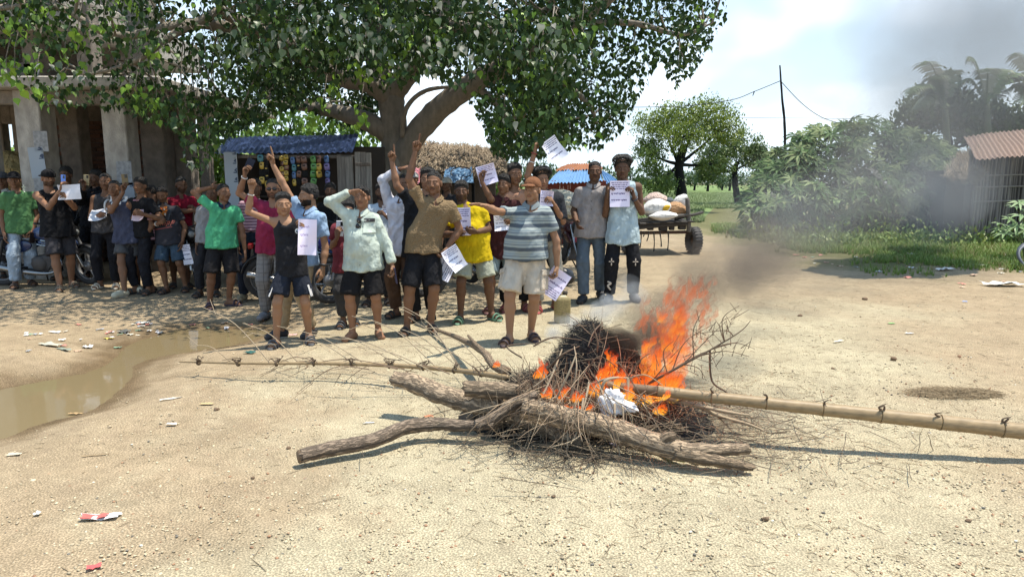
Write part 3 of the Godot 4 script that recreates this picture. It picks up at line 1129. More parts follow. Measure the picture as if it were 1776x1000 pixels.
func printed(key: String) -> StandardMaterial3D:
	if mats.has(key): return mats[key]
	var m := StandardMaterial3D.new()
	m.resource_name = key
	m.roughness = .8
	m.cull_mode = BaseMaterial3D.CULL_DISABLED
	m.texture_repeat = false
	var im: Image
	var g := RandomNumberGenerator.new()
	g.seed = hash(key)
	match key:
		"sign_lilac", "sign_white":
			im = Image.create(320, 440, true, Image.FORMAT_RGB8)
			im.fill(Color(.91, .875, .96) if key == "sign_lilac" else Color(.92, .92, .97))
			var ink := Color(.20, .12, .38) if key == "sign_lilac" else Color(.14, .15, .34)
			var some := ["g", "m", "n", "t", "r", "s", "k", "p", "y", "l", "b", "A", "d", "h"]
			for row in 4:
				var x := 22.0 + 14.0 * (row % 3)
				while x < 270:
					var w := []
					for q in g.randi_range(2, 4): w.append(some[g.randi() % some.size()])
					x = word(im, w, x, 24 + row * 33, 2.3, 1.7, ink)
			var x := word(im, HOME, 20, 200, 3.4, 2.6, ink)
			x = word(im, MINISTER, x, 200, 3.4, 2.6, ink)
			word(im, DOWN, x, 200, 3.4, 2.6, ink)
			x = word(im, INDIA, 24, 310, 3.1, 2.6, ink)
			x = word(im, GOVT, x, 310, 3.1, 2.6, ink)
			word(im, DOWN, x, 310, 3.1, 2.6, ink)
		"sign_faint":
			im = Image.create(160, 320, true, Image.FORMAT_RGB8)
			im.fill(Color(.91, .875, .96))
			var ink := Color(.62, .54, .72)
			var x := word(im, HOME, 16, 60, 2.2, 1.4, ink)
			word(im, MINISTER, x, 60, 2.2, 1.4, ink)
			word(im, DOWN, 18, 130, 2.4, 1.4, ink)
			word(im, DOWN, 20, 230, 2.2, 1.2, ink)
		"stripes":
			im = Image.create(8, 256, true, Image.FORMAT_RGB8)
			im.fill(Color(.66, .71, .73))
			for y in 256:
				var q := fposmod(y / 256.0 * 4.0, 1.0)
				var c := Color(.565, .60, .595)
				if q < .30: c = Color(.30, .335, .37)
				elif q > .50 and q < .60: c = Color(.50, .55, .58)
				elif q > .72 and q < .79: c = Color(.34, .39, .45)
				for x in 8: im.set_pixel(x, y, c)
			m.texture_repeat = true
		"pinstripe":
			im = Image.create(8, 128, true, Image.FORMAT_RGB8)
			for y in 128:
				for x in 8: im.set_pixel(x, y, Color(.72, .58, .62) if y % 16 < 8 else Color(.45, .32, .38))
			m.texture_repeat = true
		"check":
			im = Image.create(128, 128, true, Image.FORMAT_RGB8)
			for y in 128:
				for x in 128:
					var v := .44 + g.randf() * .03
					if x % 64 < 5 or y % 64 < 5: v = .33
					elif x % 32 < 3 or y % 32 < 3: v = .38
					im.set_pixel(x, y, Color(v, v * .98, v * .97))
			m.texture_repeat = true
		"tiger":
			im = Image.create(256, 256, true, Image.FORMAT_RGB8)
			im.fill(Color(.16, .16, .19))
			for k in 60:   # a roaring head and paw in orange, cream and black stripes
				var a := g.randf() * TAU
				var p := Vector2(128 + cos(a) * g.randf() * 40, 84 + sin(a) * g.randf() * 42)
				dab(im, p, g.randf_range(6, 13), [Color(.80, .45, .16), Color(.86, .58, .25), Color(.72, .36, .12)][k % 3])
			for k in 18: dab(im, Vector2(g.randf_range(98, 160), g.randf_range(50, 130)), g.randf_range(3, 7), Color(.86, .82, .76))
			for k in 30:
				var p := Vector2(g.randf_range(86, 170), g.randf_range(40, 128))
				stroke(im, p, p + Vector2(g.randf_range(-14, 14), g.randf_range(4, 12)), 1.8, Color(.08, .07, .08))
			for k in 4: stroke(im, Vector2(104 + k * 14, 126), Vector2(112 + k * 15, 140), 4, Color(.62, .66, .74))
			# the word across the belly, in slanted script
			var rows := {"P": "07,01,31,43,34,04", "h": "00,07,04,23,34,37", "i": "03,07;01,01", "l": "00,07", "p": "03,0A,04,23,35,27,07"}
			var x := 66.0
			for l in "Philipp":
				for line in rows[l].split(";"):
					var last := Vector2(-99, 0)
					for pt in line.split(","):
						var q := Vector2(x + pt[0].hex_to_int() * 4.6 + (7 - pt[1].hex_to_int()) * 1.4, 148 + pt[1].hex_to_int() * 4.4 - (x - 60) * .16)
						if last.x > -90: stroke(im, last, q, 2.5, Color(.72, .40, .36))
						else: dab(im, q, 2.5, Color(.72, .40, .36))
						last = q
				x += 26.0 if l in "Php" else 14.0
			stroke(im, Vector2(80, 198), Vector2(190, 180), 3, Color(.55, .28, .28))
		"badge", "tee_white":
			im = Image.create(64, 64, true, Image.FORMAT_RGB8)
			im.fill(Color(.07, .07, .075))
			if key == "badge":
				for a in 60: dab(im, Vector2(32 + cos(a * TAU / 60) * 22, 32 + sin(a * TAU / 60) * 22), 4, Color(.85, .88, .9))
				for a in 14: dab(im, Vector2(32 + g.randf_range(-10, 10), 32 + g.randf_range(-12, 12)), 5, Color(.62, .72, .82))
			else:
				im.fill(Color(.09, .09, .10))
		"scrawl":
			im = Image.create(128, 192, true, Image.FORMAT_RGB8)
			im.fill(Color(.62, .66, .70))
			for k in 40: dab(im, Vector2(g.randf() * 128, g.randf() * 192), g.randf_range(3, 14), Color(.50, .52, .53, .5))
			for row in 7:
				var x := 6.0
				while x < 110:
					var w := []
					for q in g.randi_range(2, 3): w.append(["g", "m", "n", "t", "r", "s", "k"][g.randi() % 7])
					x = word(im, w, x, 8 + row * 26, 2.0, 1.3, Color(.22, .27, .36))
		"plate":
			im = Image.create(96, 40, true, Image.FORMAT_RGB8)
			im.fill(Color(.55, .20, .24))
			word(im, ["b", "A", "p", "r", "d"], 8, 8, 2.4, 1.2, Color(.8, .7, .7))
		"pack_card":
			im = Image.create(64, 96, true, Image.FORMAT_RGB8)
			im.fill(Color(.82, .84, .80))
			for y in 44:
				for x in 64: im.set_pixel(x, y, Color(.12, .14, .20) if x < 44 else Color(.55, .62, .70))
			for k in 10: dab(im, Vector2(g.randf() * 44, g.randf() * 44), 5, Color(.35, .38, .45))
		"cross":
			im = Image.create(64, 64, true, Image.FORMAT_RGB8)
			im.fill(Color(.74, .66, .58))
	var it := ImageTexture.create_from_image(im)
	m.albedo_texture = it
	m.texture_filter = BaseMaterial3D.TEXTURE_FILTER_LINEAR_WITH_MIPMAPS
	if key in ["stripes", "pinstripe", "check", "tiger"]:
		m.roughness = .9
		m.heightmap_enabled = false
	match key:
		"stripes": m.uv1_scale = Vector3(1, 2.35, 1)
		"pinstripe": m.uv1_scale = Vector3(1, 3.2, 1)
		"check": m.uv1_scale = Vector3(5, 5, 1)
		"tiger":
			m.uv1_scale = Vector3(1.75, 1.75, 1)
			m.uv1_offset = Vector3(.5, .26, 0)
	mats[key] = m
	return m

# ---------------------------------------------------------------- the setting
func axis(fine_lo: float, fine_hi: float, step: float, lo: float, hi: float) -> PackedFloat32Array:
	var left := []
	var x := fine_lo
	var s := step
	while x > lo:
		s *= 1.22
		x -= s
		left.append(x)
	left.reverse()
	var out := PackedFloat32Array(left)
	x = fine_lo
	while x < fine_hi:
		out.append(x)
		x += step
	s = step
	while x < hi:
		out.append(x)
		s *= 1.22
		x += s
	out.append(hi)
	return out

func build_ground() -> void:
	var px := [[-170, 690], [0, 678], [65, 664], [145, 650], [188, 634], [203, 616], [222, 598], [262, 585], [320, 571], [390, 573], [446, 569], [462, 577], [436, 590], [396, 599], [335, 608], [290, 616], [250, 624], [226, 634], [222, 650], [212, 670], [188, 690], [146, 714], [92, 728], [52, 740], [0, 762], [-170, 800]]
	for p in px:
		var q := plane(p[0], p[1], WATER)
		puddle.append(Vector2(q.x, q.z))
	var xs := axis(-8.5, 8.0, .075, -420, 420)
	var zs := axis(-15.0, -1.6, .075, -900, 40)
	var nx := xs.size()
	var nz := zs.size()
	var s := Shape.new()
	var gravel := Color(.66, .575, .395)
	var dirt := Color(.56, .435, .285)
	var damp := Color(.20, .135, .072)
	for j in nz:
		for i in nx:
			var x := xs[i]
			var z := zs[j]
			var y := H(x, z) if absf(x) < 12 and z > -18 and z < 2 else 0.0
			y += .010 * noise.get_noise_2d(x * 14 + 70, z * 14) if absf(x) < 9 and z > -15 else 0.0
			y += .006 * noise.get_noise_2d(x * 40, z * 40) if absf(x) < 9 and z > -15 else 0.0
			var n1 := noise.get_noise_2d(x * 5, z * 5)
			var n2 := noise.get_noise_2d(x * 25 + 300, z * 25)
			# where loose gravel lies on the dirt: a broad pale patch in the middle
			var k := smoothstep(-2.1, -.6, x + n1 * 1.1 + n2 * .3 + (-z - 4.0) * .16) * (1.0 - smoothstep(.0, 2.2, x + n1 * 1.1 + n2 * .3 - .30 - .38 * -z))
			k *= 1.0 - .75 * smoothstep(6.8, 9.5, -z + n1)
			k = clampf(k + n2 * .22, 0, 1)
			var c := dirt.lerp(gravel, k)
			c = c.lerp(Color(.50, .395, .265), smoothstep(9.0, 14.0, -z) * .6)
			c = c.lerp(Color(.17, .19, .07), smoothstep(10.6, 13.5, -z + n1 * 1.5) * smoothstep(4.6, 6.6, x + n1) * .8)
			var sd := pud_sd(x, z) if x < 0 and x > -10 and z < -3 and z > -10 else 9.0
			c = c.lerp(damp, (1.0 - smoothstep(.02, .50, sd + n2 * .22)) * .85)
			# scorched ground round the fire
			var fd := Vector2(x - .75, (z + 4.55) * 1.3).length()
			c = c.lerp(Color(.13, .11, .09), (1.0 - smoothstep(.7, 1.45, fd + n2 * .4)) * .55)
			c = c * (1.0 + .16 * noise.get_noise_2d(x * 9 + 500, z * 13)) * (1.0 + n2 * .10 + noise.get_noise_2d(x * 60, z * 60) * .10)
			c.a = 1
			s.vert(Vector3(x, y, z), Vector2(x, z), c)
	for j in nz - 1:
		for i in nx - 1:
			var q := j * nx + i
			s.quad(q, q + 1, q + nx + 1, q + nx)
	var m := mat("ground", Color(1, 1, 1), .95, {"vc": 1, "spec": .2})
	m.albedo_texture = tex("speck")
	m.uv1_scale = Vector3(.42, .42, .42)
	m.heightmap_enabled = true
	m.heightmap_texture = tex("speck")
	m.heightmap_scale = 1.6
	m.detail_enabled = true
	m.detail_blend_mode = BaseMaterial3D.BLEND_MODE_MUL
	m.detail_albedo = tex("broad")
	var g := put("ground", s.mesh(true), m)
	tag(g, "pale gravel and brown dirt ground of the open square", "ground", "", "structure")
	# muddy water
	var w := Shape.new()
	for j in 2:
		for i in 2: w.vert(Vector3([-9.0, -1.2][i], WATER, [-9.0, -3.4][j]), Vector2(i, j))
	w.quad(0, 1, 3, 2)
	var wm := mat("muddy_water", Color(.205, .158, .086), .05, {"spec": .55})
	wm.normal_enabled = true
	var nt := noise_tex(.02, 0, 1, FastNoiseLite.TYPE_SIMPLEX_SMOOTH, 3, 256, 12)
	nt.as_normal_map = true
	nt.bump_strength = .6
	wm.normal_texture = nt
	wm.normal_scale = .10
	wm.uv1_scale = Vector3(6, 6, 1)
	tag(put("puddle_water", w.mesh(), wm), "still brown rain puddle in the hollow of the dirt", "puddle", "", "structure")
	build_gravel()

func stone_mesh(sd: int) -> ArrayMesh:
	var s := Shape.new()
	blob(s, Transform3D(Basis.IDENTITY, Vector3(sd * 3.1, 0, sd)), 1, .62, .8, .55, 7, 4)
	for k in s.v.size(): s.v[k] -= Vector3(sd * 3.1, 0, sd)
	return s.mesh()

func build_gravel() -> void:
	rng.seed = 11
	var sm := mat("pebble", Color(1, 1, 1), .85, {"vc": 1})
	for v in 3:
		var xf := []
		var cols := []
		while xf.size() < 7500:
			var d := 1.9 + 7.5 * pow(rng.randf(), 1.5)
			var x := rng.randf_range(-.80, .80) * d
			var z := -d
			var k := smoothstep(-3.2, -.6, x + noise.get_noise_2d(x * 5, z * 5)) * (1.0 - .6 * smoothstep(2.5, 5.0, x))
			if rng.randf() > k * .95 + .05: continue
			var y := H(x, z)
			if y < WATER + .01: continue
			var r := .0030 + .0065 * pow(rng.randf(), 3.0)
			if rng.randf() < .006: r *= 2.0
			var b := Basis(Vector3.UP, rng.randf() * TAU) * Basis.from_scale(Vector3(r, r * rng.randf_range(.6, 1.0), r))
			xf.append(Transform3D(b, Vector3(x, y + r * .25, z)))
			var t := rng.randf()
			var c := Color(.60, .51, .34).lerp(Color(.38, .31, .21), t)
			if rng.randf() < .12: c = Color(.34, .19, .11)
			if rng.randf() < .05: c = Color(.17, .155, .13)
			if rng.randf() < .02: c = Color(.62, .58, .48)
			if rng.randf() < .20: c = c * .7
			cols.append(c)
		tag(many("gravel", stone_mesh(v), sm, xf, cols), "small mixed pebbles strewn over the pale ground", "gravel")
	# chaff, straw ends and bark crumbs
	var st := Shape.new()
	tube(st, PackedVector3Array([Vector3(-.5, 0, 0), Vector3(-.1, .03, .06), Vector3(.2, .0, -.03), Vector3(.5, .02, .05)]), PackedFloat32Array([.05, .06, .05, .03]), 4)
	var xf := []
	var cols := []
	while xf.size() < 3200:
		var d := 2.0 + 9.0 * pow(rng.randf(), 1.2)
		var x := rng.randf_range(-.80, .80) * d
		if rng.randf() < .35:
			x = .8 + rng.randfn() * 1.3
			d = 4.4 + rng.randfn() * .9
		var z := -d
		if d < 1.8: continue
		if rng.randf() > .35 + .65 * smoothstep(-1.5, 1.5, x): continue
		var y := H(x, z)
		if y < WATER + .01: continue
		var l := rng.randf_range(.02, .08)
		if rng.randf() < .08: l *= 2.4
		var b := Basis(Vector3.UP, rng.randf() * TAU) * Basis(Vector3.BACK, rng.randfn() * .12) * Basis.from_scale(Vector3(l, .026, .026))
		xf.append(Transform3D(b, Vector3(x, y + .004, z)))
		cols.append(Color(.17, .13, .08).lerp(Color(.42, .33, .20), rng.randf()))
	tag(many("straw_litter", st.mesh(), sm, xf, cols), "broken straw and bark crumbs scattered round the fire", "litter")

func grass_blade() -> ArrayMesh:
	var s := Shape.new()
	for b in 5:
		var a := b * 1.3
		var l := .8 + .25 * sin(b * 2.1)
		var dir := Vector3(cos(a), 0, sin(a))
		var sd := dir.cross(Vector3.UP)
		var k := s.v.size()
		for j in 4:
			var t := j / 3.0
			var p := dir * (.1 + .45 * t * t) + Vector3(0, l * t * (1 - .25 * t), 0)
			s.vert(p - sd * .05 * (1.05 - t))
			s.vert(p + sd * .05 * (1.05 - t))
		for j in 3: s.quad(k + j * 2, k + j * 2 + 1, k + j * 2 + 3, k + j * 2 + 2)
	return s.mesh()

func build_grass() -> void:
	rng.seed = 21
	var gm := mat("grass", Color(1, 1, 1), .6, {"vc": 1, "back": Color(.5, .5, .5)})
	var xf := []
	var cols := []
	# verge on the right, thinning towards the square
	while xf.size() < 26000:
		var px := rng.randf_range(1230, 1960)
		var d := rng.randf_range(10.0, 24.0)
		var p := gx(px, d)
		var edge := 11.2 + .8 * noise.get_noise_2d(p.x * 4, 3) - (px - 1776) * .004 + maxf(0, (1480 - px) * .026)
		var k := smoothstep(edge - .5, edge + 3.5, d + noise.get_noise_2d(p.x * 4, p.z * 4) * 3.0)
		if rng.randf() > k: continue
		var h := rng.randf_range(.08, .19) * (1.0 + .5 * smoothstep(13, 18, d))
		xf.append(Transform3D(Basis(Vector3.UP, rng.randf() * TAU) * Basis.from_scale(Vector3(h * .9, h, h * .9)), p))
		var c := Color(.095, .19, .026).lerp(Color(.20, .26, .05), rng.randf())
		if rng.randf() < .12: c = Color(.26, .22, .09)
		cols.append(c)
	tag(many("verge_grass", grass_blade(), gm, xf, cols), "short green grass on the littered verge", "grass")
	xf = []
	cols = []
	# the field behind the cart and round the trees
	while xf.size() < 24000:
		var d := rng.randf_range(26.0, 95.0)
		var px := rng.randf_range(880, 1360)
		if d < 40 and px > 1215 and px < 1330: continue
		if d < 34 and px < 1100: continue
		var p := gx(px, d)
		var h := rng.randf_range(.10, .24) * (1 + d * .010)
		xf.append(Transform3D(Basis(Vector3.UP, rng.randf() * TAU) * Basis.from_scale(Vector3(h * 1.6, h, h * 1.6)), p))
		cols.append(Color(.095, .155, .045).lerp(Color(.17, .21, .075), rng.randf()))
	tag(many("field_grass", grass_blade(), gm, xf, cols), "green grass of the open field beyond the cart", "grass")
	# the field's own soil under the grass
	var s := Shape.new()
	var out := [at(850, 380, 27), at(1100, 380, 27), at(1215, 380, 27), at(1240, 380, 44), at(1330, 380, 46), at(1700, 380, 46)]
	for p in out: s.vert(Vector3(p.x, .004, p.z))
	for p in [at(860, 380, 380), at(1000, 380, 380), at(1110, 380, 380), at(1230, 380, 380), at(1400, 380, 380), at(1700, 380, 380)]: s.vert(Vector3(p.x, .004, p.z))
	for k in 5: s.quad(k, k + 1, k + 7, k + 6)
	tag(put("grass_field", s.mesh(), mat("field", Color(.13, .19, .05), .95, {"bump": "grit", "bs": 3.0, "tri": .3, "world": 1})), "green field stretching to the far trees", "field", "", "structure")

# ---------------------------------------------------------------- trees
func heart_leaf() -> ArrayMesh:   # hangs down from its stem at 0, one unit long
	var s := Shape.new()
	var half := [[0, .0], [-.04, .24], [-.18, .40], [-.40, .38], [-.62, .22], [-.80, .07], [-1.02, .008]]
	for p in half:
		var z: float = .10 * sin(-p[0] * 3.0)
		s.vert(Vector3(0, p[0], z - .05))
		s.vert(Vector3(-p[1], p[0] + (.05 if p[1] > .2 else 0.0), z + .07 * p[1]))
		s.vert(Vector3(p[1], p[0] + (.05 if p[1] > .2 else 0.0), z + .07 * p[1]))
	for k in 6:
		var a := k * 3
		s.quad(a, a + 1, a + 4, a + 3)
		s.quad(a, a + 3, a + 5, a + 2)
	return s.mesh()

func small_leaf() -> ArrayMesh:
	var s := Shape.new()
	s.vert(Vector3(0, 0, 0))
	s.vert(Vector3(-.3, .45, .06))
	s.vert(Vector3(.3, .45, .06))
	s.vert(Vector3(0, 1, -.05))
	s.tri(0, 1, 2)
	s.tri(1, 3, 2)
	return s.mesh()

const EDGE := [[-400, 120], [0, 118], [60, 165], [105, 185], [160, 176], [232, 192], [300, 215], [320, 285], [352, 300], [372, 262], [395, 232], [430, 212], [470, 192], [520, 178], [560, 200], [600, 215], [640, 225], [668, 160], [700, 140], [745, 118], [800, 150], [835, 205], [858, 262], [900, 268], [960, 262], [1000, 250], [1042, 258], [1075, 222], [1105, 165], [1125, 130], [1145, 92], [1170, 148], [1195, 130], [1222, 92], [1236, 60], [1258, 32], [1266, -10], [1290, -120], [1320, -400]]
func crown_floor(px: float) -> float:
	for k in EDGE.size() - 1:
		if px <= EDGE[k + 1][0]:
			return lerpf(EDGE[k][1], EDGE[k + 1][1], clampf((px - EDGE[k][0]) / float(EDGE[k + 1][0] - EDGE[k][0]), 0, 1))
	return -999.0

func build_big_tree() -> void:
	rng.seed = 31
	var base := gx(690, 12.3)
	var T := thing("peepal_tree", "huge spreading shade tree with heart-shaped leaves over the crowd", "tree", base)
	var bark := mat("bark_pale", Color(.33, .29, .235), .9, {"tex": "mottle", "bump": "grit", "bs": 1.6, "tri": Vector3(1.6, .7, 1.6)})
	var P := func(px: float, py: float, d: float) -> Vector3: return at(px, py, d) - base
	var s := Shape.new()
	limb(s, [Vector3(0, -.15, 0), Vector3(.0, .25, 0), P.call(688, 330, 12.3), P.call(684, 250, 12.3), P.call(680, 185, 12.2), P.call(676, 150, 12.2)], [.52, .34, .25, .23, .22, .20], 16, .10, 7)
	for k in 6:   # buttress roots and fused stems
		var a := k * 1.05
		limb(s, [Vector3(cos(a) * .75, -.1, sin(a) * .75), Vector3(cos(a) * .38, .25, sin(a) * .38), Vector3(cos(a) * .22, 1.2, sin(a) * .22), Vector3(cos(a + .3) * .16, 2.2, sin(a + .3) * .16)], [.07, .17, .15, .06], 8, .15, 5)
	put("trunk", s.mesh(), bark, T)
	var limbs := [
		[[690, 290, 12.3], [716, 240, 12.1], [760, 190, 11.8], [820, 145, 11.5], [900, 100, 11.2], [1000, 40, 11.0], [1090, -30, 10.8]], [.22, .20, .19, .18, .15, .11, .06],
		[[676, 235, 12.3], [640, 212, 12.2], [600, 198, 12.4], [540, 186, 12.8], [460, 178, 13.2]], [.18, .17, .14, .10, .05],
		[[680, 175, 12.2], [640, 145, 11.9], [585, 132, 11.5], [525, 96, 11.0], [462, 58, 10.4], [380, 20, 9.8]], [.16, .16, .15, .14, .11, .06],
		[[532, 98, 11.0], [500, 60, 11.0], [462, 30, 10.9], [430, -20, 10.8]], [.12, .11, .09, .06],
		[[676, 165, 12.2], [652, 110, 12.3], [650, 60, 12.2], [640, -40, 12.0]], [.21, .18, .16, .12],
		[[680, 160, 12.2], [712, 120, 12.0], [745, 70, 11.8], [762, 20, 11.6], [790, -60, 11.4]], [.22, .19, .16, .14, .10],
		[[752, 60, 11.8], [770, 42, 11.5], [830, 52, 11.2], [890, 46, 10.8], [960, 10, 10.4]], [.12, .11, .09, .07, .04],
		[[698, 236, 12.0], [700, 200, 11.8], [716, 172, 11.7], [745, 155, 11.6], [790, 150, 11.5]], [.05, .045, .04, .035, .02],
		[[462, 58, 10.4], [330, 40, 9.8], [200, 62, 9.3], [90, 10, 9.0], [-60, 24, 8.8]], [.10, .07, .05, .035, .02],
		[[380, 20, 9.8], [300, 60, 9.6], [230, 108, 9.4], [150, 130, 9.3]], [.07, .05, .035, .015],
		[[900, 100, 11.2], [960, 130, 11.2], [1020, 180, 11.3], [1040, 230, 11.4]], [.08, .06, .04, .015],
		[[820, 145, 11.5], [870, 190, 11.4], [900, 240, 11.3]], [.08, .05, .015],
		[[1000, 40, 11.0], [1100, 40, 10.9], [1180, 60, 10.8], [1235, 40, 10.7]], [.06, .045, .03, .012]]
	var anchors := []
	for k in range(0, limbs.size(), 2):
		var pts := []
		for q in limbs[k]: pts.append(P.call(float(q[0]), float(q[1]), q[2]))
		var ls := Shape.new()
		var path := limb(ls, pts, limbs[k + 1], 10, .10, 6)
		put("branch", ls.mesh(), bark, T)
		for q in range(4, path.size(), 2): anchors.append(path[q])
	# twigs with their leaves, spread through the volume of the crown
	var leaf := heart_leaf()
	var xf := []
	var cols := []
	var near := []
	var twigs := Shape.new()
	var n := 0
	var tries := 0
	while n < 2500 and tries < 60000:
		tries += 1
		var c := Vector3(rng.randf_range(-11.0, 4.6), rng.randf_range(1.7, 7.2), -rng.randf_range(8.0, 15.5))
		var dome := 1.0 - pow((c.x + 3.0) / 8.6, 2) - pow((c.z + 11.9) / 4.3, 2)
		if dome < 0.0 or c.y > 3.2 + 4.4 * sqrt(dome): continue
		if c.y > 4.9 and rng.randf() < .5: continue
		var q := to_px(c)
		var fl := crown_floor(q.x)
		if q.y > fl - 8: continue
		if q.x < 400 and c.z < -10.5: continue
		if q.x > 1000 and (c.z > -9.6 or c.z < -12.6): continue
		if q.x > 380 and q.x < 700 and c.z > -9.2 and q.y > 60: continue
		if q.x < 320 and q.y > 10 and q.y < 135 and rng.randf() < .38: continue
		if q.x < 85 and q.y > 25 and q.y < 128 and rng.randf() < .8: continue
		var e1 := Vector2((q.x - 738) / 50.0, (q.y - 185) / 52.0).length()
		if e1 < 1.0 and rng.randf() < .93: continue
		var e2 := Vector2((q.x - 806) / 38.0, (q.y - 92) / 22.0).length()
		if e2 < 1.0 and rng.randf() < .9: continue
		if q.x > 560 and q.x < 700 and q.y > 110 and q.y < 230 and c.z > -12.6: continue   # the trunk and its forks show
		if q.x > 700 and q.x < 840 and q.y > 110 and c.z > -11.6 and rng.randf() < .8: continue
		if noise.get_noise_3d(c.x * 8, c.y * 8, c.z * 8) < -.22: continue
		n += 1
		var best := Vector3.ZERO
		var bd := 1e9
		var cl := c - base
		for a in anchors:
			var dd: float = a.distance_squared_to(cl)
			if dd < bd:
				bd = dd
				best = a
		if n % 5 == 0 and bd < 4.0:
			var mid := (best + cl) * .5 + Vector3(rng.randfn() * .1, .12, rng.randfn() * .1)
			tube(twigs, PackedVector3Array([best, mid, cl]), PackedFloat32Array([.018, .012, .005]), 5)
		var side := q.x > 1000 or q.x < 360
		var sz := .080 if side else .086
		var young := rng.randf() < .018
		var drop := Vector3(rng.randfn() * .25, -1, rng.randfn() * .25).normalized()
		for k in (24 if c.y < 4.9 else 16):
			var p := cl + Vector3(rng.randfn() * .20, rng.randfn() * .13, rng.randfn() * .20) + drop * rng.randf_range(0, .28)
			var l := sz * rng.randf_range(.5, 1.35)
			var b := Basis(Vector3.UP, rng.randf() * TAU) * Basis(Vector3.RIGHT, rng.randf_range(-.75, .55)) * Basis(Vector3.BACK, rng.randfn() * .3)
			var qq := to_px(p + base)
			if qq.y > crown_floor(qq.x) + 6: continue
			xf.append(Transform3D(b.scaled(Vector3(l, l, l)), p))
			var t := rng.randf()
			var col := Color(.017, .040, .012).lerp(Color(.046, .090, .022), t)
			if rng.randf() < .08: col = Color(.10, .17, .032)
			if young: col = Color(.24, .40, .05).lerp(Color(.16, .30, .04), t)
			cols.append(col)
			near.append(-c.z)
	# tufts of fresh pale leaves that hang out of the shade
	for y in [[66, 105, 8.6], [60, 158, 8.5], [135, 62, 8.9], [180, 45, 9.0], [235, 165, 9.0], [270, 182, 9.1], [258, 82, 9.2], [112, 108, 8.8], [70, 20, 8.9], [580, 150, 9.6], [628, 118, 9.8], [665, 115, 9.8], [560, 192, 9.8], [625, 198, 9.8], [715, 75, 9.6], [700, 40, 9.6], [660, 20, 9.7], [910, 25, 9.4], [1008, 52, 9.5], [936, 115, 9.8], [870, 225, 10.4], [905, 178, 10.0], [760, 60, 9.5], [215, 12, 9.1], [20, 40, 8.6], [25, 112, 8.8], [10, 128, 8.8]]:
		var c: Vector3 = P.call(float(y[0]), float(y[1]), y[2])
		for k in 13:
			var l := rng.randf_range(.08, .12)
			var b := Basis(Vector3.UP, rng.randf() * TAU) * Basis(Vector3.RIGHT, rng.randf_range(-.6, .5)) * Basis(Vector3.BACK, rng.randfn() * .3)
			xf.append(Transform3D(b.scaled(Vector3(l, l, l)), c + Vector3(rng.randfn() * .09, rng.randfn() * .07, rng.randfn() * .09)))
			cols.append(Color(.25, .40, .05).lerp(Color(.14, .27, .04), rng.randf()))
			near.append(y[2])
		tube(twigs, PackedVector3Array([c + Vector3(.05, .5, -.1), c + Vector3(.02, .2, 0), c]), PackedFloat32Array([.009, .006, .003]), 4)
	var lm := mat("peepal_leaf", Color(1, 1, 1), .46, {"vc": 1, "back": Color(.50, .50, .50), "spec": .33})
	# the nearest leaves one by one, the rest of the crown as one mass
	var order := range(xf.size())
	var inview := order.filter(func(k): return to_px(xf[k].origin + base).y > -5 and to_px(xf[k].origin + base).x > -5)
	inview.sort_custom(func(a, b): return near[a] < near[b])
	var single := {}
	for k in mini(300, inview.size()):
		var id: int = inview[k]
		single[id] = true
		var c: Color = cols[id]
		var tone := "leaf_young" if c.r > .12 else ("leaf_dark" if c.g < .08 else "leaf_mid")
		var m2 := mat(tone, {"leaf_young": Color(.22, .36, .05), "leaf_dark": Color(.038, .080, .020), "leaf_mid": Color(.06, .115, .028)}[tone], .42, {"back": Color(.7, .7, .7), "spec": .42})
		var o := put("leaf", leaf, m2, T)
		o.transform = xf[id]
	var xr := []
	var cr := []
	for k in order:
		if not single.has(k):
			xr.append(xf[k])
			cr.append(cols[k])
	many("crown", leaf, lm, xr, cr, T)
	put("twigs", twigs.mesh(), bark, T).set_meta("kind", "stuff")
	# hanging aerial roots and creeper in front of the building
	var hs := Shape.new()
	for k in 16:
		var px := rng.randf_range(300, 372)
		var d := rng.randf_range(9.6, 10.4)
		var a: Vector3 = P.call(px, rng.randf_range(60, 120), d)
		var b: Vector3 = P.call(px + rng.randfn() * 12, rng.randf_range(190, 300), d)
		limb(hs, [a, (a + b) * .5 + Vector3(rng.randfn() * .08, 0, rng.randfn() * .08), b], [.008, .006, .003], 5, 0, 5)
	limb(hs, [P.call(338, 78, 9.6), P.call(360, 130, 9.6), P.call(392, 172, 9.6)], [.012, .011, .008], 5)
	put("hanging_root", hs.mesh(), bark, T)

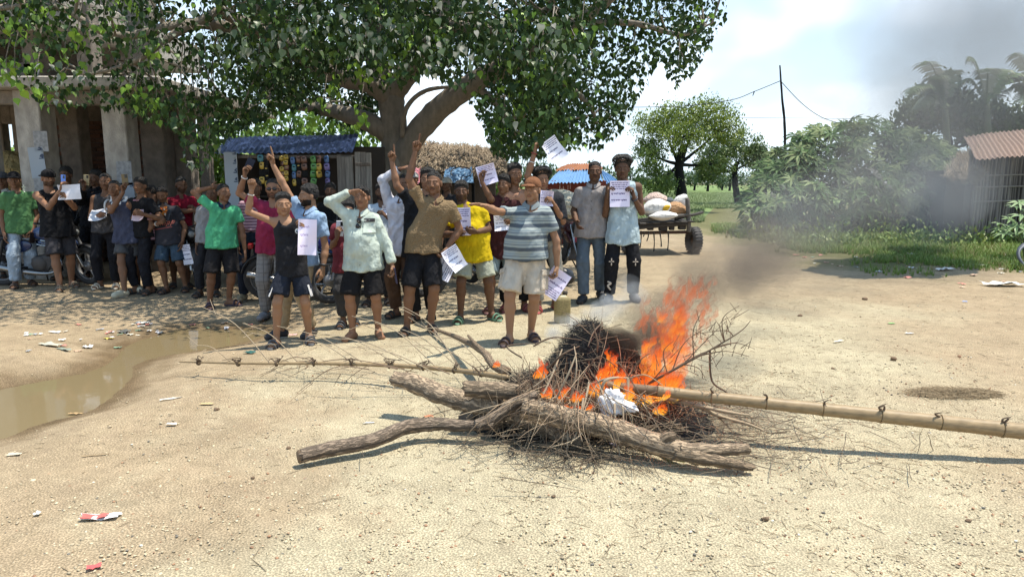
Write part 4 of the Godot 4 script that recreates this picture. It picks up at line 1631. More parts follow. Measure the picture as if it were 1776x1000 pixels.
# a tree of many fine leaves: limbs from world points, leaf masses as ellipsoids [centre, radii]
func feather_tree(called: String, label: String, base: Vector3, trunk: Array, tr: Array, masses: Array, count: int, lsize: float, c0: Color, c1: Color, droop: float, sd: int) -> void:
	rng.seed = sd
	var T := thing(called, label, "tree", base)
	var bark := mat("bark_dark", Color(.055, .045, .036), .95, {"bump": "grit", "bs": 2.0, "tri": 1.0})
	var s := Shape.new()
	var tp := []
	for p in trunk: tp.append(p - base)
	limb(s, tp, tr, 10, .12, 6)
	put("trunk", s.mesh(), bark, T)
	var top: Vector3 = tp[tp.size() - 1]
	var fork: Vector3 = tp[tp.size() - 2]
	var bs := Shape.new()
	var tw := Shape.new()
	var xf := []
	var cols := []
	for m in masses:
		var c: Vector3 = m[0] - base
		var r: Vector3 = m[1]
		var mid := fork.lerp(c, .55) + Vector3(0, -.1 * r.y, 0)
		limb(bs, [fork, mid, c], [tr[tr.size() - 1] * .6, tr[tr.size() - 1] * .32, .02], 7, .1, 5)
		for k in 14:
			var v := Vector3(rng.randfn(), rng.randfn(), rng.randfn()).normalized()
			var e := c + v * r * rng.randf_range(.5, .95)
			limb(tw, [c.lerp(mid, rng.randf() * .5), c + v * r * .4 + Vector3(0, .08, 0), e], [.03, .018, .008], 4, 0, 3)
		var here := int(count * m[2])
		var clumps := []
		for k in 46:
			var v := Vector3(rng.randfn(), rng.randfn(), rng.randfn()).normalized()
			clumps.append(c + v * r * pow(rng.randf(), .4))
		for k in here:
			var q: Vector3 = clumps[rng.randi() % clumps.size()]
			var off := Vector3(rng.randfn(), rng.randfn() * .7, rng.randfn()) * (r.x * .17)
			off.y -= droop * absf(rng.randfn()) * r.y * .16
			var l := lsize * rng.randf_range(.6, 1.3)
			var b := Basis(Vector3.UP, rng.randf() * TAU) * Basis(Vector3.RIGHT, rng.randf_range(-1.2, 1.2))
			xf.append(Transform3D(b.scaled(Vector3(l, l, l)), q + off))
			var sun := clampf(rng.randf(), 0, 1)
			cols.append(c0.lerp(m[3] if m.size() > 3 else c1, sun))
	put("branch", bs.mesh(), bark, T)
	put("twigs", tw.mesh(), bark, T).set_meta("kind", "stuff")
	many("crown", small_leaf(), mat("fine_leaf", Color(1, 1, 1), .55, {"vc": 1, "back": Color(.6, .6, .6)}), xf, cols, T)

func build_trees() -> void:
	var d := 35.0
	var b := gx(1181, d)
	var Y := Color(.27, .33, .05)
	feather_tree("acacia_tree", "tall feathery acacia with yellow-green top behind the cart", b, [b - Vector3(0, .2, 0), at(1180, 320, d), at(1178, 285, d), at(1188, 250, d)], [.34, .26, .22, .18],
		[[at(1215, 195, d), Vector3(1.8, .75, 1.6), .20, Y], [at(1150, 215, d + .5), Vector3(1.4, .75, 1.4), .16, Y], [at(1130, 265, d), Vector3(.9, 1.0, 1.2), .15], [at(1185, 235, d - 1), Vector3(1.5, .7, 1.2), .14, Y], [at(1248, 225, d), Vector3(1.2, .65, 1.2), .12, Y], [at(1140, 315, d - .6), Vector3(.9, .75, 1.0), .13], [at(1240, 285, d + .6), Vector3(1.0, .5, 1.0), .10]],
		19000, .125, Color(.085, .135, .028), Color(.17, .235, .05), .8, 41)
	d = 46.0
	b = gx(1276, d)
	feather_tree("acacia_tree", "smaller hazy acacia standing further off, right of the tall one", b, [b - Vector3(0, .2, 0), at(1276, 325, d), at(1275, 295, d), at(1280, 280, d)], [.26, .20, .17, .13],
		[[at(1280, 252, d), Vector3(1.6, .85, 1.4), .3], [at(1240, 270, d), Vector3(1.2, .8, 1.2), .25], [at(1312, 272, d), Vector3(1.0, .8, 1.2), .25], [at(1225, 300, d), Vector3(.9, .6, 1.0), .2]],
		7500, .19, Color(.08, .125, .04), Color(.15, .20, .07), .6, 42)
	# the far line of trees
	rng.seed = 43
	var leaf := small_leaf()
	var lm := mat("fine_leaf")
	for k in 26:
		var px := 870.0 + k * 19.5 + rng.randf_range(-6, 6)
		var dd := rng.randf_range(110, 190)
		var g := gx(px, dd)
		var hh := rng.randf_range(2.6, 5.0) * (1.35 if k > 22 or k < 3 else 1.0)
		var T := thing("far_tree", "low hazy tree in the far line beyond the field", "tree", g, 0.0, "trees along the far edge of the field")
		var s := Shape.new()
		limb(s, [Vector3(0, -.2, 0), Vector3(.1, hh * .4, 0), Vector3(0, hh * .8, 0)], [.25, .18, .08], 6)
		put("trunk", s.mesh(), mat("bark_dark"), T)
		var xf := []
		var cols := []
		for j in 420:
			var v := Vector3(rng.randfn(), rng.randfn(), rng.randfn()).normalized() * pow(rng.randf(), .4)
			var p := Vector3(v.x * hh * .85, hh * .58 + v.y * hh * .45 + .3 * sin(v.x * 7 + k), v.z * hh * .6)
			var l := rng.randf_range(.35, .8)
			xf.append(Transform3D(Basis(Vector3.UP, rng.randf() * TAU) * Basis(Vector3.RIGHT, rng.randf() * 2).scaled(Vector3(l, l, l)), p))
			cols.append(Color(.045, .085, .03).lerp(Color(.08, .13, .05), rng.randf()))
		many("crown", leaf, lm, xf, cols, T)
	# bushes behind the building and the kiosk
	for q in [[305, 20.0, 2.4, 1.7, 1.0], [352, 17.5, 2.6, 1.5, 1.3], [402, 16.0, 2.3, 1.4, 1.3], [470, 19.0, 3.9, 2.0, .8], [545, 21.0, 4.1, 2.1, .9], [610, 19.0, 3.5, 1.6, 1.2], [430, 22.0, 4.4, 1.8, 1.4], [20, 24.0, 2.7, 1.8, 1.2], [330, 24.0, 3.3, 2.2, .9], [660, 22.0, 2.9, 1.8, 1.0], [868, 24.0, 1.9, 1.3, 1.0]]:
		bush("leafy_bush", gx(q[0], q[1]), q[2], q[3], int(1500), q[4])

var bush_words := ["dense", "sunlit", "tall", "broad", "loose", "low", "bright", "scrubby", "tangled", "rounded", "ragged"]
var bush_n := 0
func bush(called: String, g: Vector3, h: float, r: float, count: int, bright: float) -> void:
	rng.seed = 60 + bush_n
	var where: String = ["seen through the gap between the concrete posts", "between the last post and the kiosk", "pressed against the kiosk's left side", "above the left half of the kiosk roof", "above the middle of the kiosk roof", "above the right end of the kiosk roof", "rising highest behind the kiosk", "seen through the building's window opening", "far behind the building's right end", "between the kiosk and the trunk", "beside the thatched hut"][bush_n]
	var T := thing(called, "%s green bush %s" % [bush_words[bush_n], where], "bush", g)
	bush_n += 1
	var s := Shape.new()
	for k in 7:
		var a := rng.randf() * TAU
		limb(s, [Vector3(0, -.1, 0), Vector3(cos(a) * r * .25, h * .4, sin(a) * r * .25), Vector3(cos(a) * r * .6, h * .8, sin(a) * r * .6)], [.05, .035, .01], 5)
	put("stem", s.mesh(), mat("bark_dark"), T)
	var clumps := []
	for k in 40:
		var v := Vector3(rng.randfn(), rng.randfn(), rng.randfn()).normalized() * pow(rng.randf(), .45)
		clumps.append(Vector3(v.x * r, h * .52 + v.y * h * .48, v.z * r * .8))
	var xf := []
	var cols := []
	for j in count:
		var p: Vector3 = clumps[rng.randi() % 40] + Vector3(rng.randfn(), rng.randfn(), rng.randfn()) * r * .15
		p.y = maxf(p.y, .05)
		var l := rng.randf_range(.10, .20)
		var b := Basis(Vector3.UP, rng.randf() * TAU) * Basis(Vector3.RIGHT, rng.randf_range(-1, .6))
		xf.append(Transform3D(b.scaled(Vector3(l, l, l)), p))
		cols.append(Color(.06, .13, .022).lerp(Color(.15, .24, .04), rng.randf()) * bright)
	many("foliage", heart_leaf(), mat("peepal_leaf"), xf, cols, T)

func palm_leaf(lobes: int) -> ArrayMesh:   # a castor leaf: pointed lobes round its stalk, lying in the xz plane, one unit across
	var s := Shape.new()
	var c := s.vert(Vector3(0, 0, 0))
	for k in lobes:
		var a := lerpf(-2.5, 2.5, float(k) / (lobes - 1))
		var l := .62 + .3 * cos(a * .55)
		var dir := Vector3(sin(a), 0, cos(a))
		var sd := Vector3(cos(a), 0, -sin(a))
		var q := s.v.size()
		s.vert(dir * l * .45 - sd * .10 + Vector3(0, .06, 0))
		s.vert(dir * l * .45 + Vector3(0, .0, 0))
		s.vert(dir * l * .45 + sd * .10 + Vector3(0, .06, 0))
		s.vert(dir * l + Vector3(0, -.16 * l, 0))
		s.tri(c, q, q + 1)
		s.tri(c, q + 1, q + 2)
		s.tri(q, q + 3, q + 1)
		s.tri(q + 1, q + 3, q + 2)
	return s.mesh()

func build_right_plants() -> void:
	rng.seed = 71
	var d := 20.0
	var g := gx(1490, d)
	var T := thing("castor_thicket", "wide mound of big-lobed castor plants veiled by smoke", "shrub", g)
	var leaf := palm_leaf(8)
	var s := Shape.new()
	var spots := []
	var prof := [[1295, 330], [1330, 272], [1370, 240], [1410, 222], [1450, 214], [1500, 206], [1550, 214], [1600, 235], [1650, 252], [1690, 300], [1710, 330]]
	var bottom := 402.0
	var n := 0
	while n < 1250:
		var px := rng.randf_range(1290, 1710)
		var top := 400.0
		for k in prof.size() - 1:
			if px >= prof[k][0] and px <= prof[k + 1][0]: top = lerpf(prof[k][1], prof[k + 1][1], (px - prof[k][0]) / float(prof[k + 1][0] - prof[k][0]))
		top += 10.0 * noise.get_noise_1d(px * .3)
		var py := rng.randf_range(top, bottom)
		var low := (py - top) / (bottom - top)
		# the mound bulges towards the square: upper leaves lie further back
		var dd := d + 1.6 - 2.6 * sqrt(clampf(low * 1.6, 0, 1)) + absf(rng.randfn()) * .55
		dd = minf(dd, d + 3)
		var p := at(px, py, dd)
		if p.y < .1: continue
		if rng.randf() < low * .45: continue
		n += 1
		spots.append([p - g, dd])
	var xf := []
	var cols := []
	for q in spots:
		var sz := rng.randf_range(.30, .56)
		if rng.randf() < .3: sz *= .65
		var b := Basis(Vector3.UP, rng.randfn() * .9) * Basis(Vector3.RIGHT, rng.randf_range(.35, 1.15)) * Basis(Vector3.BACK, rng.randfn() * .3)
		xf.append(Transform3D(b.scaled(Vector3(sz, sz, sz)), q[0]))
		cols.append(Color(.022, .055, .013).lerp(Color(.06, .125, .028), rng.randf()) if rng.randf() < .75 else Color(.17, .22, .085))
	for k in 46:
		var px := rng.randf_range(1310, 1690)
		var a := gx(px, d + rng.randf_range(-.3, 1.8)) - g
		var e: Vector3 = spots[rng.randi() % spots.size()][0]
		limb(s, [a - Vector3(0, .1, 0), a.lerp(e, .5) + Vector3(0, .3, 0), e], [.04, .03, .012], 5)
	put("stems", s.mesh(), mat("castor_stem", Color(.10, .12, .05), .8), T)
	var order := range(xf.size())
	order.sort_custom(func(a, b): return spots[a][1] < spots[b][1])
	var xr := []
	var cr := []
	for k in order.size():
		var id: int = order[k]
		if k < 300:
			var m2 := mat("castor_leaf%d" % (id % 3), [Color(.045, .10, .022), Color(.07, .145, .032), Color(.20, .255, .10)][id % 3], .6, {"back": Color(.5, .5, .5), "spec": .3})
			put("leaf", leaf, m2, T).transform = xf[id]
		else:
			xr.append(xf[id])
			cr.append(cols[id])
	many("leaves", leaf, mat("castor_leaf", Color(1, 1, 1), .6, {"vc": 1, "back": Color(.5, .5, .5), "spec": .3}), xr, cr, T)
	# a dark leafy tree behind, and banana plants
	var tb := gx(1650, 27)
	feather_tree("leafy_tree", "dark leafy tree behind the thicket and the shed", tb, [tb - Vector3(0, .2, 0), at(1650, 320, 27), at(1648, 260, 27), at(1645, 230, 27)], [.2, .17, .14, .11],
		[[at(1632, 180, 27), Vector3(1.3, .95, 1.1), .34], [at(1690, 215, 27.5), Vector3(1.3, .9, 1.1), .33], [at(1590, 205, 26.5), Vector3(.7, .8, .9), .15], [at(1760, 215, 27), Vector3(1.0, .7, 1.0), .18]], 8000, .20, Color(.06, .11, .03), Color(.13, .19, .06), .8, 72)
	var bl := [[[1640, 250], [[1606, 106], [1586, 150], [1648, 120], [1622, 130], [1600, 175]]], [[1712, 240], [[1682, 98], [1712, 118], [1742, 120], [1668, 140], [1770, 128], [1730, 160]]], [[1800, 250], [[1762, 92], [1800, 88], [1850, 110], [1736, 130], [1755, 150], [1775, 165]]]]
	var words := ["leftmost, beside the castor mound's top", "middle one above the rusty roof", "cut by the photo's right edge"]
	for k in 3:
		var b := gx(bl[k][0][0], 25.0 + k * .6)
		var B := thing("banana_plant", "banana plant with torn drooping leaves, %s" % words[k], "plant", b)
		var st := Shape.new()
		var crown := at(bl[k][0][0], bl[k][0][1] - 60, 25.0 + k * .6) - b
		limb(st, [Vector3(0, -.1, 0), crown * .5, crown], [.16, .13, .09], 10, .05)
		put("stem", st.mesh(), mat("castor_stem"), B)
		for t in bl[k][1]:
			var tip := at(t[0], t[1], 25.0 + k * .6 + rng.randf_range(-.5, .5)) - b
			put("leaf", banana_leaf(crown, tip), mat("banana_leaf", Color(.12, .19, .06), .5, {"back": Color(.5, .5, .5), "spec": .5}), B)
	# young castor plant at the right edge
	var y := gx(1772, 13.6)
	var Yp := thing("young_castor_plant", "young castor plant with pale leaves in front of the bamboo shed", "plant", y)
	var ys := Shape.new()
	for q in [[1738, 398, 13.4], [1752, 380, 13.3], [1768, 352, 13.6], [1790, 362, 13.5], [1745, 405, 13.2], [1772, 375, 13.2], [1800, 385, 13.6], [1760, 358, 13.7], [1785, 352, 13.8], [1735, 388, 13.5], [1765, 392, 13.1], [1780, 402, 13.2]]:
		var p := at(q[0], q[1], q[2]) - y
		limb(ys, [Vector3(0, -.05, 0), Vector3(p.x * .3, p.y * .7, p.z * .3), p], [.012, .009, .005], 5)
		var sz := rng.randf_range(.24, .36)
		var o := put("leaf", leaf, mat("castor_young", Color(.17, .28, .09), .5, {"back": Color(.5, .5, .5)}), Yp)
		o.transform = Transform3D((Basis(Vector3.UP, rng.randfn() * .8) * Basis(Vector3.RIGHT, rng.randf_range(.1, .7))).scaled(Vector3(sz, sz, sz)), p)
	put("stem", ys.mesh(), mat("castor_stem"), Yp)
	# low weeds along the foot of the thicket and shed
	for k in 9:
		var px := [1345, 1400, 1450, 1530, 1585, 1630, 1675, 1715, 1745][k] as float
		var w := gx(px, 16.6 + .5 * sin(k * 2.0))
		var W := thing("weed_clump", "low yellow-green weed clump, number %s from the left along the verge's back" % ["one", "two", "three", "four", "five", "six", "seven", "eight", "nine"][k], "weeds", w)
		var xw := []
		var cw := []
		for j in 260:
			var v := Vector3(rng.randfn() * .38, absf(rng.randfn()) * .20 + .03, rng.randfn() * .25)
			var l := rng.randf_range(.06, .13)
			xw.append(Transform3D((Basis(Vector3.UP, rng.randf() * TAU) * Basis(Vector3.RIGHT, rng.randf_range(-1, 1))).scaled(Vector3(l, l, l)), v))
			cw.append(Color(.09, .17, .025).lerp(Color(.22, .27, .05), rng.randf()))
		many("foliage", small_leaf(), mat("fine_leaf"), xw, cw, W)

func banana_leaf(a: Vector3, tip: Vector3) -> ArrayMesh:   # a midrib that arches over, with torn strips hanging from it
	var s := Shape.new()
	var mid := a.lerp(tip, .6) + Vector3(0, .35, 0)
	var path := smooth([a, mid, tip, tip + (tip - a).normalized() * .25 + Vector3(0, -.35, 0)], 8)
	tube(s, path, radii(path.size(), [.03, .015, .006]), 5)
	for k in range(3, path.size() - 1):
		for e in [-1.0, 1.0]:
			var t := float(k) / path.size()
			var w := .62 * sin(PI * clampf(t * 1.05, .05, 1.0))
			var dir := (path[k + 1] - path[k]).normalized()
			var sd: Vector3 = dir.cross(Vector3.UP).normalized() * e
			var gap := rng.randf_range(.86, 1.0)
			var p0 := path[k]
			var p1 := path[k].lerp(path[k + 1], gap)
			var dn := Vector3(0, -rng.randf_range(.25, .6) * w, 0)
			var q := s.v.size()
			s.vert(p0)
			s.vert(p1)
			s.vert(p1 + sd * w * .6 + dn * .3 + dir * .05)
			s.vert(p0 + sd * w * .6 + dn * .3 + dir * .05)
			s.vert(p0.lerp(p1, .5) + sd * w * .9 + dn + dir * .1)
			s.quad(q, q + 1, q + 2, q + 3)
			s.tri(q + 3, q + 2, q + 4)
	return s.mesh()

# ---------------------------------------------------------------- buildings and street things
func span(px0: float, px1: float, d: float) -> Vector2:
	return Vector2(at(px0, 300, d).x, at(px1, 300, d).x)

func slab(parent: Node3D, called: String, x0: float, x1: float, y0: float, y1: float, z0: float, z1: float, m: Material, ch := .012) -> MeshInstance3D:
	var o := put(called, box_mesh(Vector3(absf(x1 - x0), y1 - y0, absf(z1 - z0)), ch), m, parent)
	o.position = Vector3((x0 + x1) * .5, (y0 + y1) * .5, (z0 + z1) * .5) - parent.position
	return o

func build_building() -> void:
	rng.seed = 81
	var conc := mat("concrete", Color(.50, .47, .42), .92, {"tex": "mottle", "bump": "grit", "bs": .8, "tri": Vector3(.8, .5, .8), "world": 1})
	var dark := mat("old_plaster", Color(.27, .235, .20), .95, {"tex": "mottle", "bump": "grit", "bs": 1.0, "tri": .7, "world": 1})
	var B := thing("unfinished_building", "unfinished concrete building with bare columns behind the onlookers at left", "building", gx(100, 12))
	var top := at(100, 155, 11.0).y
	var g := -.3
	var ps := Shape.new()
	for c in [[34, 78, 11.0], [183, 224, 11.0], [108, 142, 12.6], [248, 287, 12.0], [302, 332, 12.4], [346, 364, 12.2], [-60, -20, 11.0]]:
		var x := span(c[0], c[1], c[2])
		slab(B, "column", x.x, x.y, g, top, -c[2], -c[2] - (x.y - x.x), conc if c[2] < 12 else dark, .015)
	var xr := at(290, 150, 11.0).x
	slab(B, "floor_slab", -14.0, xr, top, top + .17, -10.75, -16.0, conc, .02)
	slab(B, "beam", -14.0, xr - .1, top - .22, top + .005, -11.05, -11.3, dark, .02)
	# rear wall with a window opening and a doorway
	var w0 := at(8, 215, 13.4)
	var w1 := at(31, 272, 13.4)
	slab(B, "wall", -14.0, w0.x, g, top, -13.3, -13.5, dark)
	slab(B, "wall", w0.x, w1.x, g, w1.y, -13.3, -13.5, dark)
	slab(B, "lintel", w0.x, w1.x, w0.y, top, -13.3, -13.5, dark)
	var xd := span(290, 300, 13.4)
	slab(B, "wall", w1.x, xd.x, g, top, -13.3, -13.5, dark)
	var br := []
	var bc := []
	for q in [[52, 106, 13.28], [142, 186, 13.28], [226, 248, 13.28]]:
		var x := span(q[0], q[1], q[2])
		var y := .0
		var row := 0
		while y < top - .3:
			var xx := x.x + (.0 if row % 2 else .11)
			while xx < x.y - .1:
				var out := rng.randf() * .03
				br.append(Transform3D(Basis(Vector3.UP, rng.randfn() * .03).scaled(Vector3(.215, .068, .10)), Vector3(xx + .11, y + .035, -13.28 + out) - B.position))
				bc.append(Color(.24, .115, .075).lerp(Color(.16, .10, .075), rng.randf()))
				xx += .228
			y += .08
			row += 1
	many("bricks", box_mesh(Vector3.ONE, .06), mat("brick", Color(1, 1, 1), .95, {"vc": 1, "bump": "grit", "bs": 1.0, "tri": 1.0}), br, bc, B)
	# upper floor, set back under its own roof slab
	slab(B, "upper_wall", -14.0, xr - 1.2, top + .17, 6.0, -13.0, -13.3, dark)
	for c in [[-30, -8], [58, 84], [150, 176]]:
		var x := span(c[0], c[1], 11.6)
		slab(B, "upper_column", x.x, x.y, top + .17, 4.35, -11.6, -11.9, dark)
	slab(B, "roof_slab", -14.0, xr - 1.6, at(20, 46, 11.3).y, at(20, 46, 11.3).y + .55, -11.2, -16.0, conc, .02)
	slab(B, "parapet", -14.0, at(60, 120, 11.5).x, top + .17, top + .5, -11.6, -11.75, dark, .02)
	# torn notices and scribbles on the posts
	for q in [[70, 245, 24, 34, 10.985], [64, 282, 26, 52, 10.985], [71, 322, 24, 30, 10.985], [215, 300, 26, 40, 10.985], [221, 330, 22, 26, 10.985]]:
		var c := at(q[0], q[1], q[4])
		var o := put("torn_notice", box_mesh(Vector3(q[2] * .0092, q[3] * .0092, .004), .001), mat("old_notice", Color(.40, .41, .42), .9, {"tex": "mottle", "tri": 2.0}) if q[1] != 282 and q[1] != 330 else printed("scrawl"), B)
		o.position = c - B.position
		o.rotation.z = rng.randfn() * .06
	# a bundled straw-coloured tarpaulin under the window
	var ts := Shape.new()
	var tc := at(28, 300, 12.4)
	blob(ts, Transform3D(), .55, .38, .45, .25, 22, 14)
	tag(put("tarpaulin_bundle", ts.mesh(), mat("tarp_straw", Color(.34, .27, .12), .8, {"bump": "folds", "bs": 4.0, "tri": 1.5})), "straw-coloured tarpaulin bundle under the window opening", "bundle").position = tc
	var tb := put("plinth", box_mesh(Vector3(1.4, 1.6, .7), .02), dark, B)
	tb.position = Vector3(tc.x, .45, tc.z) - B.position

func planks(parent: Node3D, called: String, a: Vector3, w: float, h: float, n: int, m: Array, th := .022) -> void:
	for k in n:
		var pw := w / n
		var o := put(called, box_mesh(Vector3(pw - .006, h + rng.randfn() * .012, th), .003), m[k % m.size()], parent)
		o.position = a + Vector3(pw * (k + .5), h * .5, rng.randf() * .006)
		o.rotation.z = rng.randfn() * .006

func build_kiosk() -> void:
	rng.seed = 91
	var d := 10.6
	var x := span(372, 612, d)
	var K := thing("snack_kiosk", "wooden snack kiosk with a blue corrugated roof under the tree", "kiosk", Vector3((x.x + x.y) * .5, H((x.x + x.y) * .5, -d), -d))
	var wood := [mat("plank_grey", Color(.27, .245, .215), .9, {"tex": "mottle", "bump": "grit", "bs": 1.0, "tri": Vector3(4, .5, 4)}), mat("plank_pale", Color(.34, .315, .275), .9, {"tex": "mottle", "bump": "grit", "bs": 1.0, "tri": Vector3(3.3, .4, 3.3)}), mat("plank_brown", Color(.22, .185, .15), .9, {"tex": "mottle", "bump": "grit", "bs": 1.0, "tri": Vector3(3.7, .45, 3.7)})]
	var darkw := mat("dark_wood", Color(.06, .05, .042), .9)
	var o := K.position
	var s := Shape.new()
	corrugated(s, at(370, 266, d) - o, at(611, 264, d) - o, at(622, 232, 12.0) - o, at(396, 238, 12.0) - o, 26, .009, 8, .018)
	put("roof", s.mesh(), mat("blue_sheet", Color(.028, .055, .15), .42, {"metal": .25, "bump": "mottle", "bs": 2.0, "tri": 1.5}), K)
	var xl := at(392, 300, d).x
	var xr := at(640, 300, d).x
	for q in [[xl, -d - .05], [at(588, 300, d).x, -d - .05], [xl, -12.0], [at(612, 300, 12.0).x, -12.0]]:
		slab(K, "post", q[0] - .035, q[0] + .035, -.2, 1.92 if q[1] > -11 else 2.25, q[1] - .035, q[1] + .035, wood[2], .006)
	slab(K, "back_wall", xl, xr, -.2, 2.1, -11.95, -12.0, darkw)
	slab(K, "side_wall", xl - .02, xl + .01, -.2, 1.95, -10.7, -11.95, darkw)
	slab(K, "counter", xl, at(586, 300, d).x, -.2, .85, -10.62, -10.75, wood[2])
	slab(K, "shelf", xl + .05, xr - .3, 1.25, 1.28, -11.6, -11.94, wood[2], .004)
	slab(K, "eave_beam", xl - .1, xr - .2, 1.86, 1.91, -10.62, -10.68, wood[2])
	var y0 := .75
	planks(K, "plank", Vector3(at(586, 300, d).x, y0, -d + .03) - o, at(614, 300, d).x - at(586, 300, d).x, 1.88 - y0, 2, wood)
	var D := put("shutter_door", box_mesh(Vector3(.02, .02, .02), .002), darkw, K)
	D.position = at(630, 300, d - .1) - o
	var dw := at(645, 300, d).x - at(616, 300, d).x
	planks(D, "plank", Vector3(-dw * .5, -1.0, 0), dw, 1.30, 3, [wood[1], wood[0]])
	for yy in [.13, -.6]:
		var b := put("door_bar", box_mesh(Vector3(dw * .9, .05, .02), .004), wood[2], D)
		b.position = Vector3(0, yy, .026)
	# lettered board on the left post
	var n := put("painted_board", box_mesh(Vector3(.19, 1.0, .02), .003), printed("scrawl"), K)
	n.position = at(402, 322, d - .05) - o
	# hanging strips of snack packets: each strip a thing, each packet a part
	var pal := {"yellow": Color(.62, .42, .05), "brown": Color(.20, .085, .05), "blue": Color(.07, .18, .42), "green": Color(.10, .33, .06), "red": Color(.45, .05, .05), "teal": Color(.05, .25, .30), "white": Color(.62, .62, .58), "violet": Color(.20, .16, .42)}
	var strips := [[452, 268, ["teal", "yellow", "red", "yellow"], "multicoloured snack strip furthest left in the kiosk front"], [461, 275, ["red", "red", "white", "yellow"], "red and white snack strip behind the raised pointing arm"],
		[488, 270, ["yellow", "brown", "yellow", "brown", "yellow"], "yellow strip of small sachets right of the pointing hand"], [495, 268, ["yellow", "yellow", "brown", "yellow", "yellow"], "yellow strip of sachets, the longer of the yellow pair"],
		[508, 272, ["blue", "teal", "blue", "yellow"], "blue snack strip ending in a yellow packet"], [517, 270, ["brown", "red", "brown", "white"], "brown snack strip ending in a white packet"], [527, 270, ["brown", "brown", "red", "brown"], "plain brown snack strip in the kiosk's middle"],
		[542, 270, ["green", "green", "green", "green", "green", "green"], "long bright green strip of packets"], [552, 270, ["brown", "yellow", "yellow"], "short strip with a big yellow packet beside the green one"], [566, 270, ["blue", "violet", "blue", "violet", "blue"], "blue and lilac strip of packets at the kiosk's right"]]
	for q in strips:
		var p := at(q[0], q[1], d - .02)
		var S := thing("packet_strip", q[3], "snack strip", p, 0.0, "snack strips hanging in the kiosk")
		var w: float = .085 if q[0] in [452, 542, 552, 566, 527] else .065
		var y := .0
		for c in q[2]:
			var ps := Shape.new()
			var hh := .075 if q[0] in [488, 495] else .105
			blob(ps, Transform3D(), w * .55, hh * .52, .014, .10, 10, 8)
			for k in ps.v.size():
				var v := ps.v[k]
				ps.v[k] = Vector3(clampf(v.x * 1.25, -w * .5, w * .5), clampf(v.y * 1.2, -hh * .5, hh * .5), v.z)
			var pk := put("packet", ps.mesh(), mat("foil_" + c, pal[c] * .7, .32, {"spec": .6, "metal": .15}), S)
			pk.position = Vector3(rng.randfn() * .004, y - hh * .5, rng.randf() * .01)
			pk.rotation = Vector3(0, rng.randfn() * .3, rng.randfn() * .08)
			var lb := put("label_panel", box_mesh(Vector3(w * .5, hh * .16, .003), .001), mat("foil_" + ["white", "red", "yellow", "white"][rng.randi() % 4]), pk)
			lb.position = Vector3(0, hh * .16, .0125)
			y -= hh + .004

func straw_mesh() -> ArrayMesh:
	var s := Shape.new()
	for k in 4:
		var a := k * 1.7
		tube(s, PackedVector3Array([Vector3(sin(a) * .12, .5, .04 * k), Vector3(cos(a) * .1, 0, .08 * sin(a)), Vector3(sin(a * 2) * .2, -.5, .05 * cos(a))]), PackedFloat32Array([.016, .018, .008]), 3)
	return s.mesh()

func thatch(parent: Node3D, a: Vector3, b: Vector3, c: Vector3, d: Vector3, n: int) -> void:
	# straw bundles laid down the slope a-b (eave) to d-c (ridge)
	var xf := []
	var cols := []
	var up := ((d + c) - (a + b)).normalized()
	var side := (b - a).normalized()
	var nrm := side.cross(up).normalized()
	if nrm.y < 0: nrm = -nrm
	for k in n:
		var u := rng.randf()
		var v := rng.randf() * 1.02 - .03
		var p := a.lerp(b, u).lerp(d.lerp(c, u), v) + nrm * rng.randf_range(.0, .10)
		var y := (up + side * rng.randfn() * .35 + nrm * rng.randfn() * .16).normalized()
		var l := rng.randf_range(.3, .55)
		var x := y.cross(nrm).normalized()
		xf.append(Transform3D(Basis(x, y, x.cross(y)).scaled(Vector3(l, l, l)), p))
		cols.append(Color(.46, .37, .265).lerp(Color(.20, .155, .11), rng.randf()))
	many("thatch", straw_mesh(), mat("straw", Color(1, 1, 1), .9, {"vc": 1}), xf, cols, parent)

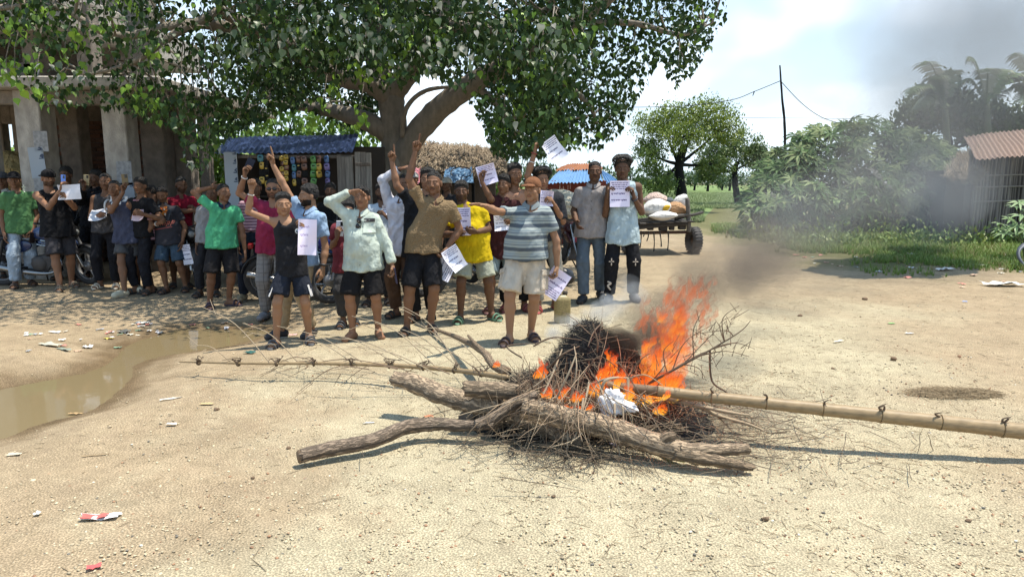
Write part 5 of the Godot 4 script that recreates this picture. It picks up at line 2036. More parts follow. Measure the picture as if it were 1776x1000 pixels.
func build_far_houses() -> void:
	rng.seed = 101
	# thatched hut behind the trunk
	var d := 14.5
	var g := gx(810, d)
	var Hh := thing("thatched_hut", "low hut with a shaggy straw roof behind the raised fists", "hut", g)
	var a := at(690, 302, d) - g
	var b := at(880, 306, d) - g
	var c := at(868, 270, d + 1.3) - g
	var e := at(725, 256, d + 1.3) - g
	var s := Shape.new()
	s.face(a, b, c, e)
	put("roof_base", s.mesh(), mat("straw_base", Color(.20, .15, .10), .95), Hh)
	thatch(Hh, a, b, c, e, 2600)
	var w0 := a + Vector3(.25, 0, -.45)
	var w1 := b + Vector3(-.25, 0, -.45)
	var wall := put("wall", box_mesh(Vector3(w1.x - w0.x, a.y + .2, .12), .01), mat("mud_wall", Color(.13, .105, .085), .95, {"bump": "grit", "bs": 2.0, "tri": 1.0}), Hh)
	wall.position = Vector3((w0.x + w1.x) * .5, a.y * .5 - .1, w0.z)
	for q in [700, 760, 820, 872]:
		var x := at(q, 300, d).x - g.x
		var ps := Shape.new()
		limb(ps, [Vector3(x, -.1, a.z + .1), Vector3(x + .02, .6, a.z + .1), Vector3(x, a.y + .06, a.z + .05)], [.04, .035, .03], 7, .1)
		put("post", ps.mesh(), mat("bark_dark"), Hh)
	for q in [["pink_awning", "faded pink cloth awning under the straw eave", [694, 292, 730, 289, 726, 320, 690, 324], Color(.55, .18, .22)], ["blue_awning", "blue tarpaulin awning edged with a black hose below the straw roof", [772, 291, 818, 290, 822, 318, 768, 318], Color(.08, .19, .34)]]:
		var t: Array = q[2]
		var s2 := Shape.new()
		var p0 := at(t[0], t[1], d - .1)
		corrugated(s2, at(t[6], t[7], d - .75) - p0, at(t[4], t[5], d - .75) - p0, at(t[2], t[3], d - .1) - p0, Vector3.ZERO, 3, .012, 5, .08)
		var A := thing(q[0], q[1], "awning", p0)
		put("cloth", s2.mesh(), mat(q[0], q[3], .5, {"back": Color(.3, .3, .3), "bump": "folds", "bs": 3.0, "tri": 1.0}), A)
		var rs := Shape.new()
		tube(rs, PackedVector3Array([at(t[6], t[7], d - .75) - p0, at(t[4], t[5], d - .75) - p0]), PackedFloat32Array([.02, .02]), 6)
		for k in 2: tube(rs, PackedVector3Array([at(t[6 - 2 * k], t[7], d - .75) - p0, at(t[6 - 2 * k], t[7], d - .75) * Vector3(1, 0, 1) - p0]), PackedFloat32Array([.018, .018]), 6)
		put("frame", rs.mesh(), mat("bark_dark"), A)
		if q[0] == "blue_awning":
			var hs := Shape.new()
			ring(hs, Transform3D(Basis(Vector3.RIGHT, .55).scaled(Vector3(1, 1, .6)), at(800, 303, d - .4) - p0 + Vector3(0, .05, 0)), .21, .012, 24, 6)
			put("hose", hs.mesh(), mat("black_rubber", Color(.015, .015, .016), .6), A)
	# red house with a blue and rusty sheet roof
	d = 17.0
	g = gx(1008, d)
	var R := thing("red_house", "small red-walled house with a patched blue and rusty sheet roof", "house", g)
	var x := span(950, 1052, d)
	var eave := at(1000, 313, d).y
	slab(R, "wall", x.x, x.y, -.2, eave, -d, -d - 2.2, mat("red_wall", Color(.235, .055, .036), .9, {"tex": "mottle", "bump": "grit", "bs": 1.2, "tri": .9}), .01)
	for k in 10:
		var dr := put("white_drip", box_mesh(Vector3(.012, rng.randf_range(.06, .16), .003), .001), mat("limewash", Color(.55, .45, .42), .9), R)
		dr.position = Vector3(at(rng.randf_range(970, 990), 300, d).x, at(0, rng.randf_range(322, 342), d).y, -d + .004) - g
	var bs := Shape.new()
	corrugated(bs, at(948, 318, d - .25) - g, at(1046, 314, d - .25) - g, at(1038, 291, d + 1.0) - g, at(975, 291, d + 1.0) - g, 16, .018, 5, .05)
	put("roof", bs.mesh(), mat("pale_blue_sheet", Color(.16, .34, .60), .45, {"metal": .1, "tex": "mottle", "tri": 1.2}), R)
	var rs := Shape.new()
	corrugated(rs, at(962, 296, d + .75) - g, at(1046, 292, d + .75) - g, at(1040, 283, d + 1.15) - g, at(985, 284, d + 1.15) - g, 14, .018, 4, .03)
	put("rusty_sheet", rs.mesh(), mat("rust_orange", Color(.40, .16, .07), .8, {"tex": "mottle", "tri": 1.4}), R)
	var os := Shape.new()
	corrugated(os, at(1050, 318, d + .1) - g, at(1076, 315, d + .1) - g, at(1054, 300, d + 1.0) - g, at(1040, 294, d + 1.0) - g, 6, .018, 4, .03)
	put("roof", os.mesh(), mat("pale_blue_sheet"), R)
	# bamboo shed with a rusty roof at right
	rng.seed = 103
	d = 16.8
	g = gx(1740, d)
	var S := thing("bamboo_shed", "bamboo-walled shed with a rusty corrugated roof at the right edge", "shed", g)
	var r2 := Shape.new()
	corrugated(r2, at(1694, 277, d - .5) - g, at(1920, 258, d - .5) - g, at(1870, 214, d + 1.6) - g, at(1672, 236, d + 1.6) - g, 26, .022, 6, .05)
	put("roof", r2.mesh(), mat("rust_sheet", Color(.30, .19, .135), .75, {"tex": "mottle", "bump": "mottle", "bs": 1.5, "tri": Vector3(1.4, .6, 1.4)}), S)
	var ex := span(1692, 1930, d)
	var ey := at(1700, 278, d).y
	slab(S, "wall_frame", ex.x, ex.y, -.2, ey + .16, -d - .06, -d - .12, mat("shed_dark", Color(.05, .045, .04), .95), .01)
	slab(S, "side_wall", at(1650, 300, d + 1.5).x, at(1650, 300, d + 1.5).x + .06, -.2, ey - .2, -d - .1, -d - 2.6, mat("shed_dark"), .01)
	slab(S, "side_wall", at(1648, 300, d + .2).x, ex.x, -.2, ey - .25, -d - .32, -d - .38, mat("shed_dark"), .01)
	var xx := ex.x
	var bam := [mat("bamboo_grey", Color(.20, .185, .16), .8, {"tex": "mottle", "tri": Vector3(5, .6, 5)}), mat("bamboo_dark", Color(.13, .12, .105), .8, {"tex": "mottle", "tri": Vector3(5, .6, 5)}), mat("bamboo_pale", Color(.27, .25, .215), .8, {"tex": "mottle", "tri": Vector3(5, .6, 5)})]
	var made := 0
	while xx < ex.y and made < 80:
		var w := rng.randf_range(.028, .05)
		var bs2 := Shape.new()
		var lean := rng.randfn() * .015
		tube(bs2, PackedVector3Array([Vector3(xx - g.x, -.1, -d - g.z), Vector3(xx - g.x + lean, ey * .5, -d - g.z + .01), Vector3(xx - g.x + lean * 1.5, ey + .14 - rng.randf() * .05, -d - g.z)]), PackedFloat32Array([w * .5, w * .48, w * .45]), 6)
		put("bamboo_slat", bs2.mesh(), bam[rng.randi() % 3], S)
		xx += w * rng.randf_range(.95, 1.5)
		made += 1
	for py in [303, 323, 348]:
		var hs := Shape.new()
		limb(hs, [at(1690, py + 2, d - .05) - g, at(1760, py, d - .05) - g, at(1930, py - 4, d - .05) - g], [.018, .02, .018], 6)
		put("rail", hs.mesh(), bam[2], S)
	thatch(S, at(1640, 304, d - .1) - g, at(1700, 312, d - .15) - g, at(1695, 262, d + .5) - g, at(1660, 282, d + .5) - g, 420)

func build_pole() -> void:
	var d := 22.0
	var b := at(1362, 250, d)
	var g := Vector3(b.x + .12, H(b.x, -d), -d)
	var P := thing("wire_pole", "thin crooked pole carrying sagging wires above the thicket", "pole", g)
	var s := Shape.new()
	limb(s, [Vector3(0, -.3, 0), at(1362, 240, d) - g, at(1357, 170, d) - g, at(1353, 113, d) - g], [.05, .042, .036, .022], 8, .18, 8)
	put("pole", s.mesh(), mat("bark_dark"), P)
	var top := at(1354, 140, d) - g
	for q in [[[1310, 158, 22.0], [1265, 174, 22.3], [1180, 184, 24.0], [1085, 186, 26.0], [960, 188, 30.0]], [[1390, 178, 22.2], [1425, 203, 22.4], [1462, 215, 22.6]], [[1310, 204, 40.0], [1180, 206, 44.0], [1000, 208, 48.0]]]:
		var pts := [top] if q[0][2] < 30 else [at(1500, 206, 38) - g]
		for t in q: pts.append(at(t[0], t[1], t[2]) - g)
		var ws := Shape.new()
		var th := .011 if q[0][2] < 30 else .010
		limb(ws, pts, [th, th], 5)
		put("wire", ws.mesh(), mat("wire", Color(.03, .03, .032), .6), P)
	var hs := Shape.new()
	tube(hs, PackedVector3Array([at(1309, 158, 22.0) - g, at(1306, 166, 22.0) - g]), PackedFloat32Array([.02, .012]), 5)
	put("loose_end", hs.mesh(), mat("wire"), P)

func sack(called: String, label: String, p: Vector3, r: Vector3, m: Material, turn: Basis, cat := "sack") -> void:
	var s := Shape.new()
	blob(s, Transform3D(), r.x, r.y, r.z, .13, 26, 16)
	for k in s.v.size():   # flatten the ends into sewn corners
		var v := s.v[k]
		var e := absf(v.x) / r.x
		v.y *= 1.0 - .45 * e * e
		v.x *= 1.12
		s.v[k] = v
	var o := put(called, s.mesh(), m)
	o.position = p
	o.basis = turn
	tag(o, label, cat, "sacks heaped on the wooden cart")

func build_cart() -> void:
	rng.seed = 111
	var d := 14.8
	var g := gx(1150, d)
	var C := thing("wooden_cart", "rough wooden cart loaded with sacks, standing on rubber wheels", "cart", g)
	var wood := mat("cart_wood", Color(.085, .075, .068), .9, {"tex": "mottle", "bump": "grit", "bs": 1.5, "tri": Vector3(.6, 3, 3)})
	var pale := mat("cart_pale", Color(.19, .17, .15), .9, {"tex": "mottle", "bump": "grit", "bs": 1.5, "tri": Vector3(.6, 3, 3)})
	var P := func(px: float, py: float, dd: float) -> Vector3: return at(px, py, dd) - g
	# wheels seen nearly edge on
	for q in [[1204, d - .1], [1090, d - .1]]:
		var W := Node3D.new()
		W.name = "wheel"
		C.add_child(W, true)
		var c := P.call(q[0], 407.0, q[1]) as Vector3
		c.y = .285
		W.position = c
		W.rotation.y = .16
		var ts := Shape.new()
		ring(ts, Transform3D(Basis(Vector3.BACK, PI / 2)), .205, .085, 28, 10, Color.WHITE, 1.25)
		for k in 26:
			var an := TAU * k / 26
			box(ts, Transform3D(Basis(Vector3.RIGHT, an), Vector3(0, cos(an) * .285, sin(an) * .285)), Vector3(.17, .016, .03), .004)
		put("tyre", ts.mesh(), mat("tyre_dusty", Color(.085, .08, .078), .95), W)
		var rs := Shape.new()
		lathe(rs, Transform3D(Basis(Vector3.BACK, PI / 2)), [[0, .05], [.05, .05], [.06, .02], [.15, .0], [.16, -.03], [.0, -.05]], 18)
		put("rim", rs.mesh(), mat("rim_rust", Color(.14, .09, .07), .7, {"metal": .4}), W)
	var s := Shape.new()
	tube(s, PackedVector3Array([P.call(1092, 404, d), P.call(1206, 402, d)]), PackedFloat32Array([.035, .035]), 8)
	put("axle", s.mesh(), mat("rim_rust"), C)
	for q in [[1100, 386, 1198, 372, .035], [1098, 396, 1192, 388, .04], [1106, 381, 1176, 377, .03], [1100, 391, 1150, 388, .028]]:
		var bs := Shape.new()
		limb(bs, [P.call(q[0], q[1], d - .3), P.call((q[0] + q[2]) * .5, (q[1] + q[3]) * .5 - 1.5, d - .3), P.call(q[2], q[3], d - .3)], [q[4], q[4] * 1.2, q[4]], 7, .25, 5)
		put("beam", bs.mesh(), wood if q[1] != 386 else pale, C)
	for k in 8:
		var p := P.call(1110.0 + k * 11.5, 383.0, d) as Vector3
		var o := put("bed_plank", box_mesh(Vector3(.13, .03, 1.5), .005), wood if k % 2 else pale, C)
		o.position = Vector3(p.x, .66 + k * .006, -.35)
	var st := Shape.new()
	limb(st, [P.call(1195, 402, d - .28), P.call(1194, 370, d - .28), P.call(1192, 343, d - .25)], [.05, .05, .045], 8, .2)
	put("stake", st.mesh(), pale, C)
	var hd := Shape.new()
	limb(hd, [P.call(1170, 380, d), P.call(1200, 373, d), P.call(1219, 368, d + .2)], [.03, .035, .03], 7, .15)
	put("handle", hd.mesh(), wood, C)
	for q in [[1112, 400, 1110, 430], [1125, 402, 1122, 418], [1134, 402, 1134, 436], [1144, 400, 1147, 428], [1159, 400, 1158, 434], [1117, 402, 1116, 410]]:
		var ds := Shape.new()
		limb(ds, [P.call(q[0], q[1], d - .35), P.call((q[0] + q[2]) * .5 + 1, (q[1] + q[3]) * .5, d - .33), P.call(q[2], q[3], d - .35)], [.016, .012, .014], 5, .3)
		put("dangling_strap", ds.mesh(), wood, C)
	for q in [[1128, 393, 5], [1150, 394, 7], [1165, 393, 4], [1183, 392, 6]]:
		var bl := put("block", box_mesh(Vector3(q[2] * .024, .14, .16), .012), wood, C)
		bl.position = P.call(q[0], q[1], d - .2)
	# the net fence at the right end
	var ns := Shape.new()
	for k in 7:
		tube(ns, PackedVector3Array([P.call(1197.0 + k * 2.6, 377, d), P.call(1197.0 + k * 2.6, 386, d)]), PackedFloat32Array([.005, .005]), 4)
	put("side_bars", ns.mesh(), wood, C)
	var white := mat("sack_white", Color(.62, .61, .59), .75, {"bump": "folds", "bs": 1.6, "tri": 1.4})
	sack("white_sack", "big bulging white sack nearest the tank-top man", at(1138, 361, d - .1), Vector3(.30, .20, .22), white, Basis(Vector3.BACK, .15))
	sack("white_sack", "flat white sack in front at the bottom of the heap", at(1151, 374, d - .35), Vector3(.27, .10, .18), white, Basis(Vector3.BACK, .05))
	sack("brown_sack", "tan jute sack leaning on the cart's stake", at(1173, 362, d - .05), Vector3(.22, .15, .2), mat("sack_tan", Color(.38, .22, .11), .85, {"bump": "folds", "bs": 3.0, "tri": 2.0}), Basis(Vector3.BACK, -.2))
	sack("white_sack", "upright white sack with a pointed corner behind the tan one", at(1180, 352, d + .1), Vector3(.20, .15, .12), white, Basis(Vector3.BACK, 1.0))
	sack("pink_sack", "dusty pink sack with a tied top at the back of the heap", at(1137, 346, d + .25), Vector3(.24, .16, .2), mat("sack_pink", Color(.50, .38, .33), .85, {"bump": "folds", "bs": 3.0, "tri": 2.0}), Basis(Vector3.BACK, .05))
	sack("dark_bundle", "dark bundle squeezed between the white and tan sacks", at(1161, 350, d + .2), Vector3(.12, .10, .1), mat("bundle_dark", Color(.07, .09, .10), .8), Basis.IDENTITY, "bundle")
	sack("yellow_cloth", "small yellow cloth tied beside the tan sack", at(1156, 360, d - .3), Vector3(.08, .055, .06), mat("cloth_yellow", Color(.62, .38, .02), .85, {"bump": "folds", "bs": 2.0, "tri": 5.0}), Basis(Vector3.BACK, .5), "cloth")

# a small motorcycle, nose along +x
var bikes := 0
func motorcycle(label: String, where: Vector3, turn: float, tank: Color, lean := .12, steer := .35, extra := "") -> Node3D:
	var M := thing("motorcycle", label, "motorcycle", where, turn, "motorcycles parked behind the crowd")
	M.rotation.x = 0
	M.basis = Basis(Vector3.UP, turn) * Basis(Vector3.RIGHT, lean)
	var black := mat("bike_black", Color(.02, .02, .022), .35)
	var chrome := mat("bike_chrome", Color(.30, .30, .30), .25, {"metal": .9})
	var alloy := mat("bike_alloy", Color(.20, .20, .205), .45, {"metal": .5})
	var rubber := mat("bike_tyre", Color(.045, .043, .042), .9)
	var paint := mat("paint%s" % str(tank), tank, .25, {"spec": .6})
	var grey := mat("bike_engine", Color(.13, .12, .115), .6, {"metal": .4, "bump": "grit", "bs": 1.0, "tri": 4.0})
	for w in 2:
		var W := Node3D.new()
		W.name = "wheel"
		M.add_child(W, true)
		W.position = Vector3(.64 if w == 0 else -.62, .30, 0)
		if w == 0: W.rotation.y = steer
		var B := Basis(Vector3.RIGHT, PI / 2)
		var ts := Shape.new()
		ring(ts, Transform3D(B), .252, .046, 32, 10)
		put("tyre", ts.mesh(), rubber, W)
		var rs := Shape.new()
		ring(rs, Transform3D(B), .208, .016, 32, 8, Color.WHITE, 1.9)
		put("rim", rs.mesh(), alloy, W)
		for k in 5:
			var a := TAU * k / 5 + .3
			var ss := Shape.new()
			limb(ss, [Vector3(cos(a) * .04, sin(a) * .04, 0), Vector3(cos(a + .12) * .12, sin(a + .12) * .12, .008), Vector3(cos(a) * .205, sin(a) * .205, 0)], [.017, .013, .016], 6)
			put("spoke", ss.mesh(), alloy, W)
		var hs := Shape.new()
		lathe(hs, Transform3D(B), [[0, .06], [.03, .06], [.03, .03], [.075, .03], [.08, 0], [.075, -.03], [.03, -.03], [.03, -.06], [0, -.06]], 18)
		put("hub", hs.mesh(), alloy, W)
		var ms := Shape.new()
		var arc := []
		for k in 9:
			var a := lerpf(.35, 2.2, k / 8.0) if w == 0 else lerpf(.7, 2.9, k / 8.0)
			arc.append(Vector3(cos(a) * .325, sin(a) * .325, 0))
		tube(ms, PackedVector3Array(arc), radii(9, [.02, .052, .052, .03]), 8, 0, Color.WHITE, .45)
		put("mudguard", ms.mesh(), black, W)
	var fb := Basis(Vector3.UP, steer)
	for e in [-1, 1]:
		var fs := Shape.new()
		tube(fs, PackedVector3Array([Vector3(.64, .30, .0) + fb * Vector3(0, 0, .075 * e), Vector3(.555, .52, .0) + fb * Vector3(0, 0, .075 * e), Vector3(.43, .86, 0) + fb * Vector3(0, 0, .075 * e)]), PackedFloat32Array([.026, .027, .018]), 10)
		put("fork", fs.mesh(), chrome if e > 0 else alloy, M)
	var hb := Shape.new()
	limb(hb, [Vector3(.30, 1.0, 0) + fb * Vector3(0, 0, -.36), Vector3(.38, .97, 0) + fb * Vector3(0, 0, -.2), Vector3(.43, .92, 0), Vector3(.38, .97, 0) + fb * Vector3(0, 0, .2), Vector3(.30, 1.0, 0) + fb * Vector3(0, 0, .36)], [.017, .013, .013, .013, .017], 8)
	put("handlebar", hb.mesh(), black, M)
	for e in [-1, 1]:
		var mr := Shape.new()
		var mp := Vector3(.36, .97, 0) + fb * Vector3(0, 0, .22 * e)
		limb(mr, [mp, mp + Vector3(.02, .10, .05 * e), mp + Vector3(0, .17, .07 * e)], [.006, .006, .006], 6)
		blob(mr, Transform3D(Basis.IDENTITY, mp + Vector3(-.01, .20, .08 * e)), .018, .035, .052, 0, 12, 8)
		put("mirror", mr.mesh(), black, M)
	var hl := Shape.new()
	blob(hl, Transform3D(fb, Vector3(.50, .82, 0)), .085, .10, .095, 0, 18, 12)
	put("headlamp_shell", hl.mesh(), black, M)
	var lens := Shape.new()
	blob(lens, Transform3D(fb, Vector3(.50, .82, 0) + fb * Vector3(.045, 0, 0)), .045, .06, .06, 0, 16, 10)
	put("headlamp", lens.mesh(), mat("lamp_glass", Color(.20, .21, .21), .1), M)
	var tk := Shape.new()
	blob(tk, Transform3D(Basis(Vector3.BACK, -.12), Vector3(.16, .78, 0)), .27, .125, .135, 0, 22, 14)
	put("fuel_tank", tk.mesh(), paint, M)
	for e in [-1, 1]:
		var sh := Shape.new()
		blob(sh, Transform3D(Basis(Vector3.BACK, -.5), Vector3(.36, .66, .12 * e)), .16, .07, .03, 0, 14, 8)
		put("tank_shroud", sh.mesh(), paint, M)
		var sp := Shape.new()
		blob(sp, Transform3D(Basis(Vector3.BACK, .15), Vector3(-.25, .62, .115 * e)), .20, .09, .03, 0, 14, 8)
		put("side_panel", sp.mesh(), paint, M)
	var se := Shape.new()
	limb(se, [Vector3(.0, .80, 0), Vector3(-.2, .775, 0), Vector3(-.45, .82, 0), Vector3(-.72, .86, 0)], [.07, .11, .10, .05], 12, 0, 6)
	for k in se.v.size(): se.v[k].y = .80 + (se.v[k].y - .80) * .62
	put("seat", se.mesh(), mat("bike_seat", Color(.022, .021, .02), .7), M)
	var en := Shape.new()
	box(en, Transform3D(Basis(Vector3.BACK, .1), Vector3(.05, .36, 0)), Vector3(.34, .22, .22), .03)
	for k in 6: box(en, Transform3D(Basis(Vector3.BACK, -.3), Vector3(.15 + k * .008, .48 + k * .028, 0)), Vector3(.17, .012, .19), .003)
	lathe(en, Transform3D(Basis(Vector3.RIGHT, PI / 2), Vector3(.0, .36, .10)), [[0, .06], [.09, .05], [.11, .0]], 18)
	put("engine", en.mesh(), grey, M)
	var fr := Shape.new()
	for e in [-1, 1]:
		tube(fr, PackedVector3Array([Vector3(.42, .82, .02 * e), Vector3(.24, .40, .09 * e), Vector3(.1, .25, .10 * e), Vector3(-.22, .27, .11 * e)]), radii(4, [.018, .018]), 6)
		tube(fr, PackedVector3Array([Vector3(.38, .80, 0), Vector3(-.1, .70, .09 * e), Vector3(-.75, .78, .08 * e)]), radii(3, [.018, .015]), 6)
		tube(fr, PackedVector3Array([Vector3(-.18, .30, .10 * e), Vector3(-.62, .30, .10 * e)]), radii(2, [.02, .02]), 6)
		tube(fr, PackedVector3Array([Vector3(-.58, .36, .12 * e), Vector3(-.46, .72, .11 * e)]), radii(2, [.028, .022]), 8)
	put("frame", fr.mesh(), black, M)
	var ex := Shape.new()
	limb(ex, [Vector3(.26, .48, .05), Vector3(.33, .34, .12), Vector3(.15, .22, .15), Vector3(-.3, .27, .17), Vector3(-.85, .40, .18)], [.02, .02, .022, .045, .045], 10)
	put("exhaust", ex.mesh(), chrome, M)
	var tl := Shape.new()
	box(tl, Transform3D(Basis.IDENTITY, Vector3(-.80, .74, 0)), Vector3(.06, .07, .16), .02)
	put("tail_lamp", tl.mesh(), mat("tail_red", Color(.35, .02, .02), .2), M)
	if extra == "plate":
		var np := put("number_plate", box_mesh(Vector3(.22, .07, .006), .002), printed("plate"), M)
		np.transform = Transform3D(Basis(Vector3.UP, PI / 2 + steer), Vector3(.60, .64, 0) + fb * Vector3(.06, 0, 0))
	var ks := Shape.new()
	tube(ks, PackedVector3Array([Vector3(-.05, .26, -.10), Vector3(-.12, .02, -.24)]), radii(2, [.012, .012]), 6)
	put("kick_stand", ks.mesh(), black, M)
	if extra == "blue":
		for e in [-1, 1]:
			for k in 3:
				var bd := put("decal_stripe", box_mesh(Vector3(.22, .014, .004), .001), mat("decal%d" % (k % 2), [Color(.30, .42, .55), Color(.05, .12, .30)][k % 2], .3), M)
				bd.transform = Transform3D(Basis(Vector3.BACK, -.2), Vector3(.2 - k * .03, .70 - k * .03, .148 * e))
	return M

func build_bikes() -> void:
	var g := gx(82, 10.45)
	motorcycle("black and blue motorcycle behind the jeans man and the cap man", g, .06, Color(.018, .035, .10), .10, -.42, "blue")
	g = gx(348, 10.7)
	motorcycle("dark motorcycle nosing out between the red tee and the green polo", g, -1.15, Color(.02, .02, .024), .1, .1)
	g = gx(548, 9.3)
	motorcycle("blue-tanked motorcycle behind the bearded man", g, .25, Color(.015, .03, .20), .1, .3, "blue")
	g = gx(660, 8.9)
	motorcycle("motorcycle whose wheel shows between the white shirt and the brown trousers", g, 3.5, Color(.10, .10, .11), .1, .3)
	g = gx(860, 9.8)
	motorcycle("black motorcycle glimpsed between the yellow tee and the maroon shirt", g, -.9, Color(.02, .02, .02), .1, .2)
	g = gx(985, 11.2)
	motorcycle("motorcycle facing the camera beside the striped polo, red plate on its nose", g, -1.25, Color(.06, .012, .016), .08, -.2, "plate")
	var s := Shape.new()
	blob(s, Transform3D(), .44, .26, .5, .25, 22, 14)
	var o := put("pale_load", s.mesh(), mat("sack_cream", Color(.55, .52, .42), .85, {"bump": "folds", "bs": 4.0, "tri": 1.6}))
	o.position = at(968, 356, 11.6)
	tag(o, "big cream cloth load tied on the motorcycle facing the camera", "bundle")
	var b := Shape.new()
	blob(b, Transform3D(), .16, .13, .12, .15, 16, 10)
	var hm := put("helmet", b.mesh(), mat("bike_black"))
	hm.position = gx(977, 9.7) + Vector3(0, .13, 0)
	tag(hm, "black helmet lying on the ground behind the striped polo", "helmet")

func build_can() -> void:
	var g := gp(975, 559)
	var C := thing("jerrycan", "grimy yellow plastic jerrycan standing behind the fire", "jerrycan", g, .25)
	var s := Shape.new()
	var rings := [[.0, .94], [.012, 1.0], [.06, 1.0], [.07, .97], [.12, 1.0], [.18, 1.0], [.19, .97], [.24, 1.0], [.262, .94], [.285, .70], [.30, .42]]
	var n := 28
	for q in rings:
		for k in n:
			var a := TAU * k / n
			var cx := signf(cos(a)) * pow(absf(cos(a)), .45) * .083
			var cz := signf(sin(a)) * pow(absf(sin(a)), .45) * .065
			s.vert(Vector3(cx * q[1], q[0], cz * q[1]), Vector2(float(k) / n, q[0]))
	for j in rings.size() - 1:
		for k in n:
			var a := j * n + k
			var b := j * n + (k + 1) % n
			s.quad(a, a + n, b + n, b)
	put("body", s.mesh(), mat("dirty_plastic", Color(.33, .26, .11), .45, {"tex": "mottle", "tri": 5.0}), C)
	var c := Shape.new()
	lathe(c, Transform3D(Basis.IDENTITY, Vector3(.03, .295, 0)), [[.024, 0], [.024, .02], [.027, .02], [.027, .045], [.0, .047]], 16)
	put("cap", c.mesh(), mat("can_cap", Color(.05, .04, .03), .5), C)
	var h := Shape.new()
	limb(h, [Vector3(-.05, .285, 0), Vector3(-.045, .325, 0), Vector3(-.01, .335, 0), Vector3(.02, .30, 0)], [.010, .011, .011, .010], 8)
	put("handle", h.mesh(), mat("dirty_plastic"), C)

# ---------------------------------------------------------------- people and what they hold
func phone(label: String, p: Vector3, up: Vector3, facing: Vector3, c: Color) -> void:
	var T := thing("phone", label, "phone", p)
	var y := up.normalized()
	var x := y.cross(facing).normalized()
	T.basis = Basis(x, y, x.cross(y))
	put("case", box_mesh(Vector3(.078, .160, .010), .004), mat("phone%s" % str(c), c, .3), T)
	var l := put("camera_bump", box_mesh(Vector3(.030, .045, .004), .0015), mat("phone_black", Color(.012, .012, .014), .15), T)
	l.position = Vector3(.018, .05, .0065)
	var s := put("screen", box_mesh(Vector3(.070, .150, .002), .0008), mat("phone_black"), T)
	s.position = Vector3(0, 0, -.0055)

func in_hand(D: Dictionary, k: int, px: float, py: float, off := 0.0) -> Vector3:   # a held thing's middle: in that column and row, as deep as the hand
	return at(px, py, -D["hand%d" % k].z - off)

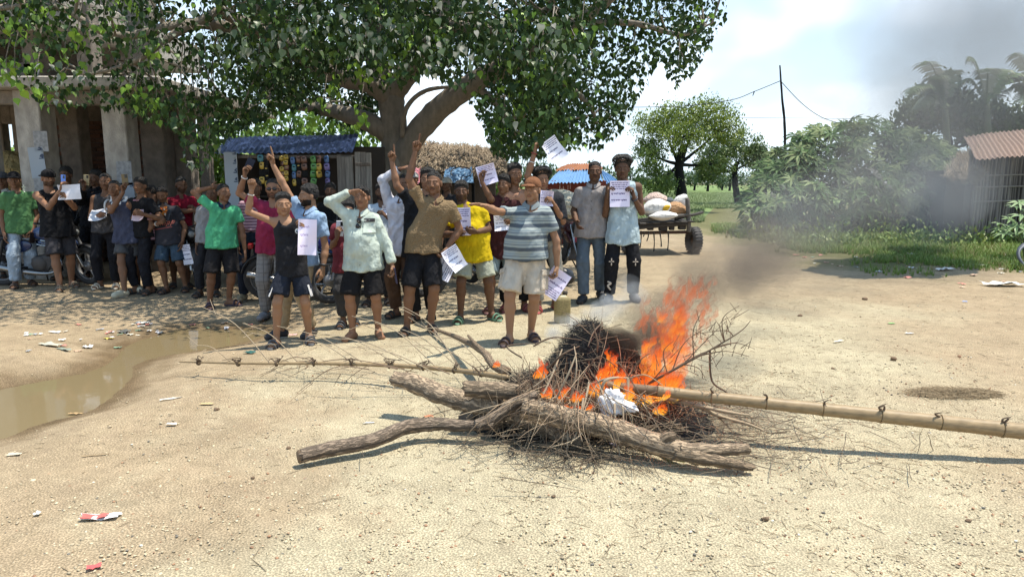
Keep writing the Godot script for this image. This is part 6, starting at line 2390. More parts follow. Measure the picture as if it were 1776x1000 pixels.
func build_people() -> void:
	var S1 := Color(.25, .130, .076)
	var S2 := Color(.19, .098, .057)
	var S3 := Color(.125, .065, .039)
	var S4 := Color(.30, .165, .097)
	var BLACK := Color(.016, .016, .018)
	var D: Dictionary

	# --- left group, in the tree's shade
	D = {"label": "person in pale shirt half hidden behind the green tee at the left edge", "at": [-6, 10.9], "top": [2, 297], "yaw": 20, "skin": S3, "cell": .017, "cap": Color(.06, .06, .065), "shirt": {"kind": "shirt", "c": Color(.42, .44, .40)}, "bottom": {"kind": "trousers", "c": Color(.05, .05, .06), "to": 1.9}}
	person(D)
	D = {"label": "person in green t-shirt, dark cap and pale jeans at far left", "feet": [27, 499, 52, 494], "top": [22, 296], "yaw": 38, "hyaw": 30, "skin": S2, "girth": .95, "cap": Color(.012, .012, .014), "hair": "short", "shirt": {"kind": "tee", "c": Color(.085, .20, .082), "w": 1.1, "hem": 403},
		"bottom": {"kind": "jeans", "c": Color(.36, .44, .53), "to": 1.93, "w": 1.15}, "ra": {"w": [54, 400, .12], "pose": "grip"}, "shoec": Color(.06, .04, .03), "sx": 32, "hip": 36}
	person(D)
	phone("dark phone held low by the person in green t-shirt", in_hand(D, 1, 55, 412), Vector3(.2, 1, 0), Vector3(1, 0, .4), Color(.02, .014, .014))
	chest_print(D, "print", Vector2(.07, .10), Vector2(.05, .11), "letters")
	D = {"label": "bearded person in black sleeveless top and backwards cap filming with a blue phone", "feet": [104, 504, 124, 497], "top": [81, 292], "yaw": 42, "hyaw": 55, "skin": S1, "beard": .75, "cap": Color(.014, .014, .016), "capturn": 180, "hair": "short", "shirt": {"kind": "tank", "c": Color(.014, .014, .016), "w": 1.12, "hem": 410},
		"bottom": {"c": Color(.048, .046, .052), "to": .98, "w": 1.21}, "la": {"e": [84, 360, 1], "w": [104, 330, 1], "pose": "grip", "h": [.2, 1, .2], "p": [1, 0, .3]}, "ra": {"e": [129, 360, 1], "w": [116, 344, 1], "pose": "grip"}, "shoec": Color(.10, .09, .07), "sx": 86, "hip": 100}
	person(D)
	phone("blue phone held up by the person in backwards cap", in_hand(D, 0, 109, 313, -.03), Vector3(.05, 1, 0), Vector3(-.3, 0, 1), Color(.10, .24, .75))
	paper("blank white sheet held under the blue phone", in_hand(D, 1, 121, 333, -.04), Vector3(.1, .1, 1), .06, .30, .21, mat("paper_back", Color(.72, .72, .78), .8))
	D = {"label": "person with thick dark hair mostly hidden behind the white sheet", "at": [118, 11.0], "top": [112, 288], "yaw": 10, "skin": S3, "cell": .018, "hair": "fringe", "shirt": {"kind": "tee", "c": Color(.025, .028, .034)}, "bottom": {"kind": "trousers", "c": Color(.02, .02, .024), "to": 1.9}}
	person(D)
	D = {"label": "person in dark long sleeves holding up a pale gold phone", "at": [164, 10.9], "top": [163, 294], "yaw": -10, "hyaw": -15, "skin": S3, "cell": .017, "hair": "top", "shirt": {"kind": "long", "c": Color(.013, .013, .016)}, "bottom": {"kind": "trousers", "c": Color(.016, .016, .02), "to": 1.92}, "la": {"e": [139, 350, 1], "w": [145, 327, 1], "pose": "grip", "h": [.1, 1, .1], "p": [0, 0, 1]}}
	person(D)
	phone("pale gold phone raised in front of the dark-haired person", in_hand(D, 0, 149, 312, -.04), Vector3(.1, 1, 0), Vector3(.1, 0, 1), Color(.42, .35, .20))
	D = {"label": "bare-armed person in grey singlet with a sheet of paper, between two phones", "at": [188, 10.3], "top": [181, 300], "yaw": 12, "hyaw": 18, "skin": S2, "beard": -.6, "hair": "short", "cell": .015, "shirt": {"kind": "tank", "c": Color(.065, .065, .072)}, "bottom": {"kind": "trousers", "c": Color(.018, .018, .022), "to": 1.9}, "la": {"w": [168, 374, .25], "pose": "grip"}, "shoec": Color(.50, .45, .36)}
	person(D)
	paper("white sheet held flat at the waist of the person in grey singlet", in_hand(D, 0, 170, 374, -.05), Vector3(.1, .9, .5), .1, .21, .28, mat("paper_back"))
	D = {"label": "person in navy sleeveless top with white trim raising a phone, wearing cream clogs", "feet": [216, 514, 240, 505], "top": [196, 312], "yaw": -4, "hyaw": 8, "hpitch": -4, "skin": S2, "shirt": {"kind": "tank", "c": Color(.060, .066, .105), "w": 1.08, "hem": 421}, "hair": "short",
		"bottom": {"c": Color(.078, .080, .086), "to": .72, "w": 1.18}, "la": {"e": [192, 366, 1], "w": [213, 333, 1], "pose": "grip", "h": [.05, 1, .1], "p": [1, 0, 0]}, "ra": {"w": [232, 425, -.15]}, "shoe": "croc", "shoec": Color(.52, .48, .36), "sx": 206, "hip": 220, "toes": [-12, 38]}
	person(D)
	white_trim(D)
	phone("gold-brown phone raised by the person in navy sleeveless top", in_hand(D, 0, 216, 312, -.03), Vector3(-.05, 1, 0), Vector3(.2, 0, 1), Color(.16, .11, .04))
	D = {"label": "person in black t-shirt holding pink papers behind the navy top", "at": [246, 9.95], "top": [241, 306], "yaw": -12, "skin": S2, "cell": .016, "hair": "fringe", "shirt": {"kind": "tee", "c": BLACK}, "bottom": {"kind": "trousers", "c": Color(.02, .02, .025), "to": 1.9}, "la": {"w": [232, 372, .2], "pose": "grip"}, "ra": {"w": [250, 372, .2], "pose": "grip"}}
	person(D)
	chest_print(D, "print", Vector2(0, .02), Vector2(.10, .02), "red")
	paper("pink handbill held by the person in black t-shirt", in_hand(D, 0, 240, 374, -.05), Vector3(-.1, .5, 1), -.1, .15, .17, mat("paper_pink", Color(.62, .50, .58), .8))
	D = {"label": "boy in profile with pale pink shirt between the navy top and the tiger tee", "at": [262, 10.1], "top": [258, 320], "yaw": -68, "hyaw": -75, "hpitch": 12, "skin": S2, "cell": .016, "hair": "short", "shirt": {"kind": "tee", "mat": printed("pinstripe")}, "bottom": {"c": Color(.025, .022, .026), "to": .9}, "ra": {"w": [246, 414, .05]}}
	person(D)
	D = {"label": "person in charcoal tiger-print t-shirt looking down at a phone", "feet": [289, 508, 322, 505], "top": [279, 323], "yaw": 4, "hyaw": 14, "hpitch": 26, "skin": S2, "beard": -.5, "hair": "short", "shirt": {"kind": "tee", "mat": printed("tiger"), "w": 1.08, "hem": 423}, "girth": 1.05, "wide": 1.12,
		"bottom": {"c": Color(.052, .085, .125), "to": .93, "w": 1.18}, "la": {"e": [251, 391, 1], "w": [273, 388, 1], "pose": "grip", "h": [.8, .35, .3], "p": [.2, .3, -1]}, "ra": {"w": [316, 418, .05]}, "bands": [[0, Color(.65, .65, .62), .92]], "shoec": Color(.03, .022, .02)}
	person(D)
	phone("small dark phone in the hand of the tiger-print t-shirt person", in_hand(D, 0, 291, 373, -.06), Vector3(.2, 1, -.4), Vector3(-.4, .3, 1), Color(.014, .014, .016))
	paper("printed sheet hanging from the lowered hand beside the jeans shorts", in_hand(D, 1, 325, 441, -.02), Vector3(.1, 0, 1), .12, .13, .29, printed("sign_white"), "printed protest sheets")
	D = {"label": "person in dark red t-shirt and grey shorts typing on a phone", "feet": [302, 498, 325, 499], "top": [313, 306], "yaw": 30, "hyaw": 42, "hpitch": 12, "skin": S3, "beard": .6, "hair": "short", "cell": .015, "shirt": {"kind": "tee", "c": Color(.215, .012, .030), "hem": 402}, "bottom": {"c": Color(.20, .20, .19), "to": .95, "w": 1.12}, "la": {"w": [334, 365, .22], "pose": "grip"}, "ra": {"w": [340, 364, .2], "pose": "grip"}}
	person(D)
	phone("phone held in both hands by the dark red t-shirt person", in_hand(D, 1, 342, 362, -.05), Vector3(.1, .7, -.6), Vector3(-.5, .7, .4), Color(.02, .02, .022))
	D = {"label": "person in grey shirt peering from behind the green polo's raised arm", "at": [361, 9.7], "top": [366, 322], "yaw": 8, "skin": S3, "cell": .017, "hair": "short", "shirt": {"kind": "shirt", "c": Color(.28, .28, .29)}, "bottom": {"kind": "trousers", "c": Color(.03, .03, .035), "to": 1.9}}
	person(D)
	D = {"label": "person in bright green polo with one hand behind the head", "feet": [364, 534, 397, 530], "top": [387, 318], "yaw": 28, "hyaw": 52, "skin": S2, "hair": "short", "beard": -.4, "girth": 1.06, "shirt": {"kind": "polo", "c": Color(.085, .40, .205), "collar": cloth(Color(.018, .03, .055)), "w": 1.06, "hem": 429},
		"bottom": {"c": Color(.020, .019, .021), "to": 1.0, "w": 1.18}, "la": {"e": [335, 333, .3], "w": [364, 325, -1], "pose": "relaxed", "up": 1, "h": [1, .1, -.5], "p": [0, 0, -1]}, "ra": {"e": [419, 397, 0], "w": [424, 432, .6]}, "shoe": "sandal", "shoec": Color(.035, .022, .04), "sx": 386, "hip": 383, "toes": [-6, 55]}
	person(D)
	D = {"label": "person in pink-striped t-shirt and dark jeans behind the raised arms", "at": [437, 9.2], "top": [441, 309], "yaw": 15, "skin": S3, "cell": .016, "hair": "fringe", "shirt": {"kind": "tee", "mat": printed("pinstripe"), "hem": 396}, "bottom": {"kind": "jeans", "c": Color(.022, .028, .045), "to": 1.95}, "shoe": "shoe", "shoec": Color(.30, .24, .15), "pale_sole": true}
	person(D)

	# --- the front row, in the sun
	D = {"label": "person in maroon t-shirt and sunglasses holding a pack aloft", "feet": [462, 550, 492, 552], "top": [472, 309], "yaw": 6, "hyaw": 10, "skin": S1, "beard": .7, "glasses": true, "hair": "short", "girth": 1.08, "shirt": {"kind": "tee", "c": Color(.225, .022, .058), "hem": 438}, "bottom": {"kind": "trousers", "mat": printed("check"), "to": 1.94},
		"la": {"e": [414, 335, .4], "w": [424, 306, .6], "pose": "grip", "up": 1, "h": [.1, 1, .2], "p": [1, 0, .2]}, "bands": [[0, Color(.65, .60, .55), .95]], "shoe": "shoe", "shoec": Color(.14, .14, .15)}
	person(D)
	var pk := put("card_pack", box_mesh(Vector3(.085, .125, .022), .003), printed("pack_card"))
	pk.position = in_hand(D, 0, 433, 284, -.04)
	pk.basis = Basis(Vector3.BACK, -.45) * Basis(Vector3.UP, .2)
	tag(pk, "white and black card pack gripped in the raised hand with a white bracelet", "pack")
	D = {"label": "bearded person in pale blue shirt pointing one finger to the sky", "feet": [489, 586, 541, 584], "top": [533, 318], "yaw": -28, "hyaw": -55, "skin": S4, "beard": 1.0, "hair": "fringe", "shirt": {"kind": "shirt", "c": Color(.30, .43, .62), "w": 1.02, "hem": 459, "buttons": 4}, "bottom": {"kind": "trousers", "c": Color(.42, .325, .205), "to": 1.92},
		"la": {"e": [495, 327, .5], "w": [473, 286, .4], "pose": "point", "up": 1, "h": [-.12, 1, .1], "p": [0, .1, 1]}, "ra": {"e": [564, 430, 0], "w": [560, 462, .4]}, "bands": [[1, Color(.012, .012, .014), .93, .013]], "shoe": "shoe", "shoec": Color(.025, .025, .03), "pale_sole": true, "sx": 535, "hip": 520}
	person(D)
	D = {"label": "boy in black sports vest and navy shorts with a raised fist", "feet": [480, 601, 536, 594], "top": [490, 333], "yaw": 10, "hyaw": 22, "skin": S4, "hair": "top", "girth": .88, "limbs": .9, "shirt": {"kind": "tank", "c": Color(.020, .020, .023), "hem": 478}, "bottom": {"c": Color(.020, .024, .036), "to": .80, "w": 1.21},
		"la": {"e": [430, 367, .2], "w": [436, 330, .4], "pose": "fist", "up": 1, "h": [.05, 1, 0], "p": [0, 0, 1]}, "ra": {"e": [531, 428, -.6], "w": [528, 400, 1], "pose": "grip"}, "bands": [[0, Color(.60, .55, .48), .80]], "shoec": Color(.055, .058, .065), "sx": 497, "hip": 503}
	person(D)
	chest_print(D, "badge", Vector2(.095, -.055), Vector2(.062, .062), "badge")
	side_stripes(D)
	paper("faintly printed lilac sheet hanging at the boy's shoulder over the blue shirt", in_hand(D, 1, 533, 411, .02), Vector3(.25, .05, 1), -.06, .165, .33, printed("sign_faint"), "", .05)
	D = {"label": "dark-clothed person standing in the kiosk's shadow", "at": [566, 9.7], "top": [572, 316], "yaw": 5, "skin": S3, "beard": .5, "cell": .017, "hair": "fringe", "shirt": {"kind": "tee", "c": Color(.012, .012, .014)}, "bottom": {"kind": "trousers", "c": Color(.02, .02, .022), "to": 1.9}}
	person(D)
	D = {"label": "boy in maroon t-shirt holding a white phone, half behind the pale green shirt", "feet": [596, 567, 612, 563], "top": [602, 346], "yaw": 10, "skin": S2, "cell": .014, "hair": "fringe", "shirt": {"kind": "tee", "c": Color(.20, .040, .052), "hem": 471}, "bottom": {"kind": "trousers", "c": Color(.055, .055, .058), "to": 1.85}, "la": {"e": [576, 428, 0], "w": [584, 413, .8], "pose": "grip", "h": [.2, 1, .2], "p": [.6, 0, -1]}, "shoec": Color(.05, .055, .065)}
	person(D)
	phone("white phone in the hand of the boy in maroon t-shirt", in_hand(D, 0, 589, 396, -.03), Vector3(.1, 1, 0), Vector3(.3, 0, 1), Color(.65, .65, .72))
	D = {"label": "barefoot person in pale green long-sleeved shirt shading the brow with a wrist", "feet": [612, 588, 656, 584], "top": [627, 321], "yaw": 2, "hyaw": -4, "hpitch": -4, "skin": S1, "beard": -.35, "hair": "fringe", "girth": 1.12, "shirt": {"kind": "long", "c": Color(.50, .57, .50), "hem": 467, "w": 1.02, "buttons": 5}, "bottom": {"c": Color(.014, .013, .014), "to": .98, "w": 1.25},
		"la": {"e": [571, 350, .25], "w": [608, 333, .5], "pose": "relaxed", "up": 1, "h": [1, -.02, .15], "p": [0, -.3, 1]}, "ra": {"e": [671, 425, 0], "w": [680, 458, .4], "pose": "grip"}, "shoe": "bare", "sx": 623, "hip": 628, "toes": [-28, 22]}
	person(D)
	hang_glasses(D)
	phone("dark blue phone in the lowered hand of the pale green shirt", in_hand(D, 1, 685, 477), Vector3(-.1, 1, .2), Vector3(-1, 0, .4), Color(.03, .03, .08))
	D = {"label": "dark bearded person in white with a small sign, standing further back", "at": [655, 8.6], "top": [661, 316], "yaw": 6, "skin": S3, "beard": .9, "cell": .016, "hair": "fringe", "shirt": {"kind": "tee", "c": Color(.46, .53, .60), "w": 1.06}, "bottom": {"kind": "trousers", "c": Color(.03, .028, .03), "to": 1.9}, "ra": {"w": [671, 376, .25], "pose": "grip"}}
	person(D)
	paper("small printed card held at the chest of the bearded person in white", in_hand(D, 1, 672, 364, -.05), Vector3(0, 0, 1), -.05, .12, .11, printed("sign_white"))
	D = {"label": "person in white long-sleeved shirt and brown trousers, face hidden by a bent arm", "feet": [688, 549, 714, 545], "top": [701, 301], "yaw": -18, "skin": S2, "hair": "short", "shirt": {"kind": "long", "c": Color(.60, .60, .66), "hem": 440}, "bottom": {"kind": "trousers", "c": Color(.105, .062, .040), "to": 1.92, "w": 1.1},
		"la": {"e": [663, 312, .3], "w": [692, 293, .5], "pose": "relaxed", "up": 1, "h": [1, .2, .1]}, "bands": [[0, Color(.03, .02, .02), 1.0]], "sx": 693, "hip": 699}
	person(D)
	D = {"label": "person in black t-shirt raising one finger, just left of the beige polo", "feet": [722, 556, 748, 552], "top": [742, 290], "yaw": -8, "hyaw": -5, "skin": S1, "hair": "top", "shirt": {"kind": "tee", "c": BLACK, "hem": 446, "sleeve": .55}, "bottom": {"kind": "trousers", "c": Color(.018, .018, .02), "to": 1.92},
		"la": {"e": [688, 322, .3], "w": [680, 282, .2], "pose": "point", "up": 1, "h": [-.02, 1, 0], "p": [0, 0, 1]}, "sx": 727, "hip": 728}
	person(D)
	D = {"label": "person in beige polo thrusting a fist up and holding printed sheets", "feet": [706, 578, 747, 574], "top": [752, 296], "yaw": 8, "hyaw": -8, "skin": S2, "beard": -.6, "hair": "short", "shirt": {"kind": "polo", "mat": mat("beige_speckle", Color(.55, .385, .215), .9, {"tex": "grit", "tri": 5.0, "bump": "folds", "bs": 1.0, "spec": .25}), "hem": 438, "w": 1.04}, "bottom": {"c": Color(.017, .017, .020), "to": .95, "w": 1.15},
		"la": {"e": [709, 310, .2], "w": [720, 264, .2], "pose": "point", "up": 1, "h": [.12, 1, .05], "p": [.3, 0, 1]}, "ra": {"e": [797, 398, -.2], "w": [776, 428, .7], "pose": "grip", "h": [-.35, -.8, .3]}, "shoec": Color(.022, .022, .024), "sx": 755, "hip": 735}
	person(D)
	paper("printed sheet tilted in the lowered hand of the beige polo", in_hand(D, 1, 764, 463, -.06), Vector3(-.15, .25, 1), -1.98, .215, .28, printed("sign_white"), "", .02)
	paper("second, crumpled sheet behind the beige polo's hand", in_hand(D, 1, 787, 449, .02), Vector3(.3, .2, 1), .55, .17, .24, printed("sign_white"), "", .06)
	D = {"label": "person in yellow t-shirt and greenish shorts holding a sign at the chest", "feet": [799, 559, 852, 554], "top": [800, 312], "yaw": 4, "hyaw": 2, "hpitch": 3, "skin": S3, "beard": .5, "hair": "fringe", "girth": 1.1, "wide": 1.08, "shirt": {"kind": "tee", "c": Color(.60, .43, .010), "hem": 452, "w": 1.04}, "bottom": {"c": Color(.37, .39, .31), "to": .86, "w": 1.30},
		"la": {"w": [789, 405, .24], "pose": "grip"}, "ra": {"e": [847, 397, .1], "w": [828, 402, 1], "pose": "grip", "h": [-1, .1, .2], "p": [0, .4, -1]}, "shoec": Color(.10, .20, .13), "sx": 812, "hip": 820, "toes": [-15, 35]}
	person(D)
	paper("lilac sign held in front of the yellow t-shirt", in_hand(D, 1, 803, 384, -.05), Vector3(-.05, .12, 1), .02, .165, .29, printed("sign_lilac"), "printed protest sheets")
	D = {"label": "youth in maroon button shirt lifting a sign with one arm", "feet": [852, 541, 884, 538], "top": [874, 301], "yaw": -6, "hyaw": -22, "skin": S2, "hair": "fringe", "girth": .95, "shirt": {"kind": "shirt", "c": Color(.058, .020, .022), "hem": 445, "buttons": 4}, "bottom": {"c": Color(.21, .27, .29), "to": .98, "w": 1.12},
		"la": {"e": [851, 345, .3], "w": [836, 316, .3], "pose": "grip", "up": 1, "h": [-.2, 1, 0], "p": [1, 0, .3]}, "ra": {"w": [893, 386, .25], "pose": "grip"}, "shoec": Color(.14, .06, .06)}
	person(D)
	paper("sign lifted high on the left of the maroon button shirt", in_hand(D, 0, 845, 303, -.03), Vector3(-.05, .1, 1), -1.30 + PI / 2 + .0, .21, .22, printed("sign_lilac"), "printed protest sheets")
	paper("sign held at the waist of the maroon button shirt, behind the striped polo's arm", in_hand(D, 1, 876, 386, -.03), Vector3(0, .1, 1), .08, .24, .17, printed("sign_white"), "printed protest sheets")
	D = {"label": "bare-shouldered dark person behind the brown cap", "at": [893, 8.0], "top": [893, 282], "yaw": 6, "hyaw": 18, "skin": S2, "cell": .015, "hair": "top", "shirt": {"kind": "tank", "c": Color(.42, .23, .15), "w": .97}, "bottom": {"kind": "trousers", "c": Color(.015, .015, .017), "to": 1.9}, "shoec": Color(.2, .05, .05)}
	person(D)
	D = {"label": "person in dark grey shirt waving a sheet overhead behind the brown cap", "feet": [934, 540, 962, 534], "top": [940, 287], "yaw": 8, "hyaw": 14, "skin": S1, "hair": "puffy", "shirt": {"kind": "tee", "c": Color(.032, .034, .040), "sleeve": .9}, "bottom": {"kind": "trousers", "c": Color(.25, .235, .20), "to": 1.88},
		"la": {"e": [915, 305, .2], "w": [927, 265, .3], "pose": "grip", "up": 1, "h": [.15, 1, 0], "p": [1, 0, .2]}, "ra": {"e": [976, 384, .2], "w": [962, 356, 1], "pose": "grip"}, "bands": [[0, Color(.22, .03, .03), .97], [0, Color(.62, .60, .55), .60]], "shoec": Color(.30, .05, .05), "sx": 946}
	person(D)
	paper("sheet waved overhead against the sky", in_hand(D, 0, 961, 260, -.02), Vector3(.1, .15, 1), .62, .20, .27, printed("sign_white"), "printed protest sheets", .03)
	paper("small sign at the shoulder of the dark grey shirt", in_hand(D, 1, 948, 344, -.03), Vector3(.05, .1, 1), -.08, .15, .17, printed("sign_lilac"), "printed protest sheets")
	D = {"label": "person in brown cap, striped grey polo and off-white cargo shorts in front of the fire", "feet": [884, 596, 921, 588], "top": [923, 305], "yaw": -8, "hyaw": -24, "skin": S4, "hair": "short", "cap": Color(.21, .095, .048), "beard": -.25, "girth": 1.2, "wide": 1.05, "shirt": {"kind": "polo", "mat": printed("stripes"), "hem": 449, "w": .99}, "bottom": {"c": Color(.60, .52, .42), "to": .92, "w": 1.25},
		"la": {"e": [859, 366, .9], "w": [842, 357, 1], "pose": "flat", "h": [-.6, .15, .7], "p": [0, -1, .3]}, "ra": {"e": [965, 418, -.2], "w": [966, 460, .5], "pose": "grip", "h": [0, -1, .1]}, "shoec": Color(.045, .028, .032), "sx": 920, "hip": 912, "toes": [-16, 24]}
	person(D)
	cargo(D)
	paper("printed sheet hanging corner-down from the striped polo's hand", in_hand(D, 1, 962, 491, -.05), Vector3(.0, .1, 1), 2.55, .20, .27, printed("sign_lilac"), "", .02)
	D = {"label": "person in pale grey button shirt and blue jeans, eyes to the camera", "feet": [1012, 524, 1040, 516], "top": [1032, 279], "yaw": -10, "hyaw": -6, "skin": S3, "beard": -.5, "hair": "short", "shirt": {"kind": "shirt", "c": Color(.335, .30, .285), "hem": 411, "w": 1.05, "buttons": 6, "sleeve": .8}, "bottom": {"kind": "jeans", "c": Color(.115, .15, .19), "to": 1.95, "w": 1.02}, "la": {"e": [995, 366, 0], "w": [1000, 384, 1]}, "ra": {"w": [1046, 386, -.05]}, "shoe": "shoe", "shoec": Color(.016, .016, .018), "sx": 1028, "hip": 1025}
	person(D)
	D = {"label": "bushy-haired person in pale blue tank top holding a sign with both hands", "feet": [1057, 523, 1098, 521], "top": [1080, 267], "yaw": -4, "hyaw": -8, "skin": S3, "hair": "puffy", "beard": -.4, "girth": .92, "limbs": .95, "shirt": {"kind": "tank", "c": Color(.42, .52, .56), "hem": 422, "w": 1.0}, "bottom": {"kind": "trousers", "c": Color(.016, .016, .019), "to": 1.96, "w": 1.05},
		"la": {"e": [1050, 372, .2], "w": [1053, 342, 1], "pose": "grip", "h": [.1, 1, .1], "p": [1, 0, 0]}, "ra": {"e": [1113, 368, .2], "w": [1100, 343, 1], "pose": "grip", "h": [-.2, 1, .1], "p": [-1, 0, 0]}, "bands": [[1, Color(.03, .03, .04), .95, .012]], "shoe": "shoe", "shoec": Color(.10, .10, .105), "sx": 1082, "hip": 1080}
	person(D)
	crosses(D)
	paper("lilac sign held up with both hands at the chest of the pale blue tank top", in_hand(D, 1, 1075, 336, -.02), Vector3(.0, .08, 1), .01, .232, .305, printed("sign_lilac"), "printed protest sheets", .01)
	D = {"label": "person in white cap far back under the pink awning", "at": [717, 12.2], "top": [717, 297], "yaw": 0, "skin": S1, "cell": .02, "cap": Color(.55, .55, .55), "shirt": {"kind": "tee", "c": Color(.3, .3, .32)}, "bottom": {"kind": "trousers", "c": Color(.05, .05, .05), "to": 1.9}}
	person(D)
	D = {"label": "person in pale cap behind the yellow t-shirt, under the blue awning", "at": [776, 11.0], "top": [774, 306], "yaw": -20, "skin": S3, "cell": .02, "cap": Color(.40, .38, .32), "shirt": {"kind": "tee", "c": Color(.04, .04, .045)}, "bottom": {"kind": "trousers", "c": Color(.03, .03, .03), "to": 1.9}}
	person(D)

func on_chest(D: Dictionary, x: float, y: float) -> Vector3:   # a spot on the front of the shirt, relative to the person's base
	var sr: MeshInstance3D = D.shirt_node
	var best := -1e9
	var want: Vector3 = D.chest - D.o + D.r * x + Vector3(0, y, 0)
	var hit := want
	for p in sr.mesh.surface_get_arrays(0)[Mesh.ARRAY_VERTEX] as PackedVector3Array:
		var q: Vector3 = p - want
		if absf(q.dot(D.r)) < .014 and absf(q.y) < .014 and q.dot(D.f) > best:
			best = q.dot(D.f)
			hit = p
	return hit

func patch(D: Dictionary, called: String, x: float, y: float, w: float, h: float, m: Material) -> void:
	var s := Shape.new()
	for j in 5:
		for i in 5:
			var u := i / 4.0 - .5
			var v := j / 4.0 - .5
			var p: Vector3 = on_chest(D, x + u * w, y - v * h) + D.f * .005
			p += D.r * ((D.chest - D.o + D.r * (x + u * w)) - p).dot(D.r) + Vector3(0, (D.chest.y - D.o.y + y - v * h) - p.y, 0)
			s.vert(p, Vector2(i / 4.0, j / 4.0))
	for j in 4:
		for i in 4:
			var k := j * 5 + i
			s.quad(k, k + 1, k + 6, k + 5)
	put(called, s.mesh(), m, D.shirt_node)

func chest_print(D: Dictionary, called: String, c: Vector2, size: Vector2, kind: String) -> void:
	match kind:
		"badge":
			var m := printed("badge")
			patch(D, "badge", c.x, c.y, size.x, size.y, m)
		"letters":
			var m := mat("print_white", Color(.5, .58, .5), .9)
			patch(D, "print", c.x, c.y, .012, size.y, m)
			patch(D, "print", c.x, c.y + .02, size.x, .012, m)
			patch(D, "print", c.x, c.y - .02, size.x * .7, .010, m)
		"red":
			patch(D, "print", c.x, c.y, size.x, size.y, mat("print_red", Color(.42, .20, .22), .9))

func white_trim(D: Dictionary) -> void:
	var m := mat("trim_white", Color(.60, .60, .60), .9)
	for e in [-1.0, 1.0]:
		patch(D, "trim", .105 * e, .075, .045, .075, m)
		patch(D, "trim", .06 * e, .02, .03, .04, m)
	var s := Shape.new()
	var sh: Vector3 = D.chest - D.r * .178 * D.u - D.o + Vector3(0, -.03, 0)
	ring(s, Transform3D(basis_y(D.r), sh), .088, .013, 20, 6)
	put("armhole_trim", s.mesh(), m, D.shirt_node)

func side_stripes(D: Dictionary) -> void:
	var m := mat("stripe_white", Color(.60, .58, .56), .9)
	for k in 2:
		var e := k * 2 - 1
		for j in 3:
			var s := Shape.new()
			var a: Vector3 = D.hip + D.r * e * .095 - D.o
			var b: Vector3 = D.hip.lerp(D.knee[k], .80) - D.o
			var pts := PackedVector3Array()
			for i in 6:
				var t := lerpf(.62, 1.0, i / 5.0)
				pts.append(a.lerp(b + D.r * e * .085, t) + D.f * (.045 + j * .018 - .03 * (1 - t)) + D.r * e * (.012 - j * .005))
			tube(s, pts, radii(6, [.005, .005]), 5)
			put("stripe", s.mesh(), m, D.root.get_node("shorts"))

func hang_glasses(D: Dictionary) -> void:
	var p: Vector3 = on_chest(D, .0, -.02) + D.f * .012
	var s := Shape.new()
	for e in [0, 1]: blob(s, Transform3D(Basis(Vector3.BACK, .25), p + Vector3(-.012 * e, -.055 * e, .004)), .022, .028, .010, 0, 12, 8)
	limb(s, [p + Vector3(.012, .02, 0), p + Vector3(.02, -.03, .012), p + Vector3(.01, -.08, .01)], [.004, .004], 5)
	put("sunglasses", s.mesh(), mat("lens"), D.shirt_node)
	patch(D, "pocket", .105, -.075, .11, .12, cloth(Color(.54, .61, .54)))
	patch(D, "wallet", .105, -.018, .10, .035, mat("wallet", Color(.02, .016, .016), .5))

func cargo(D: Dictionary) -> void:
	for k in 2:
		var e := k * 2 - 1
		var a: Vector3 = D.ank[k].lerp(D.knee[k], 1.0) - D.o
		var hp: Vector3 = D.hip - D.o + D.r * e * .085
		var c: Vector3 = a.lerp(hp, .42) + D.r * e * .105 * D.u
		var y := (hp - a).normalized()
		var b := basis_y(y, (D.r * e + D.f * .55).normalized())
		var o := put("cargo_pocket", box_mesh(Vector3(.11, .17, .022), .009), cloth(Color(.57, .49, .395)), D.root.get_node("shorts"))
		o.transform = Transform3D(b, c + D.f * .03)
		var fl := put("pocket_flap", box_mesh(Vector3(.118, .05, .012), .005), cloth(Color(.55, .475, .38)), o)
		fl.position = Vector3(0, .075, .013)

func crosses(D: Dictionary) -> void:
	var m := mat("print_cream", Color(.52, .45, .38), .9)
	for q in [[0, .98, -.01, 0.0], [1, .98, .01, 0.0], [0, .30, -.02, 1.0]]:
		var k: int = q[0]
		var p: Vector3 = D.ank[k].lerp(D.knee[k], q[1]) - D.o + D.f * (.088 * D.u) + D.r * q[2]
		var s := Shape.new()
		if q[3] == 0.0:
			for arm in [[0, .045, .013, .05], [0, -.04, .013, .05], [.03, .01, .03, .013], [-.03, .01, .03, .013]]:
				blob(s, Transform3D(Basis(D.r, Vector3.UP, D.f), p + D.r * arm[0] * .6 + Vector3(0, arm[1] * .6, 0)), arm[2] * .55, arm[3] * .42, .007, 0, 10, 6)
		else:
			limb(s, [p + Vector3(-.02, .05, 0), p + Vector3(.02, .03, .004), p + Vector3(-.015, 0, .004), p + Vector3(.02, -.05, .004)], [.010, .013, .010], 6)
		put("printed_cross" if q[3] == 0.0 else "printed_mark", s.mesh(), m, D.root.get_node("trousers"))
	for e in [-1, 1]:   # tassels of the drawcord
		var s := Shape.new()
		var p: Vector3 = D.hip - D.o + D.r * .14 * e + Vector3(0, -.09, 0) + D.f * .08
		limb(s, [p, p - Vector3(0, .03, 0), p - Vector3(0, .06, 0)], [.004, .008, .016], 6)
		put("tassel", s.mesh(), m, D.root.get_node("trousers"))

